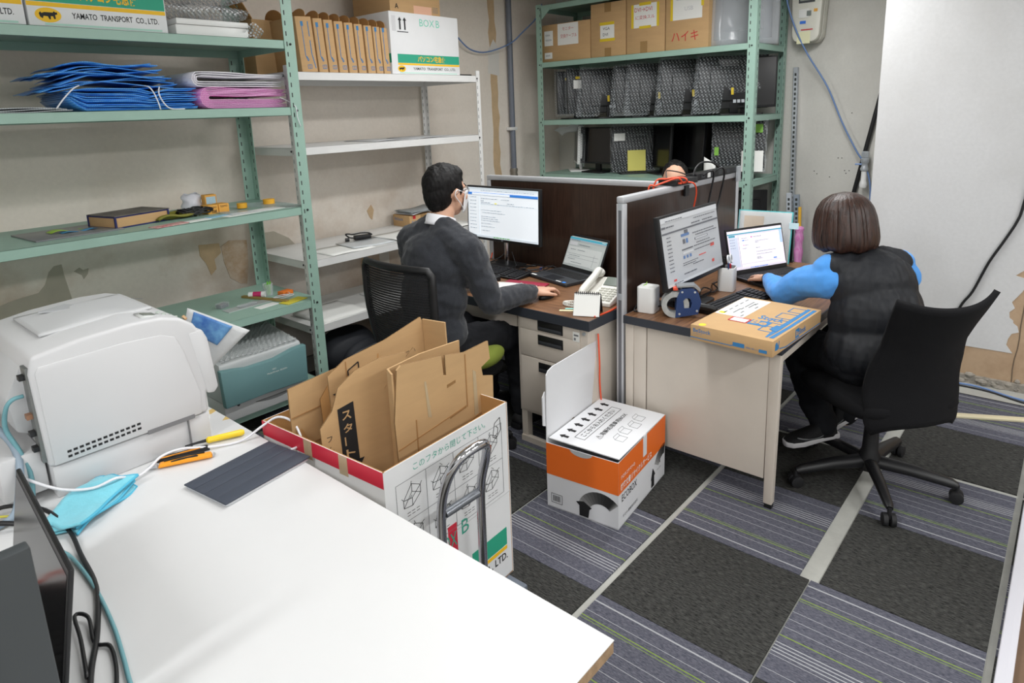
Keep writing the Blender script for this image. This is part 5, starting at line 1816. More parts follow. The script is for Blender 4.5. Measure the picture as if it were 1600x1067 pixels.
# blue rail along the front edge of the lid with boxy devices
decal([(0.03, 0.012), (0.20, 0.008), (0.45, 0.008), (0.45, 0.022), (0.2, 0.022), (0.03, 0.028)], INKB, t, p, r_, u_, 'blue_rail')
decal([(0.03, 0.034), (0.12, 0.03), (0.45, 0.03), (0.45, 0.044), (0.13, 0.05), (0.03, 0.042)], INKB, t, p, r_, u_, 'blue_rail')
segs = []
for x, wd_, hh in ((0.09, 0.06, 0.05), (0.20, 0.05, 0.06), (0.275, 0.07, 0.06), (0.375, 0.06, 0.05)):
    q = [(x, 0.045), (x, 0.045 + hh), (x + wd_, 0.045 + hh), (x + wd_, 0.045)]
    segs += [(q[0], q[1]), (q[1], q[2]), (q[2], q[3])]
lines(segs, 0.0045, INKB, t, p, r_, u_, 'device_outline')
decal([(0.10, 0.03), (0.17, 0.03), (0.18, 0.06), (0.12, 0.065)], INKB, t, p + Vector((0, 0, 0.0008)), r_, u_, 'blue_hand')
p, r_, u_ = fpt(s_, '-y', 0.21, 0.014)
decal(rect(0, 0.035, 0, 0.036), INKB, t, p, r_, u_, 'logo_block')
txt('Be', 0.02, CARD, t, p + Vector((0.004, -0.0006, 0.008)), r_, u_, 'logo_letters', width=0.027, bold=0.02)
txt('Stock', 0.024, INKB, t, p + Vector((0.038, 0, 0.006)), r_, u_, 'logo_letters', width=0.065, bold=0.02)
p, r_, u_ = fpt(s_, '-y', 0, 0)
lines([((0.06, 0.018), (0.12, 0.008)), ((0.12, 0.008), (0.47, 0.008)), ((0.04, 0.02), (0.03, 0.045)), ((0.05, 0.02), (0.055, 0.05))], 0.004, INKB, t, p, r_, u_, 'cable_print')
decal([(0.02, 0.02), (0.045, 0.018), (0.05, 0.03), (0.035, 0.05), (0.022, 0.045)], INKB, t, p, r_, u_, 'plug_print')
p, r_, u_ = fpt(s_, '-x', 0, 0)
lines([((0.0, 0.012), (0.17, 0.012)), ((0.17, 0.012), (0.18, 0.02)), ((0.18, 0.02), (0.22, 0.02))], 0.003, INKB, t, p, r_, u_, 'cable_print')
txt('BeStock', 0.016, INKB, t, p + Vector((0, -0.012, 0.034)), r_, u_, 'logo_letters', bold=0.01)
txt('ビーストック', 0.006, INKB, t, p + Vector((0, -0.012, 0.025)), r_, u_, 'fine_print')
decal(rect(0.175, 0.22, 0.012, 0.028), INKB, t, p, r_, u_, 'blue_tag')
decal(rect(0.275, 0.305, 0.010, 0.022), INKB, t, p, r_, u_, 'blue_tag')
txt('環境に優しい', 0.007, INKB, t, p + Vector((0, -0.226, 0.014)), r_, u_, 'fine_print')

# cables on the right desk
for i, (pts, lb) in enumerate((
        ([(2.60, 1.42, 0.80), (2.52, 1.45, 0.74), (2.47, 1.44, 0.704)] + tangle(2.58, 1.36, 0.70, 0.07, 12, 8) + [(2.66, 1.40, 0.704)], 'tangled black cables behind the white cube speaker'),
        ([(2.62, 1.30, 0.705)] + tangle(2.66, 1.30, 0.70, 0.09, 14, 12, 1.1, 0.7) + [(2.80, 1.36, 0.704)], 'tangled black cables in front of the dim monitor foot'),
        ([(2.74, 1.33, 0.75), (2.85, 1.30, 0.705)] + tangle(2.92, 1.31, 0.70, 0.07, 9, 15, 1.2, 0.6) + [(3.1, 1.36, 0.704), (3.25, 1.33, 0.708)], 'black cables between the dim monitor and the black laptop'))):
    cable('cable', lb, pts, 0.0035, BLACK, 'black cables on the right desk')
cable('cable', 'black cord rising beside the right laptop against the wall', [(3.74, 1.02, 0.704), (3.76, 1.02, 0.76), (3.79, 1.0, 0.772), (3.83, 0.96, 0.765), (3.86, 0.92, 0.72), (3.87, 0.91, 0.5)], 0.004, BLACK)

# file stand with folders at the far end of the right desk
t = T('clear_folder', 'teal-edged clear folder with papers standing behind the black laptop', 'folder', (3.70, 1.335, 0.70), R(-84))
M_ = Matrix.Rotation(R(-10), 4, 'X')
for (x0, x1, y, z0, z1, m_, nm) in ((-0.155, 0.145, 0.004, 0.0, 0.295, mat('teal_edge', (96, 196, 200), 0.3), 'folder_back'), (-0.145, 0.138, 0.001, 0.006, 0.288, PAPER, 'paper'), (-0.12, -0.01, -0.002, 0.06, 0.262, mat('manila', (226, 190, 130), 0.7), 'envelope'), (-0.10, 0.05, -0.004, 0.0, 0.19, mat('royal_blue_sheet', (36, 60, 190), 0.5), 'blue_sheet'), (-0.15, 0.14, -0.006, 0.0, 0.29, FILM, 'clear_cover')):
    b = B()
    b.mtx = M_
    b.bx(x0, x1, y - 0.001, y + 0.0005, z0 + 0.001, z1)
    b.build(nm, m_, t)
b = B()
b.mtx = M_
b.bx(0.13, 0.18, -0.009, -0.0075, 0.20, 0.235)
b.build('index_tab', mat('pale_tab', (196, 224, 232), 0.5), t)
t = T('file_stand', 'black wire file stand behind the folder on the right desk', 'file stand', (3.735, 1.335, 0.70), R(-84))
B().bx(-0.15, 0.15, 0.02, 0.06, 0.0, 0.004).build('foot_plate', BLACK, t)
B().bx(-0.14, 0.14, 0.052, 0.056, 0.004, 0.2).build('back_plate', BLACK, t)

# things on the partition top: switch box, power strip, cables
t = T('network_switch', 'small black network switch lying on the partition top', 'switch', (2.955, 1.492, 1.2225), R(-4))
B().bx(-0.10, 0.10, -0.05, 0.05, 0, 0.028).build('case', BLACK, t, bevel=0.002)
b = B()
for k in range(5):
    b.bx(-0.09 + 0.022 * k, -0.074 + 0.022 * k, -0.0505, -0.0498, 0.008, 0.02)
b.build('ports', DGREY, t, kind='stuff')
for k in range(3):
    B().bx(-0.085 + 0.022 * k, -0.078 + 0.022 * k, -0.066, -0.048, 0.010, 0.018).build('orange_plug', REDC, t)
t = T('power_strip', 'long black power strip on the far end of the partition top', 'power strip', (3.37, 1.487, 1.2225), R(-1))
B().bx(-0.27, 0.26, -0.028, 0.028, 0, 0.035).build('case', BLACK, t, bevel=0.004)
for k in range(5):
    B().bx(-0.22 + 0.10 * k, -0.18 + 0.10 * k, -0.0285, -0.0278, 0.008, 0.028).build('socket', DGREY, t)
B().bx(-0.15, -0.12, -0.03, -0.0275, 0.006, 0.03).build('white_tag', PAPER, t)
b = B()
b.bx(0.20, 0.24, -0.04, -0.0295, -0.05, 0.034)
b.build('clamp', STEEL, t)
t2 = B().bx(-0.02, 0.02, -0.006, 0.004, -0.04, 0.012).build('clip_hook', BLACK, None, loc=(2.995, 1.468, 1.20))
tag(t2, 'black clip hanging on the partition edge under the switch', 'clip')
for i, (pts, m_, r_, lb) in enumerate((
        ([(2.89, 1.435, 1.236), (2.85, 1.44, 1.262), (2.83, 1.48, 1.25), (2.80, 1.53, 1.228), (2.78, 1.56, 1.20), (2.78, 1.565, 0.9)], REDC, 0.0042, 'orange network cable bent over the partition to the left'),
        ([(2.912, 1.43, 1.236), (2.90, 1.42, 1.25), (2.89, 1.44, 1.262), (2.86, 1.50, 1.256), (2.82, 1.55, 1.23), (2.82, 1.565, 1.0)], REDC, 0.0042, 'second orange network cable looping over the partition top'),
        ([(2.935, 1.43, 1.236), (2.96, 1.41, 1.225), (2.985, 1.41, 1.18), (3.00, 1.43, 1.10), (3.005, 1.445, 1.0), (2.99, 1.455, 0.8)], REDC, 0.0042, 'orange cable hanging down the partition behind the dim monitor'),
        ([(3.15, 1.455, 1.245), (3.17, 1.42, 1.27), (3.20, 1.42, 1.24), (3.20, 1.44, 1.12), (3.17, 1.45, 0.98), (3.18, 1.455, 0.78)], BLACK, 0.005, 'black cable hanging from the power strip nearest the switch'),
        ([(3.27, 1.455, 1.245), (3.29, 1.42, 1.275), (3.32, 1.415, 1.24), (3.33, 1.44, 1.12), (3.30, 1.445, 1.02), (3.34, 1.455, 0.9), (3.32, 1.455, 0.76)], BLACK, 0.005, 'black cable hanging from the middle of the power strip'),
        ([(3.07, 1.47, 1.25), (3.10, 1.47, 1.29), (3.17, 1.47, 1.31), (3.28, 1.465, 1.30), (3.34, 1.45, 1.265)], BLACK, 0.005, 'black cable arching above the partition top'),
        ([(2.86, 1.50, 1.24), (2.90, 1.53, 1.28), (2.96, 1.55, 1.285), (3.04, 1.53, 1.27), (3.08, 1.50, 1.25)], BLACK, 0.003, 'thin black cable arching behind the switch'))):
    cable('cable', lb, pts, r_, m_, 'cables over the partition')

# ------------------------------------------------------------------ monitors stored on the back rack
rnd = random.Random(14)


def wrapped(t, wd, h, z0, tilt, notch=True, m_=BUB, side=1):
    M = Matrix.Translation((0, 0, z0 + h / 2)) @ Matrix.Rotation(-tilt, 4, 'X')
    X = wd / 2 + 0.012
    Zt, Zb = h / 2 + 0.012, -h / 2 - 0.02
    if notch:
        pl = [(X + 0.045, Zb - 0.01), (X, Zt), (-X, Zt), (-X, -0.02), (-wd * 0.30, -0.075), (0.02, -0.085), (wd * 0.16, -0.02), (wd * 0.22, Zb - 0.01)]
    else:
        pl = [(X, Zb), (X, Zt), (-X, Zt), (-X, Zb)]
    pl = [(a * side, c) for a, c in pl]
    b = B()
    b.mtx = M
    b.prism(pl, 'y', -0.012, 0.060)
    b.build('bubble_wrap', m_, t)
    return M


def stored(i, y, label, wd=0.50, h=0.31, rz=136, z=1.513, z0=0.10, tilt=-4, wrap='notch', tape=True, base=True, ports=True, x=4.83, shell=BLACK, group='monitors stored on the back rack', notes=()):
    t, M = monitor('stored_monitor', label, (x, y, z), R(rz), wd, h, z0, R(tilt), group, neck=base, shell=shell, basew=0.24)
    if wrap:
        wrapped(t, wd, h, z0, R(tilt), wrap == 'notch')
    rr, uu = M.to_3x3() @ Vector((-1, 0, 0)), M.to_3x3() @ Vector((0, 0, 1))
    if ports:
        b = B()
        b.mtx = M
        for k in range(3):
            b.bx(-0.01 - 0.03 * k, 0.012 - 0.03 * k, 0.0435, 0.0455, -h * 0.40, -h * 0.34)
        b.build('ports', STEEL, t, kind='stuff')
    if tape:
        decal(rect(0, 0.018, 0, 0.05), TAPEY, t, M @ Vector((0.03, 0.0605, -0.095)), rr, uu, 'yellow_tape')
    for (x_, zz, a, c, m_) in notes:
        decal(rect(0, a, 0, c), m_, t, M @ Vector((x_, 0.0615, zz)), rr, uu, 'paper_note')
    return t


mid = [(3.44, 'first from the left', 0.36, 0.36), (3.30, 'second from the left', 0.40, 0.37), (3.09, 'third from the left', 0.47, 0.36), (2.78, 'fourth from the left', 0.44, 0.36),
       (2.62, 'fifth from the left', 0.48, 0.37), (2.33, 'sixth from the left', 0.50, 0.38), (2.02, 'seventh from the left', 0.50, 0.38)]
for i, (y, od, wd_, h_) in enumerate(mid):
    notes = []
    if i == 0:
        notes = [(0.10, -0.16, 0.12, 0.16, PAPER), (0.12, 0.10, 0.03, 0.02, TAPEY)]
    if i == 1:
        notes = [(0.16, 0.02, 0.12, 0.07, PAPER), (0.14, 0.10, 0.04, 0.02, TAPEY)]
    stored(i, y, 'bubble-wrapped black monitor seen from behind, %s on the middle rack shelf' % od, wd_, h_, rz=[150, 146, 134, 138, 134, 132, 128][i], z0=0.045, tilt=-6 if i not in (0, 1) else -3, notes=notes, tape=i > 1, base=True, wrap='notch' if i > 1 else 'full', ports=i > 1, x=4.84)
stored(9, 1.93, 'bare black monitor with dark screen at the right end of the middle rack shelf', 0.42, 0.36, rz=-62, z0=0.05, tilt=2, wrap=None, tape=False, ports=False, x=4.86)
# lower shelf
stored(10, 3.45, 'white-edged monitor in torn bubble wrap, leftmost on the lower rack shelf', 0.34, 0.33, rz=-140, z=1.055, z0=0.07, tilt=2, wrap='full', tape=False, ports=False, shell=WPLAS, x=4.86)
o = B().sheet(lambda u, v: (0.0 + 0.12 * u, 0.05 - 0.24 * v, 0.02 + 0.07 * v - 0.05 * u * u + 0.01 * math.sin(7 * v)), 8, 8, 0.002).build('loose_film', mat('white_foam_film', (226, 228, 230), 0.5), None, smooth='all', loc=(4.70, 3.53, 1.395))
o.parent = None
tag(o, 'white foam film flap sticking out of the leftmost lower monitor', 'film')
stored(11, 3.19, 'black monitor with its dark screen facing the room on the lower rack shelf', 0.37, 0.31, rz=-98, z=1.055, z0=0.075, tilt=3, wrap=None, tape=False, ports=False, x=4.78)
stored(12, 2.87, 'bubble-wrapped monitor carrying a yellow paper slip on the lower rack shelf', 0.34, 0.36, rz=132, z=1.055, z0=0.03, tilt=-3, wrap='full', tape=False, ports=False, x=4.84, notes=[(0.05, -0.19, 0.15, 0.17, mat('yellow_slip', (214, 206, 110), 0.7)), (0.16, 0.06, 0.09, 0.06, PAPER)])
stored(13, 2.63, 'black monitor turned sideways right of the yellow slip, lower rack shelf', 0.36, 0.34, rz=-122, z=1.055, z0=0.05, tilt=3, wrap=None, tape=False, ports=False, x=4.86)
stored(14, 2.37, 'black monitor near the middle of the lower shelf with narrow stand', 0.40, 0.35, rz=-118, z=1.055, z0=0.05, tilt=4, wrap=None, tape=False, ports=False, x=4.84)
stored(15, 2.15, 'black monitor behind the power strip on the lower rack shelf', 0.36, 0.36, rz=-124, z=1.055, z0=0.04, tilt=3, wrap=None, tape=False, ports=False, x=4.88)
t = stored(16, 1.94, 'black monitor with green tape and bubble film at the right end of the lower shelf', 0.36, 0.35, rz=110, z=1.055, z0=0.06, tilt=-5, wrap='full', tape=False, ports=False, x=4.80, notes=[(0.17, -0.07, 0.03, 0.06, mat('green_tape', (120, 176, 60), 0.5)), (-0.10, 0.09, 0.06, 0.06, MATS['green_tape'] if 'green_tape' in MATS else PAPER), (-0.02, -0.19, 0.15, 0.15, PAPER)])
o = B().sheet(lambda u, v: (0, -0.09 * u, 0.16 * v - 0.05 * u * v), 4, 4, 0.001).build('paper_note', PAPER, None, smooth='all', loc=(4.60, 2.12, 1.06))
tag(o, 'curled white paper between the lower shelf monitors', 'paper')
for i, (y, rz) in enumerate(((2.05, 110), (1.95, 128))):
    stored(20 + i, y - 0.02 * i, ['black monitor on the lowest visible rack shelf left of the post', 'black monitor on the lowest visible rack shelf right of the post'][i], 0.36, 0.34, rz=rz, z=0.55, z0=0.06, tilt=-3, wrap=None, tape=False, ports=True, x=4.78 + 0.1 * i)
t, M = monitor('stored_monitor', 'black monitor in a clear bag beside the cartons on the top rack shelf', (4.82, 1.96, 1.993), R(118), 0.40, 0.40, 0.05, R(-4), 'monitors stored on the back rack', shell=DGREY)
B().sheet(lambda u, v: (0.24 * math.cos(2 * PI * u) * (1 + 0.05 * math.sin(9 * u * 6.28)), 0.02 + 0.11 * math.sin(2 * PI * u) * (1 + 0.1 * math.sin(15 * u + 6 * v)), 0.006 + 0.48 * v), 40, 12, 0.001).build('clear_bag', FILM, t, smooth='all')
decal(rect(0, 0.10, 0, 0.13), mat('grey_panel_sticker', (190, 190, 186), 0.6), t, M @ Vector((-0.08, 0.047, 0.06)), (-1, 0, 0), (0, 0, 1), 'grey_label')

# ------------------------------------------------------------------ wall fixtures
t = T('wall_conduit', 'grey plastic pipe running up the left wall beside the rack', 'pipe', (4.47, 3.862, 0))
GP = mat('grey_pipe', (112, 118, 130), 0.45)
B().tube([(0, 0, 1.09), (0, 0, CEIL)], 0.024, 16).build('pipe', GP, t, smooth=True)
B().bx(-0.045, 0.035, -0.028, 0.035, 1.435, 1.462).build('clamp', WPLAS, t, bevel=0.003)
B().lathe([(0.03, 1.0), (0.034, 1.03), (0.028, 1.06), (0.034, 1.085), (0.03, 1.10)], 14).build('fitting', mat('old_brass', (134, 128, 118), 0.5, 0.4), t, smooth=True)
B().tube([(0, 0, 0), (0, 0, 1.0)], 0.02, 12).build('lower_pipe', GP, t, smooth=True)

t = T('gas_meter', 'cream gas meter mounted high on the back wall', 'gas meter', (WALL_X, 1.60, 2.0))
CRM = mat('meter_cream', (218, 216, 204), 0.45)
b = B()
pl = []
for (cx, cy, r_, a0) in ((0.10, 0.34, 0.02, 0), (-0.10, 0.34, 0.02, 90), (-0.045, 0.06, 0.06, 180), (0.045, 0.06, 0.06, 270)):
    for k in range(6):
        a = R(a0 + 90 * k / 5)
        pl.append((cx * 0.95 + r_ * math.cos(a), cy + r_ * math.sin(a)))
b.prism(pl, 'x', -0.07, -0.005)
b.build('rear_case', CRM, t, bevel=0.008)
b = B()
b.prism([(a * 0.92, c * 0.97 + 0.005) for a, c in pl], 'x', -0.135, -0.07)
b.build('front_case', CRM, t, bevel=0.012)
b = B()
b.prism([(a * 0.98, c) for a, c in pl], 'x', -0.078, -0.068)
b.build('flange', mat('meter_flange', (196, 194, 184), 0.5), t)
f0 = Vector((-0.1355, 0.0, 0))
decal(rect(-0.055, 0.055, 0.27, 0.33), mat('meter_dark', (60, 64, 66), 0.4), t, f0, (0, -1, 0), (0, 0, 1), 'counter_window')
decal(rect(-0.045, 0.045, 0.285, 0.315), mat('lcd_grey', (160, 166, 156), 0.3), t, f0 - Vector((0.0006, 0, 0)), (0, -1, 0), (0, 0, 1), 'display')
txt('00231.4', 0.018, INK, t, f0 - Vector((0.0012, -0.04, -0.29)), (0, -1, 0), (0, 0, 1), 'digits')
B().bx(-0.14, -0.135, -0.02, 0.05, 0.17, 0.23).build('module', mat('module_white', (228, 228, 224), 0.5), t, bevel=0.002)
decal(rect(0.005, 0.035, 0.18, 0.215), mat('lcd_dark', (108, 116, 110), 0.3), t, f0 - Vector((0.005, 0, 0)), (0, -1, 0), (0, 0, 1), 'display')
decal(rect(-0.04, 0.0, 0.13, 0.15), mat('meter_blue', (40, 110, 210), 0.5), t, f0, (0, -1, 0), (0, 0, 1), 'blue_label')
decal(rect(0.05, 0.075, 0.205, 0.225), mat('meter_amber', (226, 166, 60), 0.5), t, f0, (0, -1, 0), (0, 0, 1), 'amber_label')
decal(rect(-0.03, 0.05, 0.085, 0.093), INKR, t, f0, (0, -1, 0), (0, 0, 1), 'red_label')
decal(rect(-0.055, 0.035, -0.005, 0.078), mat('pale_yellow_note', (226, 224, 186), 0.7), t, f0 - Vector((0.001, 0, 0)), (0, -1, 0), (0, 0, 1), 'paper_note')
for y in (-0.065, 0.055):
    B().tube([(-0.07, y, 0.35), (-0.07, y, 0.85)], 0.028, 12).build('pipe', CRM, t, smooth=True)

cable('cable', 'pale blue cable drooping across the left wall beside the white unit', [(3.80, 3.84, 2.20), (3.95, 3.84, 2.10), (4.15, 3.84, 2.085), (4.40, 3.80, 2.16), (4.55, 3.78, 2.26), (4.70, 3.75, 2.38), (4.75, 3.72, 2.5)], 0.006, BLUEC)
cable('cable', 'pale blue cable crossing the back wall from the gas meter to the valve', [(5.02, 1.74, 2.5), (5.03, 1.728, 2.306), (5.05, 1.664, 2.103), (5.08, 1.579, 1.92), (5.12, 1.444, 1.691), (5.13, 1.335, 1.444), (5.12, 1.226, 1.244), (5.13, 1.165, 1.14), (5.15, 1.12, 0.957), (5.16, 1.115, 0.5), (5.17, 1.1, 0.02)], 0.006, BLUEC)
o = B().tube([(5.175, 1.40, 0.0), (5.175, 0.96, 2.45)], 0.015, 10).build('black_pole', BLACK, None, smooth=True)
tag(o, 'black pole leaning against the back wall beside the white wall edge', 'pole')
t = T('pipe_valve', 'metal valve with white capped pipe on the back wall', 'valve', (5.13, 1.165, 0.98))
B().lathe([(0.0, -0.005), (0.022, 0.0), (0.026, 0.02), (0.022, 0.04), (0.018, 0.05), (0.018, 0.12)], 16).build('white_cap', WPLAS, t, smooth=True)
B().lathe([(0.024, 0.12), (0.027, 0.135), (0.02, 0.15), (0.02, 0.17), (0.027, 0.18), (0.027, 0.205), (0.02, 0.21)], 12).build('valve_body', STEEL, t, smooth=True)
B().lathe([(0.022, 0.21), (0.026, 0.215), (0.026, 0.25), (0.02, 0.255)], 6).build('hex_nut', STEEL, t)
B().tube([(0.0, 0.0, 0.165), (-0.01, 0.06, 0.165)], 0.006, 8).build('lever', mat('lever_blue', (120, 150, 200), 0.4), t)
B().tube([(0.0, 0.0, 0.2), (0.065, 0.0, 0.2)], 0.012, 8).build('wall_stub', STEEL, t)


def channel(name, label, p0, p1, wd, m_, slot=True, grp=None):
    t = T(name, label, 'steel channel', p0, 0, grp)
    d = Vector(p1) - Vector(p0)
    L = d.length
    q = Vector((0, 0, 1)).rotation_difference(d.normalized())
    t.rotation_euler = q.to_euler()
    b = B()
    b.bx(-0.002, 0.0, -wd / 2, wd / 2, 0, L).bx(-0.002, 0.02, -wd / 2, -wd / 2 + 0.002, 0, L).bx(-0.002, 0.02, wd / 2 - 0.002, wd / 2, 0, L)
    b.build('profile', m_, t)
    if slot:
        b = B()
        z = 0.03
        while z < L - 0.03:
            b.bx(-0.0028, -0.0021, -wd * 0.2, wd * 0.2, z, z + 0.02)
            z += 0.035
        b.build('slots', SLOT, t, kind='stuff')
    return t


channel('steel_channel', 'long galvanised channel standing against the back wall', (5.12, 1.625, 0.0), (5.17, 1.685, 1.84), 0.034, STEEL)
channel('steel_channel', 'short white slotted channel standing beside the green rack', (5.0, 1.585, 0.0), (5.06, 1.65, 0.925), 0.036, mat('pale_steel', (214, 220, 228), 0.4, 0.2), grp=None)
channel('steel_channel', 'short grey slotted channel leaning between the pink sleeve and wall', (5.02, 1.53, 0.0), (5.07, 1.598, 0.915), 0.04, mat('blue_steel', (166, 176, 188), 0.4, 0.3))
t = T('bubble_sleeve', 'pink bubble-wrapped tube standing beside the slotted channels', 'bubble wrap', (4.93, 1.51, 0))
B().tube(smoothpath([(0, 0, 0.0), (0.005, 0.0, 0.2), (0, 0.005, 0.4), (0.01, 0.01, 0.55), (0.01, 0.01, 0.66), (0.012, 0.012, 0.70)], 4), [0.03 + 0.004 * math.sin(i * 1.9) for i in range(20)] + [0.012], 14).build('sleeve', PINKB, t, smooth='all')
B().tube([(0.012, 0.012, 0.69), (0.02, 0.02, 0.84)], 0.012, 8).build('yellow_rod', mat('yellow_rod', (226, 176, 60), 0.5), t)

cable('cable', 'black cable slanting down the white wall behind the flared chair', [(4.297, 0.12, 2.6), (4.297, 0.14, 2.0), (4.297, 0.17, 1.40), (4.297, 0.21, 1.033), (4.297, 0.227, 0.941), (4.297, 0.27, 0.833), (4.297, 0.327, 0.703), (4.297, 0.383, 0.532), (4.297, 0.433, 0.431), (4.29, 0.5, 0.2), (4.26, 0.56, 0.01)], 0.007, BLACK)
cable('cable', 'blue cable lying on the floor along the white wall', [(4.15, -0.3, 0.006), (4.17, 0.09, 0.006), (4.24, 0.296, 0.006), (4.235, 0.437, 0.006), (4.25, 0.7, 0.006)], 0.006, BLUEC)
cable('cable', 'black cable lying on the floor along the white wall', [(4.10, -0.3, 0.006), (4.13, 0.06, 0.006), (4.20, 0.25, 0.006), (4.205, 0.437, 0.006), (4.2, 0.6, 0.006)], 0.005, BLACK)

# ------------------------------------------------------------------ large white printer on the work table
PW = mat('printer_white', (206, 206, 207), 0.42, var=0.015, scale=2)
PG = mat('printer_pale_grey', (196, 197, 198), 0.45)
t = T('laser_printer', 'large white laser printer standing on the white work table', 'printer', (0.545, 2.05, 0.70))
body = [(-0.205, 0.085), (-0.21, 0.33), (-0.20, 0.372), (-0.10, 0.388), (0.03, 0.396), (0.10, 0.392), (0.145, 0.378), (0.18, 0.352), (0.20, 0.315), (0.205, 0.16), (0.19, 0.145), (0.188, 0.085)]
B().prism(body, 'y', -0.22, 0.22).build('body', PW, t, bevel=0.010, seg=3)
B().prism([(-0.20, 0.0), (-0.20, 0.083), (0.187, 0.083), (0.187, 0.0)], 'y', -0.217, 0.217).build('paper_tray', PW, t, bevel=0.004)
b = B().prism([(0.20, 0.33), (0.212, 0.30), (0.224, 0.15), (0.21, 0.135), (0.19, 0.14), (0.16, 0.33)], 'y', -0.222, 0.222)
b.build('front_door', PW, t, bevel=0.006)
# side cover with rounded upper corner, slightly proud
sc = [(-0.195, 0.088), (-0.198, 0.33), (-0.19, 0.345), (0.0, 0.350), (0.09, 0.345), (0.125, 0.33), (0.14, 0.29), (0.17, 0.15), (0.165, 0.088)]
B().prism(sc, 'y', -0.2235, -0.218).build('side_cover', PW, t, bevel=0.003)
b = B()
for r_ in range(2):
    for k in range(13):
        x = -0.165 + 0.0135 * k
        z = 0.098 + 0.013 * r_ + 0.0006 * k
        b.bx(x, x + 0.009, -0.2243, -0.2234, z, z + 0.006)
b.build('vents', BLACKM, t, kind='stuff')
B().bx(0.02, 0.145, -0.2242, -0.2233, 0.082, 0.094).build('grip_slot', mat('slot_shade', (120, 120, 122), 0.6), t)
B().bx(0.125, 0.128, -0.2235, -0.2165, 0.0, 0.083).build('tray_seam', mat('slot_shade', (120, 120, 122), 0.6), t)
# output tray hollow: sloping scoop set into the top
b = B()


def scoop(u, v):
    x = -0.15 + 0.27 * u
    y = -0.10 + 0.25 * v
    e = max(abs(v - 0.5) * 2, 0)
    return (x, y, 0.3895 + 0.012 * math.sin(u * PI) ** 2 * (1 - e ** 4) + 0.0065 * u)


b.sheet(scoop, 20, 12, 0.006)
b.build('output_tray', PG, t, smooth='all')
b = B()
b.prism([(-0.10, 0.10), (-0.03, 0.13), (0.02, 0.02)], 'z', 0.398, 0.4035)
b.build('paper_stop', mat('stop_grey', (176, 178, 180), 0.5), t)
b = B().sheet(lambda u, v: (0.06 + 0.12 * u, -0.19 + 0.055 * v, 0.398 - 0.055 * u ** 1.8), 10, 2, 0.006)
b.build('control_panel', mat('panel_grey', (206, 208, 206), 0.4), t, smooth='all')
b = B().sheet(lambda u, v: (0.07 + 0.03 * u, -0.18 + 0.03 * v, 0.3995 - 0.006 * u), 2, 2, 0.002)
b.build('display', mat('panel_lcd', (124, 130, 124), 0.25), t)
for k in range(4):
    B().lathe([(0.0065, 0), (0.0065, 0.003), (0.004, 0.004)], 12, (0.112 + 0.014 * k, -0.165, 0.392 - 0.008 * k)).build('button', mat('button_green', (186, 196, 188), 0.4), t, smooth=True)
b = B().tube([(0.178, -0.16, 0.357), (0.184, -0.16, 0.36)], 0.008, 12)
b.build('start_button', mat('button_orange', (196, 160, 120), 0.4), t, smooth=True)
lines([((0.0, 0.0), (0.04, 0.004))], 0.004, INKG, t, (0.13, 0.10, 0.3855), (1, 0, -0.3), (0, 1, 0), 'maker_mark')
# rear: duplex unit, connectors
B().bx(-0.30, -0.206, -0.19, 0.2, 0.02, 0.13).build('rear_tray', PW, t, bevel=0.006)
B().prism([(-0.206, 0.15), (-0.24, 0.17), (-0.25, 0.26), (-0.206, 0.34)], 'y', -0.14, 0.2).build('rear_cover', PG, t, bevel=0.006)
B().bx(-0.214, -0.206, -0.21, -0.17, 0.10, 0.345).build('port_plate', mat('port_metal', (120, 122, 120), 0.4, 0.5), t)
for z, m_ in ((0.315, BLACK), (0.215, mat('port_rust', (150, 110, 84), 0.5)), (0.17, BLACK), (0.13, BLACK)):
    B().bx(-0.226, -0.213, -0.20, -0.18, z, z + 0.012).build('connector', m_, t)
cable('cable', 'teal network cable plugged into the back of the white printer', [(0.322, 1.86, 0.975), (0.30, 1.855, 0.975), (0.285, 1.86, 0.955), (0.28, 1.88, 0.90), (0.295, 1.87, 0.84), (0.305, 1.86, 0.78), (0.300, 1.85, 0.73), (0.29, 1.84, 0.706)], 0.0055, TEALC)
cable('cable', 'thick grey-blue cable behind the white printer', [(0.20, 2.06, 0.96), (0.235, 1.98, 0.93), (0.275, 1.90, 0.885), (0.29, 1.87, 0.83), (0.275, 1.83, 0.77), (0.25, 1.80, 0.72), (0.21, 1.79, 0.71)], 0.009, mat('grey_blue_cable', (140, 156, 170), 0.5))
t = T('paper_box', 'white box behind the printer at the left picture edge', 'box', (0.115, 2.10, 0.70), R(6))
B().bx(-0.14, 0.11, -0.11, 0.14, 0, 0.11).build('body', PW, t, bevel=0.006)
B().bx(-0.145, 0.115, -0.115, 0.145, 0.111, 0.135).build('lid', PW, t, bevel=0.004)

# printed film bag leaning on the printer front
t = T('film_bag', 'clear printed bag with blue picture leaning against the printer front', 'bag', (0.80, 1.98, 0.70))
A_, B_, C_, D_ = Vector((-0.015, 0.03, 0.352)), Vector((0.12, -0.075, 0.262)), Vector((0.005, 0.03, 0.125)), Vector((-0.03, 0.08, 0.20))


def quad(a, b_, c, d, du=0.0):
    return lambda u, v: tuple(a.lerp(b_, u).lerp(d.lerp(c, u), v) + Vector((-0.45, -0.5, 0.4)) * (0.005 * math.sin(7 * u + 3 * v) + du))


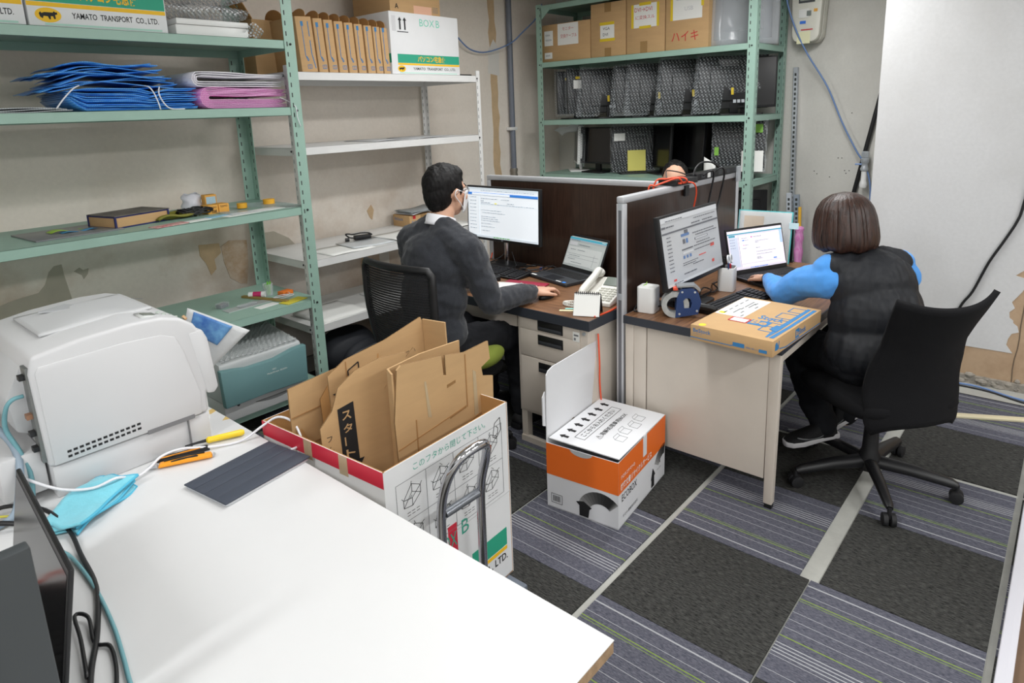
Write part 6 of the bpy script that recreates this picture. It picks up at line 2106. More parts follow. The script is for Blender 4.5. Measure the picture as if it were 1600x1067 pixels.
FB = mat('silver_film', (206, 208, 208), 0.3, var=0.08, scale=18)
B().sheet(quad(A_, B_, C_, D_), 12, 10, 0.0015).build('film', FB, t, smooth='all')
q = quad(A_, B_, C_, D_, 0.006)
B().sheet(lambda u, v: q(0.12 + 0.62 * u, 0.04 + 0.42 * v), 12, 8, 0.0008).build('blue_picture', mat('blue_film_print', (120, 176, 216), 0.35, c2=(30, 84, 170), scale=22), t, smooth='all')
B().sheet(lambda u, v: q(0.30 + 0.10 * u, 0.74 + 0.03 * v), 3, 2, 0.0008).build('dark_print', INK, t)
B().sheet(lambda u, v: q(0.10 + 0.10 * u, 0.86 + 0.03 * v), 3, 2, 0.0008).build('dark_print', INK, t)
b = B()
b.bx(-0.028, -0.012, -0.01, 0.08, 0.0, 0.2)
b.build('card_insert', PAPER, t)

# ------------------------------------------------------------------ tools and tablet on the work table
t = T('tablet_computer', 'tablet in a dark blue-grey folding cover on the white work table', 'tablet', (0.70, 1.555, 0.7005), R(8))
CV = mat('slate_cover', (62, 68, 80), 0.65)
B().rbx(-0.125, 0.125, -0.086, 0.086, 0.0, 0.007, 0.01).build('tablet_body', mat('silver_back', (200, 202, 206), 0.3, 0.6), t, bevel=0.002)
ws = [(-0.087, -0.043), (-0.042, 0.0), (0.001, 0.043), (0.044, 0.087)]
for k, (a, c) in enumerate(ws):
    B().bx(-0.127, 0.127, a, c, 0.0072, 0.0108 + (0.0012 if k == 0 else 0)).build('cover_panel', CV, t, bevel=0.0015)
t = T('utility_knife', 'orange and black snap-off knife on the work table', 'knife', (0.61, 1.757, 0.70), R(-27))
OR = mat('knife_orange', (244, 158, 32), 0.4)
B().prism([(-0.055, 0.004), (-0.05, 0.012), (0.02, 0.016), (0.075, 0.014), (0.08, 0.004)], 'y', -0.012, 0.012).build('handle', OR, t, bevel=0.003)
B().prism([(-0.05, 0.010), (0.0, 0.0165), (0.04, 0.0175), (0.05, 0.012)], 'y', -0.009, 0.0).build('grip', BLACKM, t, bevel=0.001)
B().prism([(-0.04, 0.0165), (0.06, 0.0175), (0.06, 0.014), (-0.04, 0.012)], 'y', 0.004, 0.011).build('slide_rail', BLACKM, t)
B().prism([(-0.08, 0.006), (-0.056, 0.006), (-0.056, 0.012), (-0.07, 0.013)], 'y', -0.008, 0.008).build('blade_nose', STEEL, t)
B().prism([(0.08, 0.005), (0.088, 0.007), (0.082, 0.013)], 'y', -0.006, 0.006).build('end_clip', STEEL, t)
t = T('utility_knife', 'second black and orange snap-off knife behind the first', 'knife', (0.645, 1.79, 0.70), R(-20))
B().prism([(-0.08, 0.0), (-0.075, 0.012), (0.05, 0.014), (0.055, 0.0)], 'y', -0.008, 0.008).build('handle', BLACKM, t, bevel=0.003)
B().prism([(-0.07, 0.012), (0.03, 0.0155), (0.03, 0.013), (-0.07, 0.010)], 'y', -0.007, -0.002).build('orange_strip', OR, t)
t = T('screwdriver', 'screwdriver with long yellow handle at the far table edge', 'screwdriver', (0.745, 1.79, 0.70), R(-22))
B().tube([(-0.045, 0, 0.012), (-0.04, 0, 0.012), (-0.03, 0, 0.012), (0.05, 0, 0.012), (0.057, 0, 0.012)], [0.006, 0.010, 0.009, 0.010, 0.006], 8).build('handle', mat('yellow_handle', (240, 206, 40), 0.35), t, smooth=True)
B().tube([(-0.10, 0, 0.01), (-0.045, 0, 0.012)], [0.002, 0.005], 8).build('shaft', BLACK, t, smooth=True)
cable('cable', 'white charging cable from the printer round to the tablet', [(0.255, 2.05, 0.80), (0.27, 1.96, 0.775), (0.30, 1.85, 0.765), (0.345, 1.78, 0.745), (0.40, 1.745, 0.735), (0.45, 1.735, 0.742), (0.50, 1.76, 0.712), (0.54, 1.775, 0.715), (0.575, 1.785, 0.728), (0.63, 1.79, 0.724), (0.70, 1.765, 0.708), (0.77, 1.735, 0.706), (0.83, 1.715, 0.735), (0.865, 1.69, 0.755), (0.885, 1.645, 0.745), (0.88, 1.60, 0.715), (0.86, 1.575, 0.706), (0.83, 1.572, 0.705)], 0.0036, WCAB)
# folded microfibre cloth
CL = mat('aqua_cloth', (120, 200, 216), 0.95, var=0.08, scale=30, bump=0.3, bscale=220, sheen=0.3)
t = T('cleaning_cloth', 'folded aqua microfibre cloth beside the white printer', 'cloth', (0.375, 1.72, 0.70), R(35))
for k in range(3):
    B().sheet(lambda u, v, k=k: (-0.10 + 0.20 * u + 0.008 * math.sin(8 * v + k), -0.055 + 0.105 * v + 0.008 * math.sin(6 * u + 2 * k), 0.008 + 0.009 * k + 0.006 * math.sin(5 * u + 3 * v + k) * (0.4 + u)), 18, 12, 0.005).build('cloth_layer', CL, t, smooth='all')
HEM = mat('aqua_hem', (84, 180, 210), 0.9)
for k in range(3):
    B().tube([(-0.10 + 0.20 * i / 14 + 0.008 * math.sin(k), -0.055 + 0.008 * math.sin(6 * i / 14 + 2 * k), 0.0055 + 0.009 * k + 0.006 * math.sin(5 * i / 14 + k) * (0.4 + i / 14)) for i in range(15)], 0.0035, 6).build('hem', HEM, t, smooth='all')
    B().tube([(0.10 + 0.008 * math.sin(8 * i / 10 + k), -0.055 + 0.105 * i / 10 + 0.008 * math.sin(6 + 2 * k), 0.0055 + 0.009 * k + 0.006 * math.sin(5 + 3 * i / 10 + k) * 1.4) for i in range(11)], 0.0035, 6).build('hem', HEM, t, smooth='all')

# laptop and monitor at the left foreground
GLS = mat('glossy_black_screen', (10, 10, 12), 0.16, spec=0.2)
t, o0, rr, uu, W_, H_ = laptop('laptop', 'open laptop with glossy black screen in the left foreground', (0.165, 1.29, 0.70), R(-94), 0.43, 0.27, 0.245, R(11), GLS, BLACK)
t, M = monitor('foreground_monitor', 'dark grey monitor seen from behind at the bottom left corner', (-0.115, 1.035, 0.70), PI, 0.53, 0.31, 0.04, R(0), None, SCR_OFF, shell=mat('slate_plastic', (58, 62, 64), 0.6), thick=0.02)
cable('cable', 'black cable looping over the work table beside the foreground laptop', [(0.20, 1.86, 0.72), (0.25, 1.83, 0.73), (0.30, 1.75, 0.725), (0.315, 1.64, 0.712), (0.306, 1.53, 0.706), (0.292, 1.39, 0.706), (0.252, 1.255, 0.706), (0.215, 1.165, 0.706), (0.19, 1.09, 0.706)], 0.005, BLACK, 'foreground cables')
cable('cable', 'black cable loop on the table right of the foreground laptop', [(0.205, 1.15, 0.71), (0.225, 1.25, 0.712), (0.236, 1.32, 0.715), (0.252, 1.30, 0.712), (0.24, 1.23, 0.706), (0.255, 1.20, 0.706), (0.245, 1.14, 0.706), (0.225, 1.08, 0.706)], 0.0035, BLACK, 'foreground cables')
cable('cable', 'thin teal cable running toward the camera on the white table', [(0.26, 1.62, 0.706), (0.288, 1.55, 0.706), (0.29, 1.40, 0.706), (0.277, 1.254, 0.706), (0.26, 1.15, 0.706), (0.247, 1.08, 0.706), (0.22, 0.9, 0.706)], 0.004, TEALC, 'foreground cables')
cable('cable', 'black cable at the left edge behind the foreground laptop', [(0.10, 1.80, 0.72), (0.17, 1.79, 0.735), (0.23, 1.77, 0.72), (0.27, 1.72, 0.706), (0.26, 1.6, 0.706)], 0.006, BLACK, 'foreground cables')
cable('cable', 'thin yellow-green cable at the left edge of the white table', [(0.12, 1.84, 0.71), (0.18, 1.84, 0.722), (0.23, 1.83, 0.712), (0.27, 1.80, 0.706)], 0.003, mat('yellow_cable', (206, 196, 70), 0.5), 'foreground cables')
cable('cable', 'orange cable on the table inside the foreground laptop reflection', [(0.02, 1.55, 0.706), (0.1, 1.53, 0.73), (0.13, 1.51, 0.72), (0.15, 1.54, 0.706)], 0.004, REDC, 'foreground cables')

# ------------------------------------------------------------------ hand truck with open BOX B carton
t = T('hand_truck', 'hand truck with chrome handle carrying the open white carton', 'hand truck', (1.09, 1.46, 0))
B().bx(-0.22, 0.25, -0.30, 0.26, 0.125, 0.157).build('platform', mat('truck_blue_grey', (92, 100, 112), 0.5), t, bevel=0.006)
for x in (-0.16, 0.19):
    for y in (-0.2, 0.2):
        b = B().tube([(x - 0.014, y, 0.05), (x + 0.014, y, 0.05)], 0.05, 18)
        w_ = b.build('wheel', BLACKM, t, smooth=True)
        B().bx(x - 0.02, x + 0.02, y - 0.015, y + 0.015, 0.06, 0.126).build('fork', STEEL, w_)
xl, xr = -0.093, 0.055
hp = [(xl, -0.302, 0.13), (xl, -0.305, 0.45), (xl, -0.31, 0.60), (xl + 0.002, -0.335, 0.69), (xl + 0.02, -0.358, 0.745), (xl + 0.05, -0.37, 0.765), (xr - 0.05, -0.37, 0.765), (xr - 0.02, -0.358, 0.745), (xr - 0.002, -0.335, 0.69), (xr, -0.31, 0.60), (xr, -0.305, 0.45), (xr, -0.302, 0.13)]
B().tube(smoothpath(hp, 5), 0.0125, 14).build('handle', CHROME, t, smooth='all')
B().tube([(xl + 0.012, -0.31, 0.585), (xr - 0.012, -0.31, 0.585)], 0.012, 10, flat=0.7).build('crossbar', mat('crossbar_grey', (130, 134, 140), 0.3, 0.8), t, smooth=True)
B().bx(xl - 0.02, xr + 0.02, -0.312, -0.29, 0.12, 0.16).build('handle_bracket', BLACK, t)

cA, cB, cC, cD = Vector((1.36, 1.237)), Vector((0.873, 1.215)), Vector((0.838, 1.735)), Vector((1.335, 1.75))
t = T('open_carton', 'large open white shipping carton full of flattened cardboard on the hand truck', 'box', (1.10, 1.485, 0.157))
off = Vector((1.10, 1.485))
ZT = 0.585
RED = mat('red_tape', (206, 44, 66), 0.45)


def wall(p, q, name='side_panel', inner=True):
    p, q = p - off, q - off
    d = (q - p).normalized()
    n = Vector((d.y, -d.x))      # outward for a counter-clockwise walk
    b = B()
    a0, a1 = p - n * 0.0025, q - n * 0.0025
    b.prism([tuple(p), tuple(q), tuple(q - n * 0.0025), tuple(p - n * 0.0025)], 'z', 0.0, ZT)
    o = b.build(name, WBOX, t)
    b = B()
    b.prism([tuple(p - n * 0.0026), tuple(q - n * 0.0026), tuple(q - n * 0.005), tuple(p - n * 0.005)], 'z', 0.0, ZT + 0.0004)
    b.build('brown_lining', CARD2, o)
    return o, p, d


wf, pf, df = wall(cB, cA)
wr, pr, dr = wall(cA, cD)
wb, pb, db = wall(cD, cC)
wl, pl_, dl = wall(cC, cB)
B().prism([tuple(c - off) for c in (cB, cA, cD, cC)], 'z', 0.0, 0.005).build('bottom', CARD2, t)
fr, fu = (df.x, df.y, 0), (0, 0, 1)
fo = Vector((pf.x, pf.y, 0))


def fp(u, v):
    return fo + Vector(fr) * u + Vector((0, 0, v))


lo = Vector((pl_.x, pl_.y, 0))
decal(rect(0.0, 0.52, ZT - 0.045, ZT + 0.0005), RED, wl, lo, (dl.x, dl.y, 0), fu, 'red_tape')
decal(rect(0.20, 0.235, ZT - 0.055, ZT + 0.0005), TAPEC, wl, lo + Vector((-0.0008, 0, 0)), (dl.x, dl.y, 0), fu, 'clear_tape')
decal(rect(0.35, 0.385, ZT - 0.055, ZT + 0.0005), TAPEC, wl, lo + Vector((-0.0008, 0, 0)), (dl.x, dl.y, 0), fu, 'clear_tape')
decal(rect(0.0, 0.03, ZT - 0.06, ZT), RED, wr, Vector((pr.x, pr.y, 0)) + Vector((dr.x, dr.y, 0)) * 0.48, (dr.x, dr.y, 0), fu, 'red_tape')
txt('このフタから閉じて下さい。', 0.021, mat('teal_print', (58, 164, 140), 0.6), wf, fp(0.098, 0.545), fr, fu, width=0.285)
segs = []
U0, U1, V0, V1 = 0.035, 0.455, 0.30, 0.53
for k in range(5):
    u = U0 + (U1 - U0) * k / 4
    segs.append(((u, V0), (u, V1)))
for v in (V0, (V0 + V1) / 2, V1):
    segs.append(((U0, v), (U1, v)))
lines(segs, 0.0012, INKG, wf, fo, fr, fu, 'drawing_frames')
rnd = random.Random(31)
for j in range(2):
    for i in range(4):
        cu = U0 + (U1 - U0) * (i + 0.5) / 4
        cv = V0 + (V1 - V0) * (j + 0.58) / 2
        sg = []
        w2, h2 = 0.030, 0.016
        q = [(-w2, -h2 - 0.01), (0.0, -h2 * 1.9), (w2, -h2 * 0.4), (0.0, h2 * 0.6), ]
        for a in range(4):
            p0, p1 = q[a], q[(a + 1) % 4]
            sg.append(((cu + p0[0], cv + p0[1]), (cu + p1[0], cv + p1[1])))
            sg.append(((cu + p0[0], cv + p0[1]), (cu + p0[0], cv + p0[1] + 0.022)))
            sg.append(((cu + p0[0], cv + p0[1] + 0.022), (cu + p1[0], cv + p1[1] + 0.022)))
            x = rnd.uniform(-0.01, 0.01)
            sg.append(((cu + p0[0] * 1.2, cv + p0[1] + 0.03), (cu + p0[0] * 0.7 + x, cv + p0[1] + 0.022)))
        for r_ in range(2):
            for k in range(3):
                sg.append(((cu - 0.02 + 0.016 * k, cv - 0.045 - 0.008 * r_), (cu - 0.009 + 0.016 * k, cv - 0.045 - 0.008 * r_)))
        lines(sg, 0.0013, INK, wf, fo, fr, fu, 'fold_drawing')
B().prism([(0.41, 0.475), (0.445, 0.487), (0.455, 0.51), (0.44, 0.55), (0.42, 0.545), (0.408, 0.51)], 'z', 0, 0.0001)
lines([((0.415, 0.50), (0.425, 0.54)), ((0.425, 0.54), (0.45, 0.55)), ((0.45, 0.55), (0.452, 0.51)), ((0.452, 0.51), (0.43, 0.49)), ((0.43, 0.49), (0.415, 0.50)), ((0.43, 0.53), (0.44, 0.52)), ((0.44, 0.52), (0.436, 0.50))], 0.002, INK, wf, fo, fr, fu, 'corner_drawing')
decal(rect(0, 0.4875, 0.288, 0.290), mat('crease_grey', (190, 191, 192), 0.7), wf, fo, fr, fu, 'crease')
decal(rect(0.207, 0.243, 0.20, 0.315), RED, wf, fo, fr, fu, 'red_tape')
txt('BOX', 0.045, mat('teal_print', (58, 164, 140), 0.6), wf, fp(0.165, 0.245) + Vector((0, -0.0007, 0)), fr, fu, width=0.075)
txt('B', 0.045, mat('teal_print', (58, 164, 140), 0.6), wf, fp(0.262, 0.262), fr, fu)
decal(rect(0.30, 0.46, 0.115, 0.175), INKT, wf, fo, fr, fu, 'green_band')
decal(rect(0.30, 0.46, 0.10, 0.112), INKY, wf, fo, fr, fu, 'yellow_band')
txt('CO., LTD.', 0.03, INK, wf, fp(0.33, 0.062), fr, fu, width=0.13, bold=0.02)

# flattened cardboard in the carton


def card(name, label, pts3, mtx, th=0.005, m_=CARD, prints=None, grp='flattened cardboard in the open carton'):
    """pts3: outline (u,z) in the sheet plane, mtx places the sheet (local y = normal)"""
    t = T(name, label, 'cardboard', mtx.translation, 0, grp)
    t.rotation_euler = mtx.to_euler()
    n = len(pts3)
    o = B().prism(pts3, 'y', 0, th).build('sheet', m_, t)
    b = B()
    b.prism(pts3, 'y', th * 0.35, th * 0.65)
    k = []
    for i in range(n):
        a, c = Vector(pts3[i]), Vector(pts3[(i + 1) % n])
        d = (c - a)
        if d.length < 0.02:
            continue
        d.normalize()
        q = Vector((d.y, -d.x)) * 0.0006
        k.append((a, c, q))
    eb = B()
    for a, c, q in k:
        eb.prism([tuple(a), tuple(c), tuple(c + q), tuple(a + q)], 'y', 0.0006, th - 0.0006)
    eb.build('corrugated_edge', CARDE, t, kind='stuff')
    return t


def sm(x, y, rz, tx=0.0, ty=0.0, z=0.165):
    return Matrix.Translation((x, y, z)) @ Matrix.Rotation(R(rz), 4, 'Z') @ Matrix.Rotation(R(tx), 4, 'X') @ Matrix.Rotation(R(ty), 4, 'Y')


# rear tall sheet
t = card('cardboard_sheet', 'long brown cardboard sheet at the back of the open carton, nearest the green rack', [(-0.21, 0.0), (-0.20, 0.690), (-0.06, 0.698), (0.06, 0.703), (0.06, 0.45), (0.24, 0.45), (0.24, 0.0)], sm(1.072, 1.63, 1, 0))
lines([((-0.20, 0.60), (0.055, 0.61)), ((-0.06, 0.02), (-0.06, 0.69)), ((-0.2, 0.5), (0.05, 0.505))], 0.003, mat('crease_brown', (166, 122, 74), 0.9), t, (0, -0.0005, 0), (1, 0, 0), (0, 0, 1), 'crease')
# folded carton with black print behind
t = card('folded_carton', 'folded brown carton with star and handling prints at the back right', [(-0.22, 0.0), (-0.22, 0.705), (-0.155, 0.735), (0.0, 0.75), (0.155, 0.783), (0.165, 0.76), (0.165, 0.0)], sm(1.195, 1.565, 2, -2))
b = B()
b.prism([(0.16, -0.002), (0.166, -0.002), (0.172, -0.10), (0.166, -0.10)], 'z', 0.05, 0.775)
b.build('side_flap', CARD, t)
star = [((0.022 if k % 2 == 0 else 0.009) * math.cos(PI / 2 + k * PI / 5), (0.022 if k % 2 == 0 else 0.009) * math.sin(PI / 2 + k * PI / 5)) for k in range(10)]
decal([(-0.19 + a, 0.64 + c) for a, c in star], INK, t, (0, -0.0004, 0), (1, 0, 0), (0, 0, 1), 'star_print')
lines([((-0.15, 0.66), (-0.12, 0.69)), ((-0.15, 0.66), (-0.15, 0.70)), ((-0.15, 0.70), (-0.11, 0.715)), ((-0.11, 0.715), (-0.11, 0.67)), ((-0.14, 0.64), (-0.125, 0.66)), ((-0.11, 0.65), (-0.125, 0.66))], 0.004, INK, t, (0, -0.0004, 0), (1, 0, 0), (0, 0, 1), 'handling_mark')
txt('(側面のフタ)', 0.022, INK, t, (0.02, -0.0004, 0.66), (1, 0, 0.1), (0, 0, 1), width=0.10)
txt('お閉め下さい', 0.022, INK, t, (0.0, -0.0004, 0.62), (1, 0, 0.1), (0, 0, 1), width=0.12)
lines([((-0.22, 0.61), (0.16, 0.63)), ((-0.155, 0.02), (-0.155, 0.73))], 0.003, mat('crease_brown', (166, 122, 74), 0.9), t, (0, -0.0004, 0), (1, 0, 0), (0, 0, 1), 'crease')
# slanted sheet with the printed arrow, facing left
t = card('cardboard_sheet', 'brown cardboard sheet with a black printed start arrow', [(-0.15, 0.0), (-0.15, 0.60), (-0.11, 0.64), (-0.085, 0.70), (-0.03, 0.735), (0.05, 0.75), (0.14, 0.745), (0.14, 0.0)], sm(1.03, 1.45, -8, -3))
decal([(-0.095, 0.47), (-0.045, 0.47), (-0.045, 0.65), (-0.095, 0.64)], INK, t, (0, -0.0004, 0), (1, 0, 0), (0, 0, 1), 'arrow_block')
decal([(-0.11, 0.475), (-0.03, 0.475), (-0.07, 0.42)], INK, t, (0, -0.0004, 0), (1, 0, 0), (0, 0, 1), 'arrow_head')
for k, ch in enumerate('スタート'):
    txt(ch if ch != 'ー' else '|', 0.026, CARD, t, (-0.084, -0.0012, 0.603 - 0.038 * k), (1, 0, 0), (0, 0, 1), 'lettering', width=0.028 if ch != 'ー' else 0.004, bold=0.02)
for k in range(7):
    txt('フんだね閉て①'[k], 0.016, INK, t, (-0.135, -0.0006, 0.555 - 0.03 * k), (1, 0, 0), (0, 0, 1), 'lettering')
# inner bent sheets
t = card('cardboard_sheet', 'bent brown cardboard sheet in the middle of the open carton', [(-0.10, 0.0), (-0.10, 0.63), (-0.06, 0.68), (0.0, 0.70), (0.10, 0.72), (0.09, 0.60), (0.12, 0.0)], sm(1.05, 1.535, -12, -6), m_=CARD2)
t = card('cardboard_sheet', 'small brown flap leaning between the folded cartons', [(-0.05, 0.45), (-0.06, 0.66), (0.06, 0.745), (0.085, 0.69), (0.06, 0.45)], sm(1.15, 1.50, 2, 2))
lines([((0.0, 0.65), (0.055, 0.70)), ((0.01, 0.64), (0.065, 0.69))], 0.005, TAPEC, t, (0, -0.0004, 0), (1, 0, 0), (0, 0, 1), 'clear_tape')
t = card('cardboard_sheet', 'low round-cornered cardboard flap in the left part of the carton', [(-0.09, 0.0), (-0.09, 0.50), (-0.06, 0.55), (-0.02, 0.575), (0.03, 0.585), (0.05, 0.57), (0.05, 0.0)], sm(0.955, 1.58, 14, -6), m_=CARD2)
# front folded carton
t = card('folded_carton', 'crumpled folded brown carton at the front of the open carton', [(-0.205, 0.0), (-0.212, 0.18), (-0.20, 0.45), (-0.205, 0.62), (-0.185, 0.765), (-0.17, 0.775), (-0.02, 0.755), (-0.015, 0.69), (-0.005, 0.69), (-0.005, 0.752), (0.075, 0.735), (0.18, 0.74), (0.186, 0.68), (0.145, 0.665), (0.15, 0.635), (0.196, 0.62), (0.19, 0.40), (0.186, 0.0)], sm(1.215, 1.335, 1, 0), th=0.006)
b = B()
b.prism([(-0.20, 0.006), (-0.18, 0.05), (-0.05, 0.065), (0.10, 0.05), (0.10, 0.045), (-0.05, 0.059), (-0.176, 0.045), (-0.194, 0.006)], 'z', 0.1, 0.757)
b.build('back_fold', CARD, t)
lines([((-0.20, 0.535), (0.07, 0.565)), ((-0.205, 0.44), (0.18, 0.53)), ((0.075, 0.56), (0.075, 0.73)), ((-0.13, 0.3), (-0.13, 0.6))], 0.004, mat('crease_brown', (166, 122, 74), 0.9), t, (0, -0.0004, 0), (1, 0, 0), (0, 0, 1), 'crease')
decal([(-0.085, 0.59), (-0.072, 0.585), (-0.085, 0.70), (-0.092, 0.70)], TAPEC, t, (0, -0.0004, 0), (1, 0, 0), (0, 0, 1), 'clear_tape')
decal([(0.105, 0.52), (0.122, 0.52), (0.118, 0.66), (0.105, 0.67)], TAPEC, t, (0, -0.0004, 0), (1, 0, 0), (0, 0, 1), 'clear_tape')
decal([(-0.005, 0.65), (0.03, 0.655), (0.03, 0.664), (-0.005, 0.66)], CARDE, t, (0, -0.0004, 0), (1, 0, 0), (0, 0, 1), 'torn_slit')
decal([(0.0, 0.55), (0.07, 0.56), (0.07, 0.568), (0.0, 0.556)], CARDE, t, (0, -0.0004, 0), (1, 0, 0), (0, 0, 1), 'torn_slit')

# ------------------------------------------------------------------ orange and white recycling box
S = (0.47, 0.32, 0.285)
t = T('recycling_box', 'white and orange document recycling box with raised rear flap on the carpet', 'box', (2.147, 1.385, 0), R(6.4))
lx, ly, lz = S
ORB = mat('orange_print', (238, 112, 32), 0.55)
EW = mat('eco_white', (224, 225, 228), 0.6)
b = B()
for (x0, x1, y0, y1) in ((-lx / 2, lx / 2, -ly / 2, -ly / 2 + 0.004), (-lx / 2, lx / 2, ly / 2 - 0.004, ly / 2), (-lx / 2, -lx / 2 + 0.004, -ly / 2 + 0.004, ly / 2 - 0.004), (lx / 2 - 0.004, lx / 2, -ly / 2 + 0.004, ly / 2 - 0.004)):
    B().bx(x0, x1, y0, y1, 0.0, lz).build('side_panel', EW, t)
B().bx(-lx / 2, lx / 2, -ly / 2, ly / 2, 0.0, 0.004).build('bottom', EW, t)
OB = 0.148
p, r_, u_ = fpt(S, '-y', 0, 0)
decal(rect(0, lx, OB, lz), ORB, t, p, r_, u_, 'orange_band')
p, r_, u_ = fpt(S, '-x', 0, 0)
decal(rect(0, ly, OB, lz), ORB, t, p, r_, u_, 'orange_band')
no = [(0.16 + 0.05 * math.cos(PI + PI * k / 10), lz + 0.001 + 0.022 * math.sin(PI + PI * k / 10)) for k in range(11)]
decal(no, mat('notch_grey', (188, 192, 194), 0.6), t, p + Vector((-0.0006, 0, 0)), r_, u_, 'thumb_notch')
# curved recycling arrow on the left face: dotted-shade arc with a black head


def arc_arrow(o, r_, u_, cu, cv, ro, ri, a0, a1, parent):
    n = 10
    for k in range(n):
        aa, ab = R(a0 + (a1 - a0) * k / n), R(a0 + (a1 - a0) * (k + 1) / n)
        sh = int(30 + 150 * (k / n) ** 1.5)
        decal([(cu + ri * math.cos(aa), cv + ri * math.sin(aa)), (cu + ro * math.cos(aa), cv + ro * math.sin(aa)), (cu + ro * math.cos(ab), cv + ro * math.sin(ab)), (cu + ri * math.cos(ab), cv + ri * math.sin(ab))], mat('arc_%d' % sh, (sh, sh, sh), 0.7), parent, o, r_, u_, 'arrow_arc')


arc_arrow(p, r_, u_, 0.245, 0.03, 0.105, 0.055, 60, 160, t)
arc_arrow(p, r_, u_, 0.245, 0.03, 0.105, 0.055, 60, 45, t)
decal([(0.135, 0.065), (0.17, 0.075), (0.205, 0.055), (0.195, 0.045), (0.19, 0.008), (0.15, 0.008), (0.15, 0.052)], INK, t, p + Vector((-0.0006, 0, 0)), r_, u_, 'arrow_head')
lines([((0.02, 0.025), (0.07, 0.025)), ((0.07, 0.025), (0.07, 0.065)), ((0.07, 0.065), (0.02, 0.065)), ((0.02, 0.065), (0.02, 0.025))] + [((0.028 + 0.004 * k, 0.032), (0.028 + 0.004 * k, 0.058)) for k in range(9)], 0.0016, INK, t, p, r_, u_, 'barcode')
p, r_, u_ = fpt(S, '-y', 0, 0)
pe = p + Vector((0, -0.0007, 0))
txt('クロネコヤマトの', 0.017, PAPER, t, pe + Vector((0.02, 0, 0.205)), r_, u_, width=0.13, bold=0.015)
txt('機密文書リサイクルサービス', 0.03, PAPER, t, pe + Vector((0.018, 0, 0.158)), r_, u_, width=0.30, bold=0.015)
txt('ECOBOX', 0.03, INK, t, p + Vector((0.03, 0, 0.105)), r_, u_, width=0.14, bold=0.01)
txt('ヤマト運輸株式会社', 0.014, INK, t, p + Vector((0.04, 0, 0.03)), r_, u_, width=0.14)
txt('M', 0.018, INK, t, p + Vector((0.40, 0, 0.085)), r_, u_, bold=0.03)
txt('ボックス', 0.010, INK, t, p + Vector((0.38, 0, 0.06)), r_, u_)
arc_arrow(p, r_, u_, 0.45, 0.05, 0.11, 0.06, 80, 150, t)
decal([(0.315, 0.045), (0.335, 0.095), (0.36, 0.06), (0.35, 0.055), (0.35, 0.01), (0.32, 0.01), (0.322, 0.05)], INK, t, p + Vector((0, -0.0006, 0)), r_, u_, 'arrow_head')
B().bx(-0.005, 0.028, -ly / 2 - 0.003, -ly / 2 - 0.0008, 0.20, 0.292).build('closing_tab', EW, t)
# lid panel on top, slightly sprung open on the left
LT = Matrix.Translation((0, -ly / 2, lz + 0.001)) @ Matrix.Rotation(R(1.2), 4, 'X') @ Matrix.Rotation(R(1.5), 4, 'Y')
b = B()
b.mtx = LT
b.bx(-lx / 2 + 0.006, lx / 2 - 0.004, 0.0, ly - 0.01, 0.004, 0.008)
lid = b.build('lid', EW, t)
o_ = LT @ Vector((-lx / 2 + 0.006, 0, 0.008))
R3 = LT.to_3x3()
rx, ry = R3 @ Vector((1, 0, 0)), R3 @ Vector((0, 1, 0))
for k in range(7):
    u, v = 0.03 + 0.06 * k, 0.262
    decal([(u + 0.006, v - 0.018), (u + 0.022, v - 0.018), (u + 0.022, v + 0.004), (u + 0.030, v + 0.004), (u + 0.014, v + 0.024), (u - 0.002, v + 0.004), (u + 0.006, v + 0.004)], INK, t, o_, rx, ry, 'arrow_print')
lines([((0.06, 0.18), (0.40, 0.18)), ((0.40, 0.18), (0.40, 0.225)), ((0.40, 0.225), (0.06, 0.225)), ((0.06, 0.225), (0.06, 0.18))], 0.0018, INK, t, o_, rx, ry, 'text_frame')
txt('ここからお入れください', 0.026, INK, t, o_ + rx * 0.085 + ry * 0.19, rx, ry, width=0.29, bold=0.012)
txt('⚠溶解処理専用BOX', 0.026, INK, t, o_ + rx * 0.10 + ry * 0.13, rx, ry, width=0.27, bold=0.012)
sg = []
for k in range(4):
    u, v = 0.13 + 0.07 * k, 0.045 + 0.012 * (k % 2)
    sg += [((u, v), (u + 0.045, v)), ((u + 0.045, v), (u + 0.045, v + 0.035)), ((u + 0.045, v + 0.035), (u, v + 0.035)), ((u, v + 0.035), (u, v)), ((u, v + 0.035), (u + 0.015, v + 0.05)), ((u + 0.015, v + 0.05), (u + 0.055, v + 0.05)), ((u + 0.055, v + 0.05), (u + 0.045, v + 0.035))]
lines(sg, 0.0012, INKG, t, o_, rx, ry, 'box_drawings')
# raised rear flap with side tabs and scoop at the hinge
fl = [(-lx / 2, 0.0), (-lx / 2, 0.29), (-lx / 2 + 0.015, 0.305), (-lx / 2 + 0.05, 0.312), (lx / 2 - 0.07, 0.30), (lx / 2 - 0.02, 0.30), (lx / 2 - 0.005, 0.305), (lx / 2 - 0.005, 0.0)]
b = B()
b.mtx = Matrix.Translation((0, ly / 2 - 0.004, lz)) @ Matrix.Rotation(R(1), 4, 'X')
b.prism(fl, 'y', 0.0, 0.004)
b.build('raised_flap', EW, t)
b = B()
b.mtx = Matrix.Translation((0, ly / 2 - 0.004, lz))
b.prism([(-lx / 2 - 0.018, 0.08), (-lx / 2 - 0.018, 0.20), (-lx / 2 + 0.001, 0.22), (-lx / 2 + 0.001, 0.07)], 'y', 0.004, 0.008)
b.build('side_tab', EW, t)
b = B()
b.mtx = Matrix.Translation((0, ly / 2 - 0.004, lz))
b.prism([(lx / 2 - 0.006, 0.08), (lx / 2 - 0.006, 0.26), (lx / 2 + 0.012, 0.24), (lx / 2 + 0.012, 0.10)], 'y', 0.004, 0.008)
b.build('side_tab', EW, t)
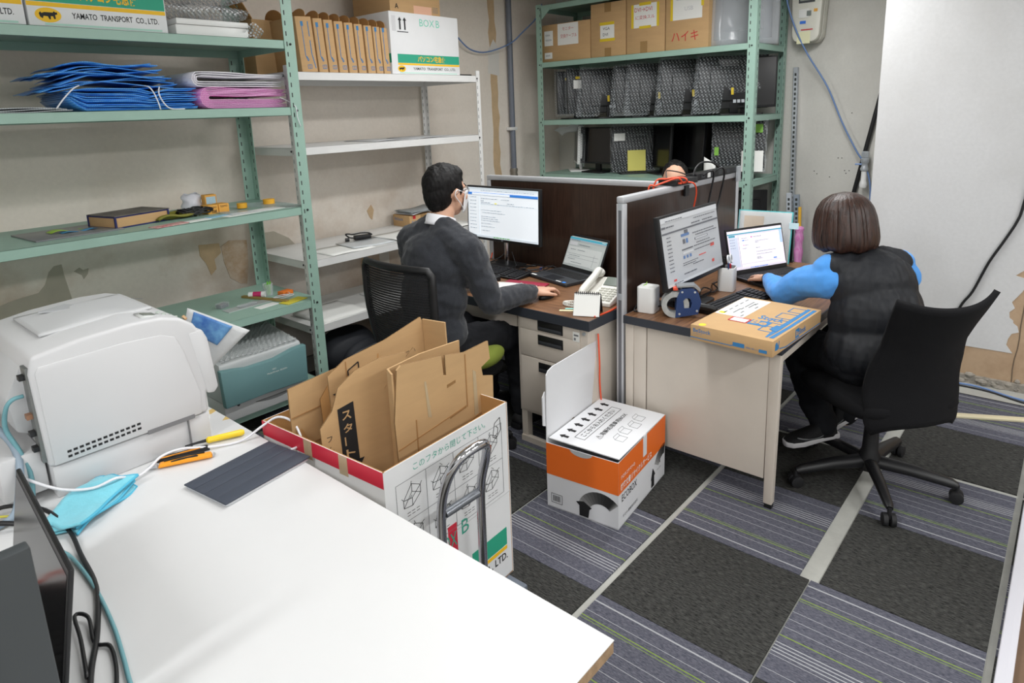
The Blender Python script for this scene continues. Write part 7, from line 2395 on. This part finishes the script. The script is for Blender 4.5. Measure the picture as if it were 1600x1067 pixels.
decal([(-0.02 + 0.02 * math.cos(PI * k / 8), 0.016 * math.sin(PI * k / 8)) for k in range(9)], mat('notch_dark', (110, 100, 90), 0.7), t, (0, ly / 2 - 0.0045, lz + 0.002), (1, 0, 0), (0, 0, 1), 'hinge_notch')

# ------------------------------------------------------------------ people
SKIN = mat('skin', (214, 168, 142), 0.55, var=0.04, scale=20)
EYEW = mat('eye_white', (232, 230, 226), 0.3)
LIP = mat('lips', (176, 104, 96), 0.5)


def knit(n, c, amt=0.10, bump=0.25):
    return mat(n, c, 0.92, var=amt, scale=220, bump=bump, bscale=420, sheen=0.2, spec=0.2)


SWEATER = knit('charcoal_knit', (52, 54, 59), 0.25)
TROUS = mat('black_trousers', (24, 25, 29), 0.85, bump=0.1, bscale=200, spec=0.25)
BLUEK = knit('sky_blue_knit', (84, 156, 232), 0.05)
VEST = mat('black_vest_nylon', (25, 27, 32), 0.6, bump=0.12, bscale=60, spec=0.4)
HAIRB = mat('black_hair', (26, 24, 24), 0.55, c2=(10, 9, 10), scale=14, bump=0.5, bscale=90, stretch=(3, 3, 0.35), spec=0.25)
HAIRN = mat('brown_hair', (70, 44, 34), 0.36, c2=(26, 16, 13), scale=30, bump=0.5, bscale=110, stretch=(2.2, 2.2, 0.14))


def blob(name, b, voxel, m_, parent, smooth=6, disp=(), clip=None):
    """union of closed shapes grown into one continuous surface"""
    me = bpy.data.meshes.new(name)
    me.from_pydata(b.v, [], b.f)
    bm = bmesh.new()
    bm.from_mesh(me)
    bmesh.ops.recalc_face_normals(bm, faces=bm.faces[:])
    bm.to_mesh(me)
    bm.free()
    o = bpy.data.objects.new(name, me)
    COL.objects.link(o)
    r_ = o.modifiers.new('r', 'REMESH')
    r_.mode = 'VOXEL'
    r_.voxel_size = voxel
    s_ = o.modifiers.new('s', 'SMOOTH')
    s_.factor = 0.5
    s_.iterations = smooth
    dg = bpy.context.evaluated_depsgraph_get()
    m2 = bpy.data.meshes.new_from_object(o.evaluated_get(dg))
    m2.name = name
    o.modifiers.clear()
    o.data = m2
    bpy.data.meshes.remove(me)
    if disp:
        no = [v.normal.copy() for v in m2.vertices]
        for v, q in zip(m2.vertices, no):
            d = 0.0
            for (amp, fx, fy, fz, ph) in disp:
                d += amp * noise.noise(Vector((v.co.x * fx + ph, v.co.y * fy + ph, v.co.z * fz - ph)))
            v.co += q * d
    if clip:
        for v in m2.vertices:
            clip(v)
    m2.materials.clear()
    m2.materials.append(m_)
    m2.polygons.foreach_set('use_smooth', [True] * len(m2.polygons))
    o.parent = parent
    return o


def chain(b, pts, rs, n=12):
    for (p, q, a, c) in zip(pts, pts[1:], rs, rs[1:]):
        b.cap(p, a, q, c, n)


def hand(b, W, f, n, s, curl=(12, 18, 14), spread=1.0, thumb=(0.5, 0.8), sc=1.0):
    """W wrist, f forward, n back-of-hand normal, s=+1 thumb on the side f x n ... ; five separate fingers"""
    f = Vector(f).normalized()
    n = Vector(n)
    n = (n - f * n.dot(f)).normalized()
    l = f.cross(n) * s            # toward the thumb
    W = Vector(W)
    bases = [(0.028, 0.088), (0.010, 0.093), (-0.009, 0.089), (-0.027, 0.080)]
    lens = [(0.040, 0.024, 0.018), (0.044, 0.027, 0.019), (0.041, 0.025, 0.018), (0.032, 0.020, 0.016)]
    for i, ((a, d), L) in enumerate(zip(bases, lens)):
        p0 = W + l * a * 0.55 * sc + f * 0.01
        p1 = W + (l * a + f * d) * sc
        b.cap(p0, 0.0155 * sc, p1, 0.0115 * sc, 10)
        ang = 0.0
        p = p1
        dirl = (f + l * (a * 3.0 * spread)).normalized()
        rr = [0.0098, 0.0088, 0.0080, 0.0068]
        for k in range(3):
            ang += R(curl[k])
            q = p + (dirl * math.cos(ang) - n * math.sin(ang)) * L[k] * sc
            b.cap(p, rr[k] * sc, q, rr[k + 1] * sc, 9)
            p = q
    t0 = W + (l * 0.016 + f * 0.018 - n * 0.004) * sc
    t1 = W + (l * 0.040 + f * 0.052 - n * 0.010) * sc
    t2 = t1 + (l * 0.014 + f * 0.032 - n * 0.006) * sc
    t3 = t2 + (l * 0.004 + f * 0.026 - n * 0.008) * sc
    b.cap(t0, 0.015 * sc, t1, 0.012 * sc, 10)
    b.cap(t1, 0.0115 * sc, t2, 0.0098 * sc, 10)
    b.cap(t2, 0.0098 * sc, t3, 0.0078 * sc, 10)


def head_shape(b, c, yaw, pitch=0.0, sc=1.0):
    M = Matrix.Translation(c) @ Matrix.Rotation(yaw, 4, 'Z') @ Matrix.Rotation(pitch, 4, 'Y') @ Matrix.Scale(sc, 4)
    old = b.mtx
    b.mtx = (old or Matrix.Identity(4)) @ M
    b.ell((-0.008, 0, 0.025), (0.098, 0.076, 0.092), 24, 16)       # skull
    b.ell((0.018, 0, -0.035), (0.070, 0.064, 0.075), 20, 14)       # face
    b.ell((0.045, 0, -0.088), (0.036, 0.034, 0.028), 16, 10)       # chin
    b.ell((0.078, 0, 0.018), (0.016, 0.052, 0.014), 14, 8)         # brow
    b.cap((0.088, 0, 0.0), 0.008, (0.108, 0, -0.036), 0.012, 10)   # nose
    b.ell((0.092, 0, -0.044), (0.014, 0.018, 0.009), 12, 8)
    for s in (-1, 1):
        b.ell((0.072, s * 0.038, -0.028), (0.022, 0.022, 0.022), 12, 8)   # cheeks
        b.ell((-0.004, s * 0.076, -0.012), (0.020, 0.009, 0.032), 14, 10)  # ears
        b.ell((-0.012, s * 0.083, -0.004), (0.012, 0.007, 0.022), 12, 8)
    b.ell((0.084, 0, -0.068), (0.012, 0.024, 0.006), 12, 8)        # lips
    b.ell((0.082, 0, -0.077), (0.012, 0.020, 0.006), 12, 8)
    b.mtx = old
    return M


def face_parts(t, M, loc):
    """eyes, brows and lips as small parts"""
    for s in (-1, 1):
        b = B()
        b.mtx = Matrix.Translation(-Vector(loc)) @ M
        b.ell((0.078, s * 0.030, 0.0), (0.010, 0.013, 0.008), 14, 10)
        e = b.build('eye', EYEW, t, smooth='all')
        b = B()
        b.mtx = Matrix.Translation(-Vector(loc)) @ M
        b.ell((0.0865, s * 0.030, 0.0), (0.003, 0.005, 0.005), 12, 8)
        b.build('iris', BLACK, e, smooth='all')
        b = B()
        b.mtx = Matrix.Translation(-Vector(loc)) @ M
        b.tube([(0.087, s * 0.014, 0.022), (0.090, s * 0.03, 0.027), (0.080, s * 0.05, 0.021)], 0.0032, 6)
        b.build('eyebrow', HAIRB, t, smooth='all')


FOLD = [(0.010, 9, 9, 14, 3.1), (0.006, 22, 22, 26, 7.7), (0.0025, 50, 50, 46, 1.3)]

# ---- man in the charcoal cardigan
LOC = Vector((1.97, 2.19, 0))
tm = T('person', 'person in charcoal cardigan and white mask using a mouse at the left desk', 'person', LOC)
TR = Matrix.Translation(-LOC)
hc = Vector((2.052, 2.19, 1.252))
shR, elR, wrR = Vector((1.995, 2.005, 1.00)), Vector((2.06, 1.945, 0.765)), Vector((2.325, 1.935, 0.748))
shL, elL, wrL = Vector((1.995, 2.375, 1.00)), Vector((2.06, 2.44, 0.775)), Vector((2.31, 2.33, 0.752))
hipR, knR, anR = Vector((1.96, 2.09, 0.555)), Vector((2.36, 2.065, 0.51)), Vector((2.39, 2.06, 0.10))
hipL, knL, anL = Vector((1.96, 2.29, 0.555)), Vector((2.36, 2.33, 0.51)), Vector((2.42, 2.33, 0.10))


def torso(b, g=0.0, k=1.0):
    b.ell((1.965, 2.19, 0.925), (0.112 + g, 0.165 + g, 0.16 + g), 24, 16)
    b.ell((1.94, 2.19, 0.78), (0.115 + g, 0.155 + g, 0.17 + g), 24, 16)
    b.ell((1.925, 2.19, 0.62), (0.120 + g, 0.168 + g, 0.13 + g), 24, 16)
    for s in (-1, 1):
        b.cap((1.99, 2.19 + s * 0.035, 1.075 + g * 0.4), 0.052 * k + g, (1.985, 2.19 + s * 0.165, 1.015), 0.066 * k + g)


b = B()
b.mtx = TR
torso(b, -0.012, 0.85)
b.cap((1.99, 2.19, 1.05), 0.056, (2.03, 2.19, 1.175), 0.054, 16)
hm = head_shape(b, hc, R(0))
for S_, E_, W_ in ((shR, elR, wrR), (shL, elL, wrL)):
    chain(b, [S_, E_, W_], [0.048, 0.038, 0.027])
chain(b, [hipR, knR, anR], [0.085, 0.055, 0.04])
chain(b, [hipL, knL, anL], [0.085, 0.055, 0.04])
hand(b, wrR + Vector((0.012, 0, 0)), (1, -0.12, -0.04), (0, 0, 1), 1, (6, 26, 22), 0.6)
hand(b, wrL + Vector((0.012, 0, 0)), (0.95, -0.3, -0.05), (0, 0, 1), -1, (14, 20, 16), 0.8)
blob('body', b, 0.0045, SKIN, tm, 5)
face_parts(tm, hm, LOC)
b = B()
b.mtx = TR
torso(b, 0.020)
for S_, E_, W_, s in ((shR, elR, wrR, -1), (shL, elL, wrL, 1)):
    chain(b, [S_, S_.lerp(E_, 0.5), E_, E_.lerp(W_, 0.55), W_], [0.078, 0.068, 0.060, 0.055, 0.044], 14)
b.ell((1.92, 2.19, 0.555), (0.135, 0.185, 0.07), 22, 12)
blob('cardigan', b, 0.006, SWEATER, tm, 7, FOLD)
for W_, E_ in ((wrR, elR), (wrL, elL)):
    d = (W_ - E_).normalized()
    b = B()
    b.mtx = TR
    b.tube([W_ - d * 0.02, W_ - d * 0.01, W_ + d * 0.012, W_ + d * 0.014], [0.036, 0.041, 0.038, 0.03], 14)
    b.build('cuff', SWEATER, tm, smooth='all')
b = B()
b.mtx = TR
b.ell((1.945, 2.19, 0.56), (0.15, 0.175, 0.085), 22, 12)
for h_, k_, a_ in ((hipR, knR, anR), (hipL, knL, anL)):
    chain(b, [h_, h_.lerp(k_, 0.5), k_, k_.lerp(a_, 0.5), a_ + Vector((0, 0, 0.02))], [0.098, 0.088, 0.073, 0.066, 0.062], 14)
blob('trousers', b, 0.007, TROUS, tm, 6, FOLD)


def shoe(t, loc, heel, toe, up_, m_=BLACKM, sole=None, name='shoe', knit_=None):
    """shoe from heel to toe in world coordinates"""
    heel, toe = Vector(heel), Vector(toe)
    d = (toe - heel)
    L = d.length
    d.normalize()
    u = Vector(up_)
    u = (u - d * u.dot(d)).normalized()
    s = d.cross(u)
    Mx = Matrix((d, s, u)).transposed().to_4x4()
    Mx.translation = heel
    b = B()
    b.mtx = Matrix.Translation(-Vector(loc)) @ Mx
    prof = [(0.0, 0.03, 0.075), (0.12, 0.036, 0.085), (0.3, 0.034, 0.078), (0.5, 0.040, 0.066), (0.72, 0.046, 0.050), (0.9, 0.040, 0.040), (1.0, 0.022, 0.028)]
    n = 14
    v = []
    f = []
    for (k, w_, h_) in prof:
        for q in range(n):
            a = PI * q / (n - 1)
            v.append((k * L, math.cos(a) * w_ * (1 if a else 1), 0.018 + max(0.0, math.sin(a)) ** 0.75 * (h_ - 0.018)))
    for i in range(len(prof) - 1):
        for q in range(n - 1):
            f.append((i * n + q, i * n + q + 1, (i + 1) * n + q + 1, (i + 1) * n + q))
        f.append((i * n, (i + 1) * n, (i + 1) * n + n - 1, i * n + n - 1))
    f.append(tuple(range(n)))
    f.append(tuple(range((len(prof) - 1) * n, len(prof) * n))[::-1])
    b.add(v, f)
    o = b.build(name, m_, t, smooth='all')
    b = B()
    b.mtx = Matrix.Translation(-Vector(loc)) @ Mx
    ol = [(-0.015, -0.022), (-0.008, -0.034), (0.3 * L, -0.034), (0.7 * L, -0.048), (0.92 * L, -0.040), (1.02 * L, -0.02), (1.04 * L, 0.0), (1.02 * L, 0.02), (0.92 * L, 0.040), (0.7 * L, 0.048), (0.3 * L, 0.034), (-0.008, 0.034), (-0.015, 0.022)]
    b.prism(ol, 'z', 0.0, 0.026)
    b.build('sole', sole or BLACK, o, bevel=0.006)
    return o, Mx


for a_ in (anR, anL):
    shoe(tm, LOC, (a_.x - 0.06, a_.y, 0.003), (a_.x + 0.19, a_.y, 0.003), (0, 0, 1))
# white collar, face mask, glasses
b = B()
b.mtx = TR
b.sheet(lambda u, v: (2.004 + 0.012 * v + (0.072 - 0.010 * v) * math.cos(-2 * PI * u), 2.19 + (0.070 - 0.010 * v) * math.sin(-2 * PI * u), 1.098 + 0.045 * v - 0.022 * math.cos(2 * PI * u)), 28, 3, 0.004)
b.build('shirt_collar', mat('shirt_white', (232, 232, 236), 0.8), tm, smooth='all')
MASK = mat('mask_white', (238, 238, 240), 0.85)
b = B()
b.mtx = TR @ hm


def maskfn(u, v):
    a = (u - 0.5) * 2.2
    z = 0.0 - 0.10 * v
    r_ = 0.090 + 0.040 * math.exp(-(a / 0.45) ** 2) * math.sin(PI * (0.2 + 0.6 * v)) - 0.018 * v
    return (0.012 + r_ * math.cos(a), 0.078 * math.sin(a) * (1 - 0.2 * v), z)


b.sheet(maskfn, 16, 8, 0.003)
b.build('face_mask', MASK, tm, smooth='all')
for s in (-1, 1):
    b = B()
    b.mtx = TR @ hm
    b.tube(smoothpath([(0.05, s * 0.074, -0.012), (0.015, s * 0.083, 0.005), (-0.018, s * 0.090, 0.012), (-0.026, s * 0.088, -0.012), (0.01, s * 0.082, -0.05), (0.045, s * 0.066, -0.085)], 4), 0.002, 6)
    b.build('mask_strap', MASK, tm, smooth='all')
b = B()
b.mtx = TR @ hm
GL = mat('glasses_metal', (130, 130, 134), 0.25, 0.8)
for s in (-1, 1):
    b.tube(smoothpath([(0.092, s * 0.058, 0.006), (0.04, s * 0.081, 0.006), (0.0, s * 0.088, 0.005), (-0.02, s * 0.09, -0.008)], 4), 0.0015, 6)
    b.tube([(0.098 - 0.006 * abs(math.cos(a)), s * 0.034 + 0.024 * math.cos(a), 0.0 + 0.018 * math.sin(a)) for a in [2 * PI * k / 16 for k in range(16)]], 0.0014, 6, closed=True)
b.tube([(0.1, -0.01, 0.004), (0.104, 0, 0.007), (0.1, 0.01, 0.004)], 0.0014, 6)
b.build('glasses', GL, tm, smooth='all')
# short black hair
b = B()
b.mtx = TR @ hm
b.ell((-0.018, 0, 0.038), (0.102, 0.083, 0.096), 28, 18)
b.ell((-0.050, 0, 0.0), (0.066, 0.074, 0.085), 24, 16)
b.ell((-0.062, 0, -0.045), (0.040, 0.056, 0.045), 20, 12)
b.ell((0.035, 0, 0.075), (0.050, 0.060, 0.045), 20, 12)
for s in (-1, 1):
    b.ell((0.018, s * 0.066, 0.02), (0.026, 0.016, 0.04), 14, 10)
blob('hair', b, 0.004, HAIRB, tm, 3, [(0.006, 30, 30, 12, 2.2), (0.003, 120, 120, 40, 4.4)])
# olive seat cushion showing beside his thigh
o = B().ell((0, 0, 0), (0.12, 0.055, 0.045), 22, 12).build('green_cushion', mat('olive_green_fabric', (112, 124, 40), 0.85, bump=0.2), None, smooth='all', loc=(2.05, 1.975, 0.50), rz=R(8))
tag(o, 'olive green cushion on the seat beside the thigh of the man', 'cushion')

# ---- person in the black vest over blue knit, seen from behind
AZ = R(47)
LOC = Vector((2.87, 0.545, 0))
tw = T('person', 'person with brown bob in black vest over sky blue sweater, typing on the black laptop', 'person', LOC, AZ)
# local frame: x forward, y left
hc = Vector((0.205, 0.062, 1.088))
sh = {s: Vector((0.135, s * 0.158, 0.915)) for s in (-1, 1)}
el = {1: Vector((0.345, 0.235, 0.752)), -1: Vector((0.33, -0.235, 0.76))}
wr = {1: Vector((0.60, 0.175, 0.752)), -1: Vector((0.60, -0.10, 0.752))}
hip = {s: Vector((0.0, s * 0.09, 0.54)) for s in (-1, 1)}
kn = {1: Vector((0.40, 0.13, 0.50)), -1: Vector((0.41, -0.09, 0.50))}
inv = Matrix.Rotation(-AZ, 4, 'Z') @ Matrix.Translation(-LOC)
an = {1: inv @ Vector((2.955, 0.755, 0.135)), -1: inv @ Vector((3.085, 0.70, 0.16))}
b = B()
b.ell((0.075, 0, 0.80), (0.075, 0.12, 0.15), 22, 14)
b.ell((0.03, 0, 0.63), (0.085, 0.13, 0.14), 22, 14)
b.cap((0.135, 0, 0.90), 0.05, (0.14, 0, 0.94), 0.042)
for s in (-1, 1):
    b.cap((0.14, s * 0.03, 0.92), 0.035, sh[s], 0.042)
b.cap((0.135, 0.0, 0.94), 0.044, (0.185, 0.05, 1.02), 0.042, 16)
hmw = head_shape(b, hc, R(6), R(10), 0.86)
for s in (-1, 1):
    chain(b, [sh[s], el[s], wr[s]], [0.042, 0.034, 0.024])
    chain(b, [hip[s], kn[s], an[s]], [0.085, 0.055, 0.036])
hand(b, wr[1] + Vector((0.012, 0, 0)), (1, -0.05, -0.10), (0, 0, 1), -1, (12, 24, 18), 0.8, sc=0.9)
hand(b, wr[-1] + Vector((0.012, 0, 0)), (1, 0.1, -0.10), (0, 0, 1), 1, (12, 24, 18), 0.8, sc=0.9)
blob('body', b, 0.0045, SKIN, tw, 5)
face_parts(tw, hmw, (0, 0, 0))
b = B()
b.ell((0.09, 0, 0.80), (0.085, 0.145, 0.13), 22, 14)
for s in (-1, 1):
    b.cap((0.135, s * 0.05, 0.935), 0.05, sh[s], 0.062, 14)
    chain(b, [sh[s] - Vector((0.01, 0, 0.05)), sh[s].lerp(el[s], 0.5), el[s], el[s].lerp(wr[s], 0.5), wr[s] - (wr[s] - el[s]).normalized() * 0.015], [0.078, 0.070, 0.058, 0.052, 0.036], 14)
blob('sweater', b, 0.006, BLUEK, tw, 8, [(0.005, 10, 10, 14, 5.1), (0.003, 30, 30, 30, 2.1)])
b = B()
d = (wr[1] - el[1]).normalized()
b.tube([wr[1] + d * 0.004, wr[1] + d * 0.014], 0.0285, 14)
b.build('bracelet', mat('bracelet_dark', (60, 50, 46), 0.4, 0.3), tw, smooth='all')
b = B()
b.ell((0.075, 0, 0.83), (0.140, 0.172, 0.165), 26, 16)
b.ell((0.04, 0, 0.72), (0.155, 0.186, 0.19), 26, 16)
b.ell((0.015, 0, 0.60), (0.175, 0.205, 0.15), 26, 16)
b.cap((0.085, -0.09, 0.86), 0.085, (0.085, 0.09, 0.86), 0.085, 16)
for s in (-1, 1):
    b.cap((0.125, s * 0.04, 0.950), 0.055, (0.118, s * 0.128, 0.922), 0.064, 14)
b.ell((0.125, 0, 0.962), (0.070, 0.075, 0.045), 20, 10)
blob('vest', b, 0.006, VEST, tw, 6, [(0.006, 5, 5, 4, 9.3), (0.006, 22, 22, 6, 3.7), (0.003, 60, 60, 14, 1.9)])
b = B()
b.ell((0.02, 0, 0.535), (0.16, 0.175, 0.075), 22, 12)
for s in (-1, 1):
    chain(b, [hip[s], hip[s].lerp(kn[s], 0.5), kn[s], kn[s].lerp(an[s], 0.5), an[s] + Vector((0.0, 0, 0.03))], [0.098, 0.092, 0.078, 0.070, 0.058], 14)
blob('trousers', b, 0.007, TROUS, tw, 6, FOLD)
# bob haircut: full shell, open in front, ends turned in
b = B()


def bob(u, v):
    a = R(58) + u * R(244)
    ks = [(0.0, 0.004, 0.138), (0.12, 0.052, 0.130), (0.25, 0.090, 0.108), (0.40, 0.116, 0.068), (0.55, 0.129, 0.020), (0.70, 0.136, -0.035), (0.82, 0.138, -0.075), (0.92, 0.132, -0.108), (1.0, 0.112, -0.128)]
    for (v0, r0, z0), (v1, r1, z1) in zip(ks, ks[1:]):
        if v <= v1 + 1e-6:
            k = (v - v0) / (v1 - v0)
            r_, z = r0 + (r1 - r0) * k, z0 + (z1 - z0) * k
            break
    st = 1 + (0.012 * math.sin(u * 61) + 0.010 * math.sin(u * 143 + 1) + 0.012 * noise.noise(Vector((u * 30, v * 2, 3)))) * min(1, v * 3)
    fr = max(0, -math.cos(a))
    return (-0.012 + r_ * st * math.cos(a) * 0.98, r_ * st * math.sin(a) * 0.96, z + 0.006 * math.sin(u * 37) * v ** 4 + 0.012 * (1 - fr) * v ** 6)


b.mtx = Matrix.Translation(hc) @ Matrix.Rotation(R(6), 4, 'Z') @ Matrix.Rotation(R(8), 4, 'Y') @ Matrix.Scale(0.84, 4)
b.sheet(bob, 110, 26, 0.02)
b.build('hair', HAIRN, tw, smooth='all')
b = B()
b.mtx = Matrix.Translation(hc) @ Matrix.Rotation(R(6), 4, 'Z') @ Matrix.Rotation(R(8), 4, 'Y') @ Matrix.Scale(0.84, 4)
b.ell((-0.005, 0, 0.05), (0.108, 0.098, 0.086), 28, 18)
b.ell((-0.02, 0, 0.0), (0.085, 0.098, 0.09), 24, 16)
blob('hair_crown', b, 0.005, HAIRN, tw, 3)
SN = mat('shoe_black_knit', (26, 26, 28), 0.8, bump=0.4, bscale=300)
SOLE = mat('shoe_white_sole', (226, 224, 226), 0.5)
LW = Matrix.Rotation(-AZ, 4, 'Z')
for hl, to, upv in (((2.975, 0.712, 0.115), (2.815, 0.872, 0.083), (0.0, 0.0, 1)), ((3.10, 0.655, 0.185), (2.98, 0.80, 0.085), (0.35, -0.45, 1))):
    h2, t2 = inv @ Vector(hl), inv @ Vector(to)
    o, Mx = shoe(tw, (0, 0, 0), h2, t2, LW.to_3x3() @ Vector(upv), SN, SOLE, 'sneaker')
    b = B()
    b.mtx = Mx
    for s in (-1, 1):
        b.tube(smoothpath([(0.07, s * 0.0385, 0.035), (0.10, s * 0.0425, 0.030), (0.15, s * 0.0455, 0.036), (0.19, s * 0.043, 0.05)], 4), [0.002] * 8 + [0.0035] * 5 + [0.002] * 3, 6)
    b.build('side_stripe', mat('stripe_grey', (126, 128, 130), 0.5), o, smooth='all')

# ---- third person behind the partition, only hair and forehead in view
LOC = Vector((4.03, 2.06, 0))
t3 = T('person', 'person behind the partition with only dark hair and forehead showing', 'person', LOC, R(205))
hc = Vector((0.045, 0.0, 1.112))
b = B()
b.ell((0.0, 0, 0.80), (0.11, 0.17, 0.2), 22, 14)
b.ell((0.0, 0, 0.60), (0.12, 0.17, 0.15), 22, 14)
b.cap((0.01, 0, 0.95), 0.054, (0.03, 0, 1.06), 0.052, 14)
hm3 = head_shape(b, hc, 0.0, R(2))
for s in (-1, 1):
    b.cap((0.0, s * 0.05, 0.945), 0.05, (0.0, s * 0.18, 0.90), 0.058)
    chain(b, [Vector((0, s * 0.18, 0.90)), Vector((0.06, s * 0.22, 0.72)), Vector((0.27, s * 0.12, 0.752))], [0.046, 0.038, 0.027])
    chain(b, [Vector((0, s * 0.1, 0.555)), Vector((0.38, s * 0.1, 0.51)), Vector((0.40, s * 0.1, 0.1))], [0.085, 0.055, 0.04])
    hand(b, Vector((0.28, s * 0.12, 0.752)), (1, -s * 0.2, -0.05), (0, 0, 1), s * -1, (10, 20, 16), 0.8)
blob('body', b, 0.006, SKIN, t3, 4)
face_parts(t3, hm3, (0, 0, 0))
b = B()
b.ell((0.0, 0, 0.80), (0.13, 0.19, 0.20), 22, 14)
b.ell((0.0, 0, 0.62), (0.135, 0.19, 0.15), 22, 14)
for s in (-1, 1):
    b.cap((0.0, s * 0.05, 0.945), 0.058, (0.0, s * 0.18, 0.90), 0.070)
    chain(b, [Vector((0, s * 0.18, 0.90)), Vector((0.06, s * 0.22, 0.72)), Vector((0.26, s * 0.12, 0.755))], [0.07, 0.06, 0.042])
blob('jacket', b, 0.008, knit('navy_knit', (40, 44, 58)), t3, 5, FOLD)
b = B()
b.ell((0, 0, 0.55), (0.15, 0.175, 0.085), 20, 12)
for s in (-1, 1):
    chain(b, [Vector((0, s * 0.1, 0.555)), Vector((0.38, s * 0.1, 0.51)), Vector((0.40, s * 0.1, 0.12))], [0.098, 0.073, 0.06])
    shoe(t3, (0, 0, 0), (0.34, s * 0.1, 0.003), (0.59, s * 0.1, 0.003), (0, 0, 1))
blob('trousers', b, 0.008, TROUS, t3, 5, FOLD)
b = B()
b.mtx = hm3
b.ell((-0.032, 0, 0.044), (0.094, 0.083, 0.089), 28, 18)
b.ell((-0.050, 0, -0.01), (0.062, 0.074, 0.085), 24, 16)
blob('hair', b, 0.005, HAIRB, t3, 3, [(0.006, 30, 30, 12, 2.2), (0.004, 120, 120, 40, 4.4)])

# desk and chair of the third person, hidden behind the partition
dk = [o for o in bpy.data.objects if o.name == 'office_desk.001'][0]
c = copy_tree(dk)
c.location = (3.79, 2.80, 0)
c.rotation_euler = (0, 0, PI)
c['label'] = 'beige steel desk hidden behind the dark partition in front of the third person'
ch = [o for o in bpy.data.objects if o.name == 'office_chair.001'][0]
c = copy_tree(ch)
c.location = (4.03, 2.06, 0)
c.rotation_euler = (0, 0, R(195))
c['label'] = 'black mesh swivel chair of the person behind the partition'
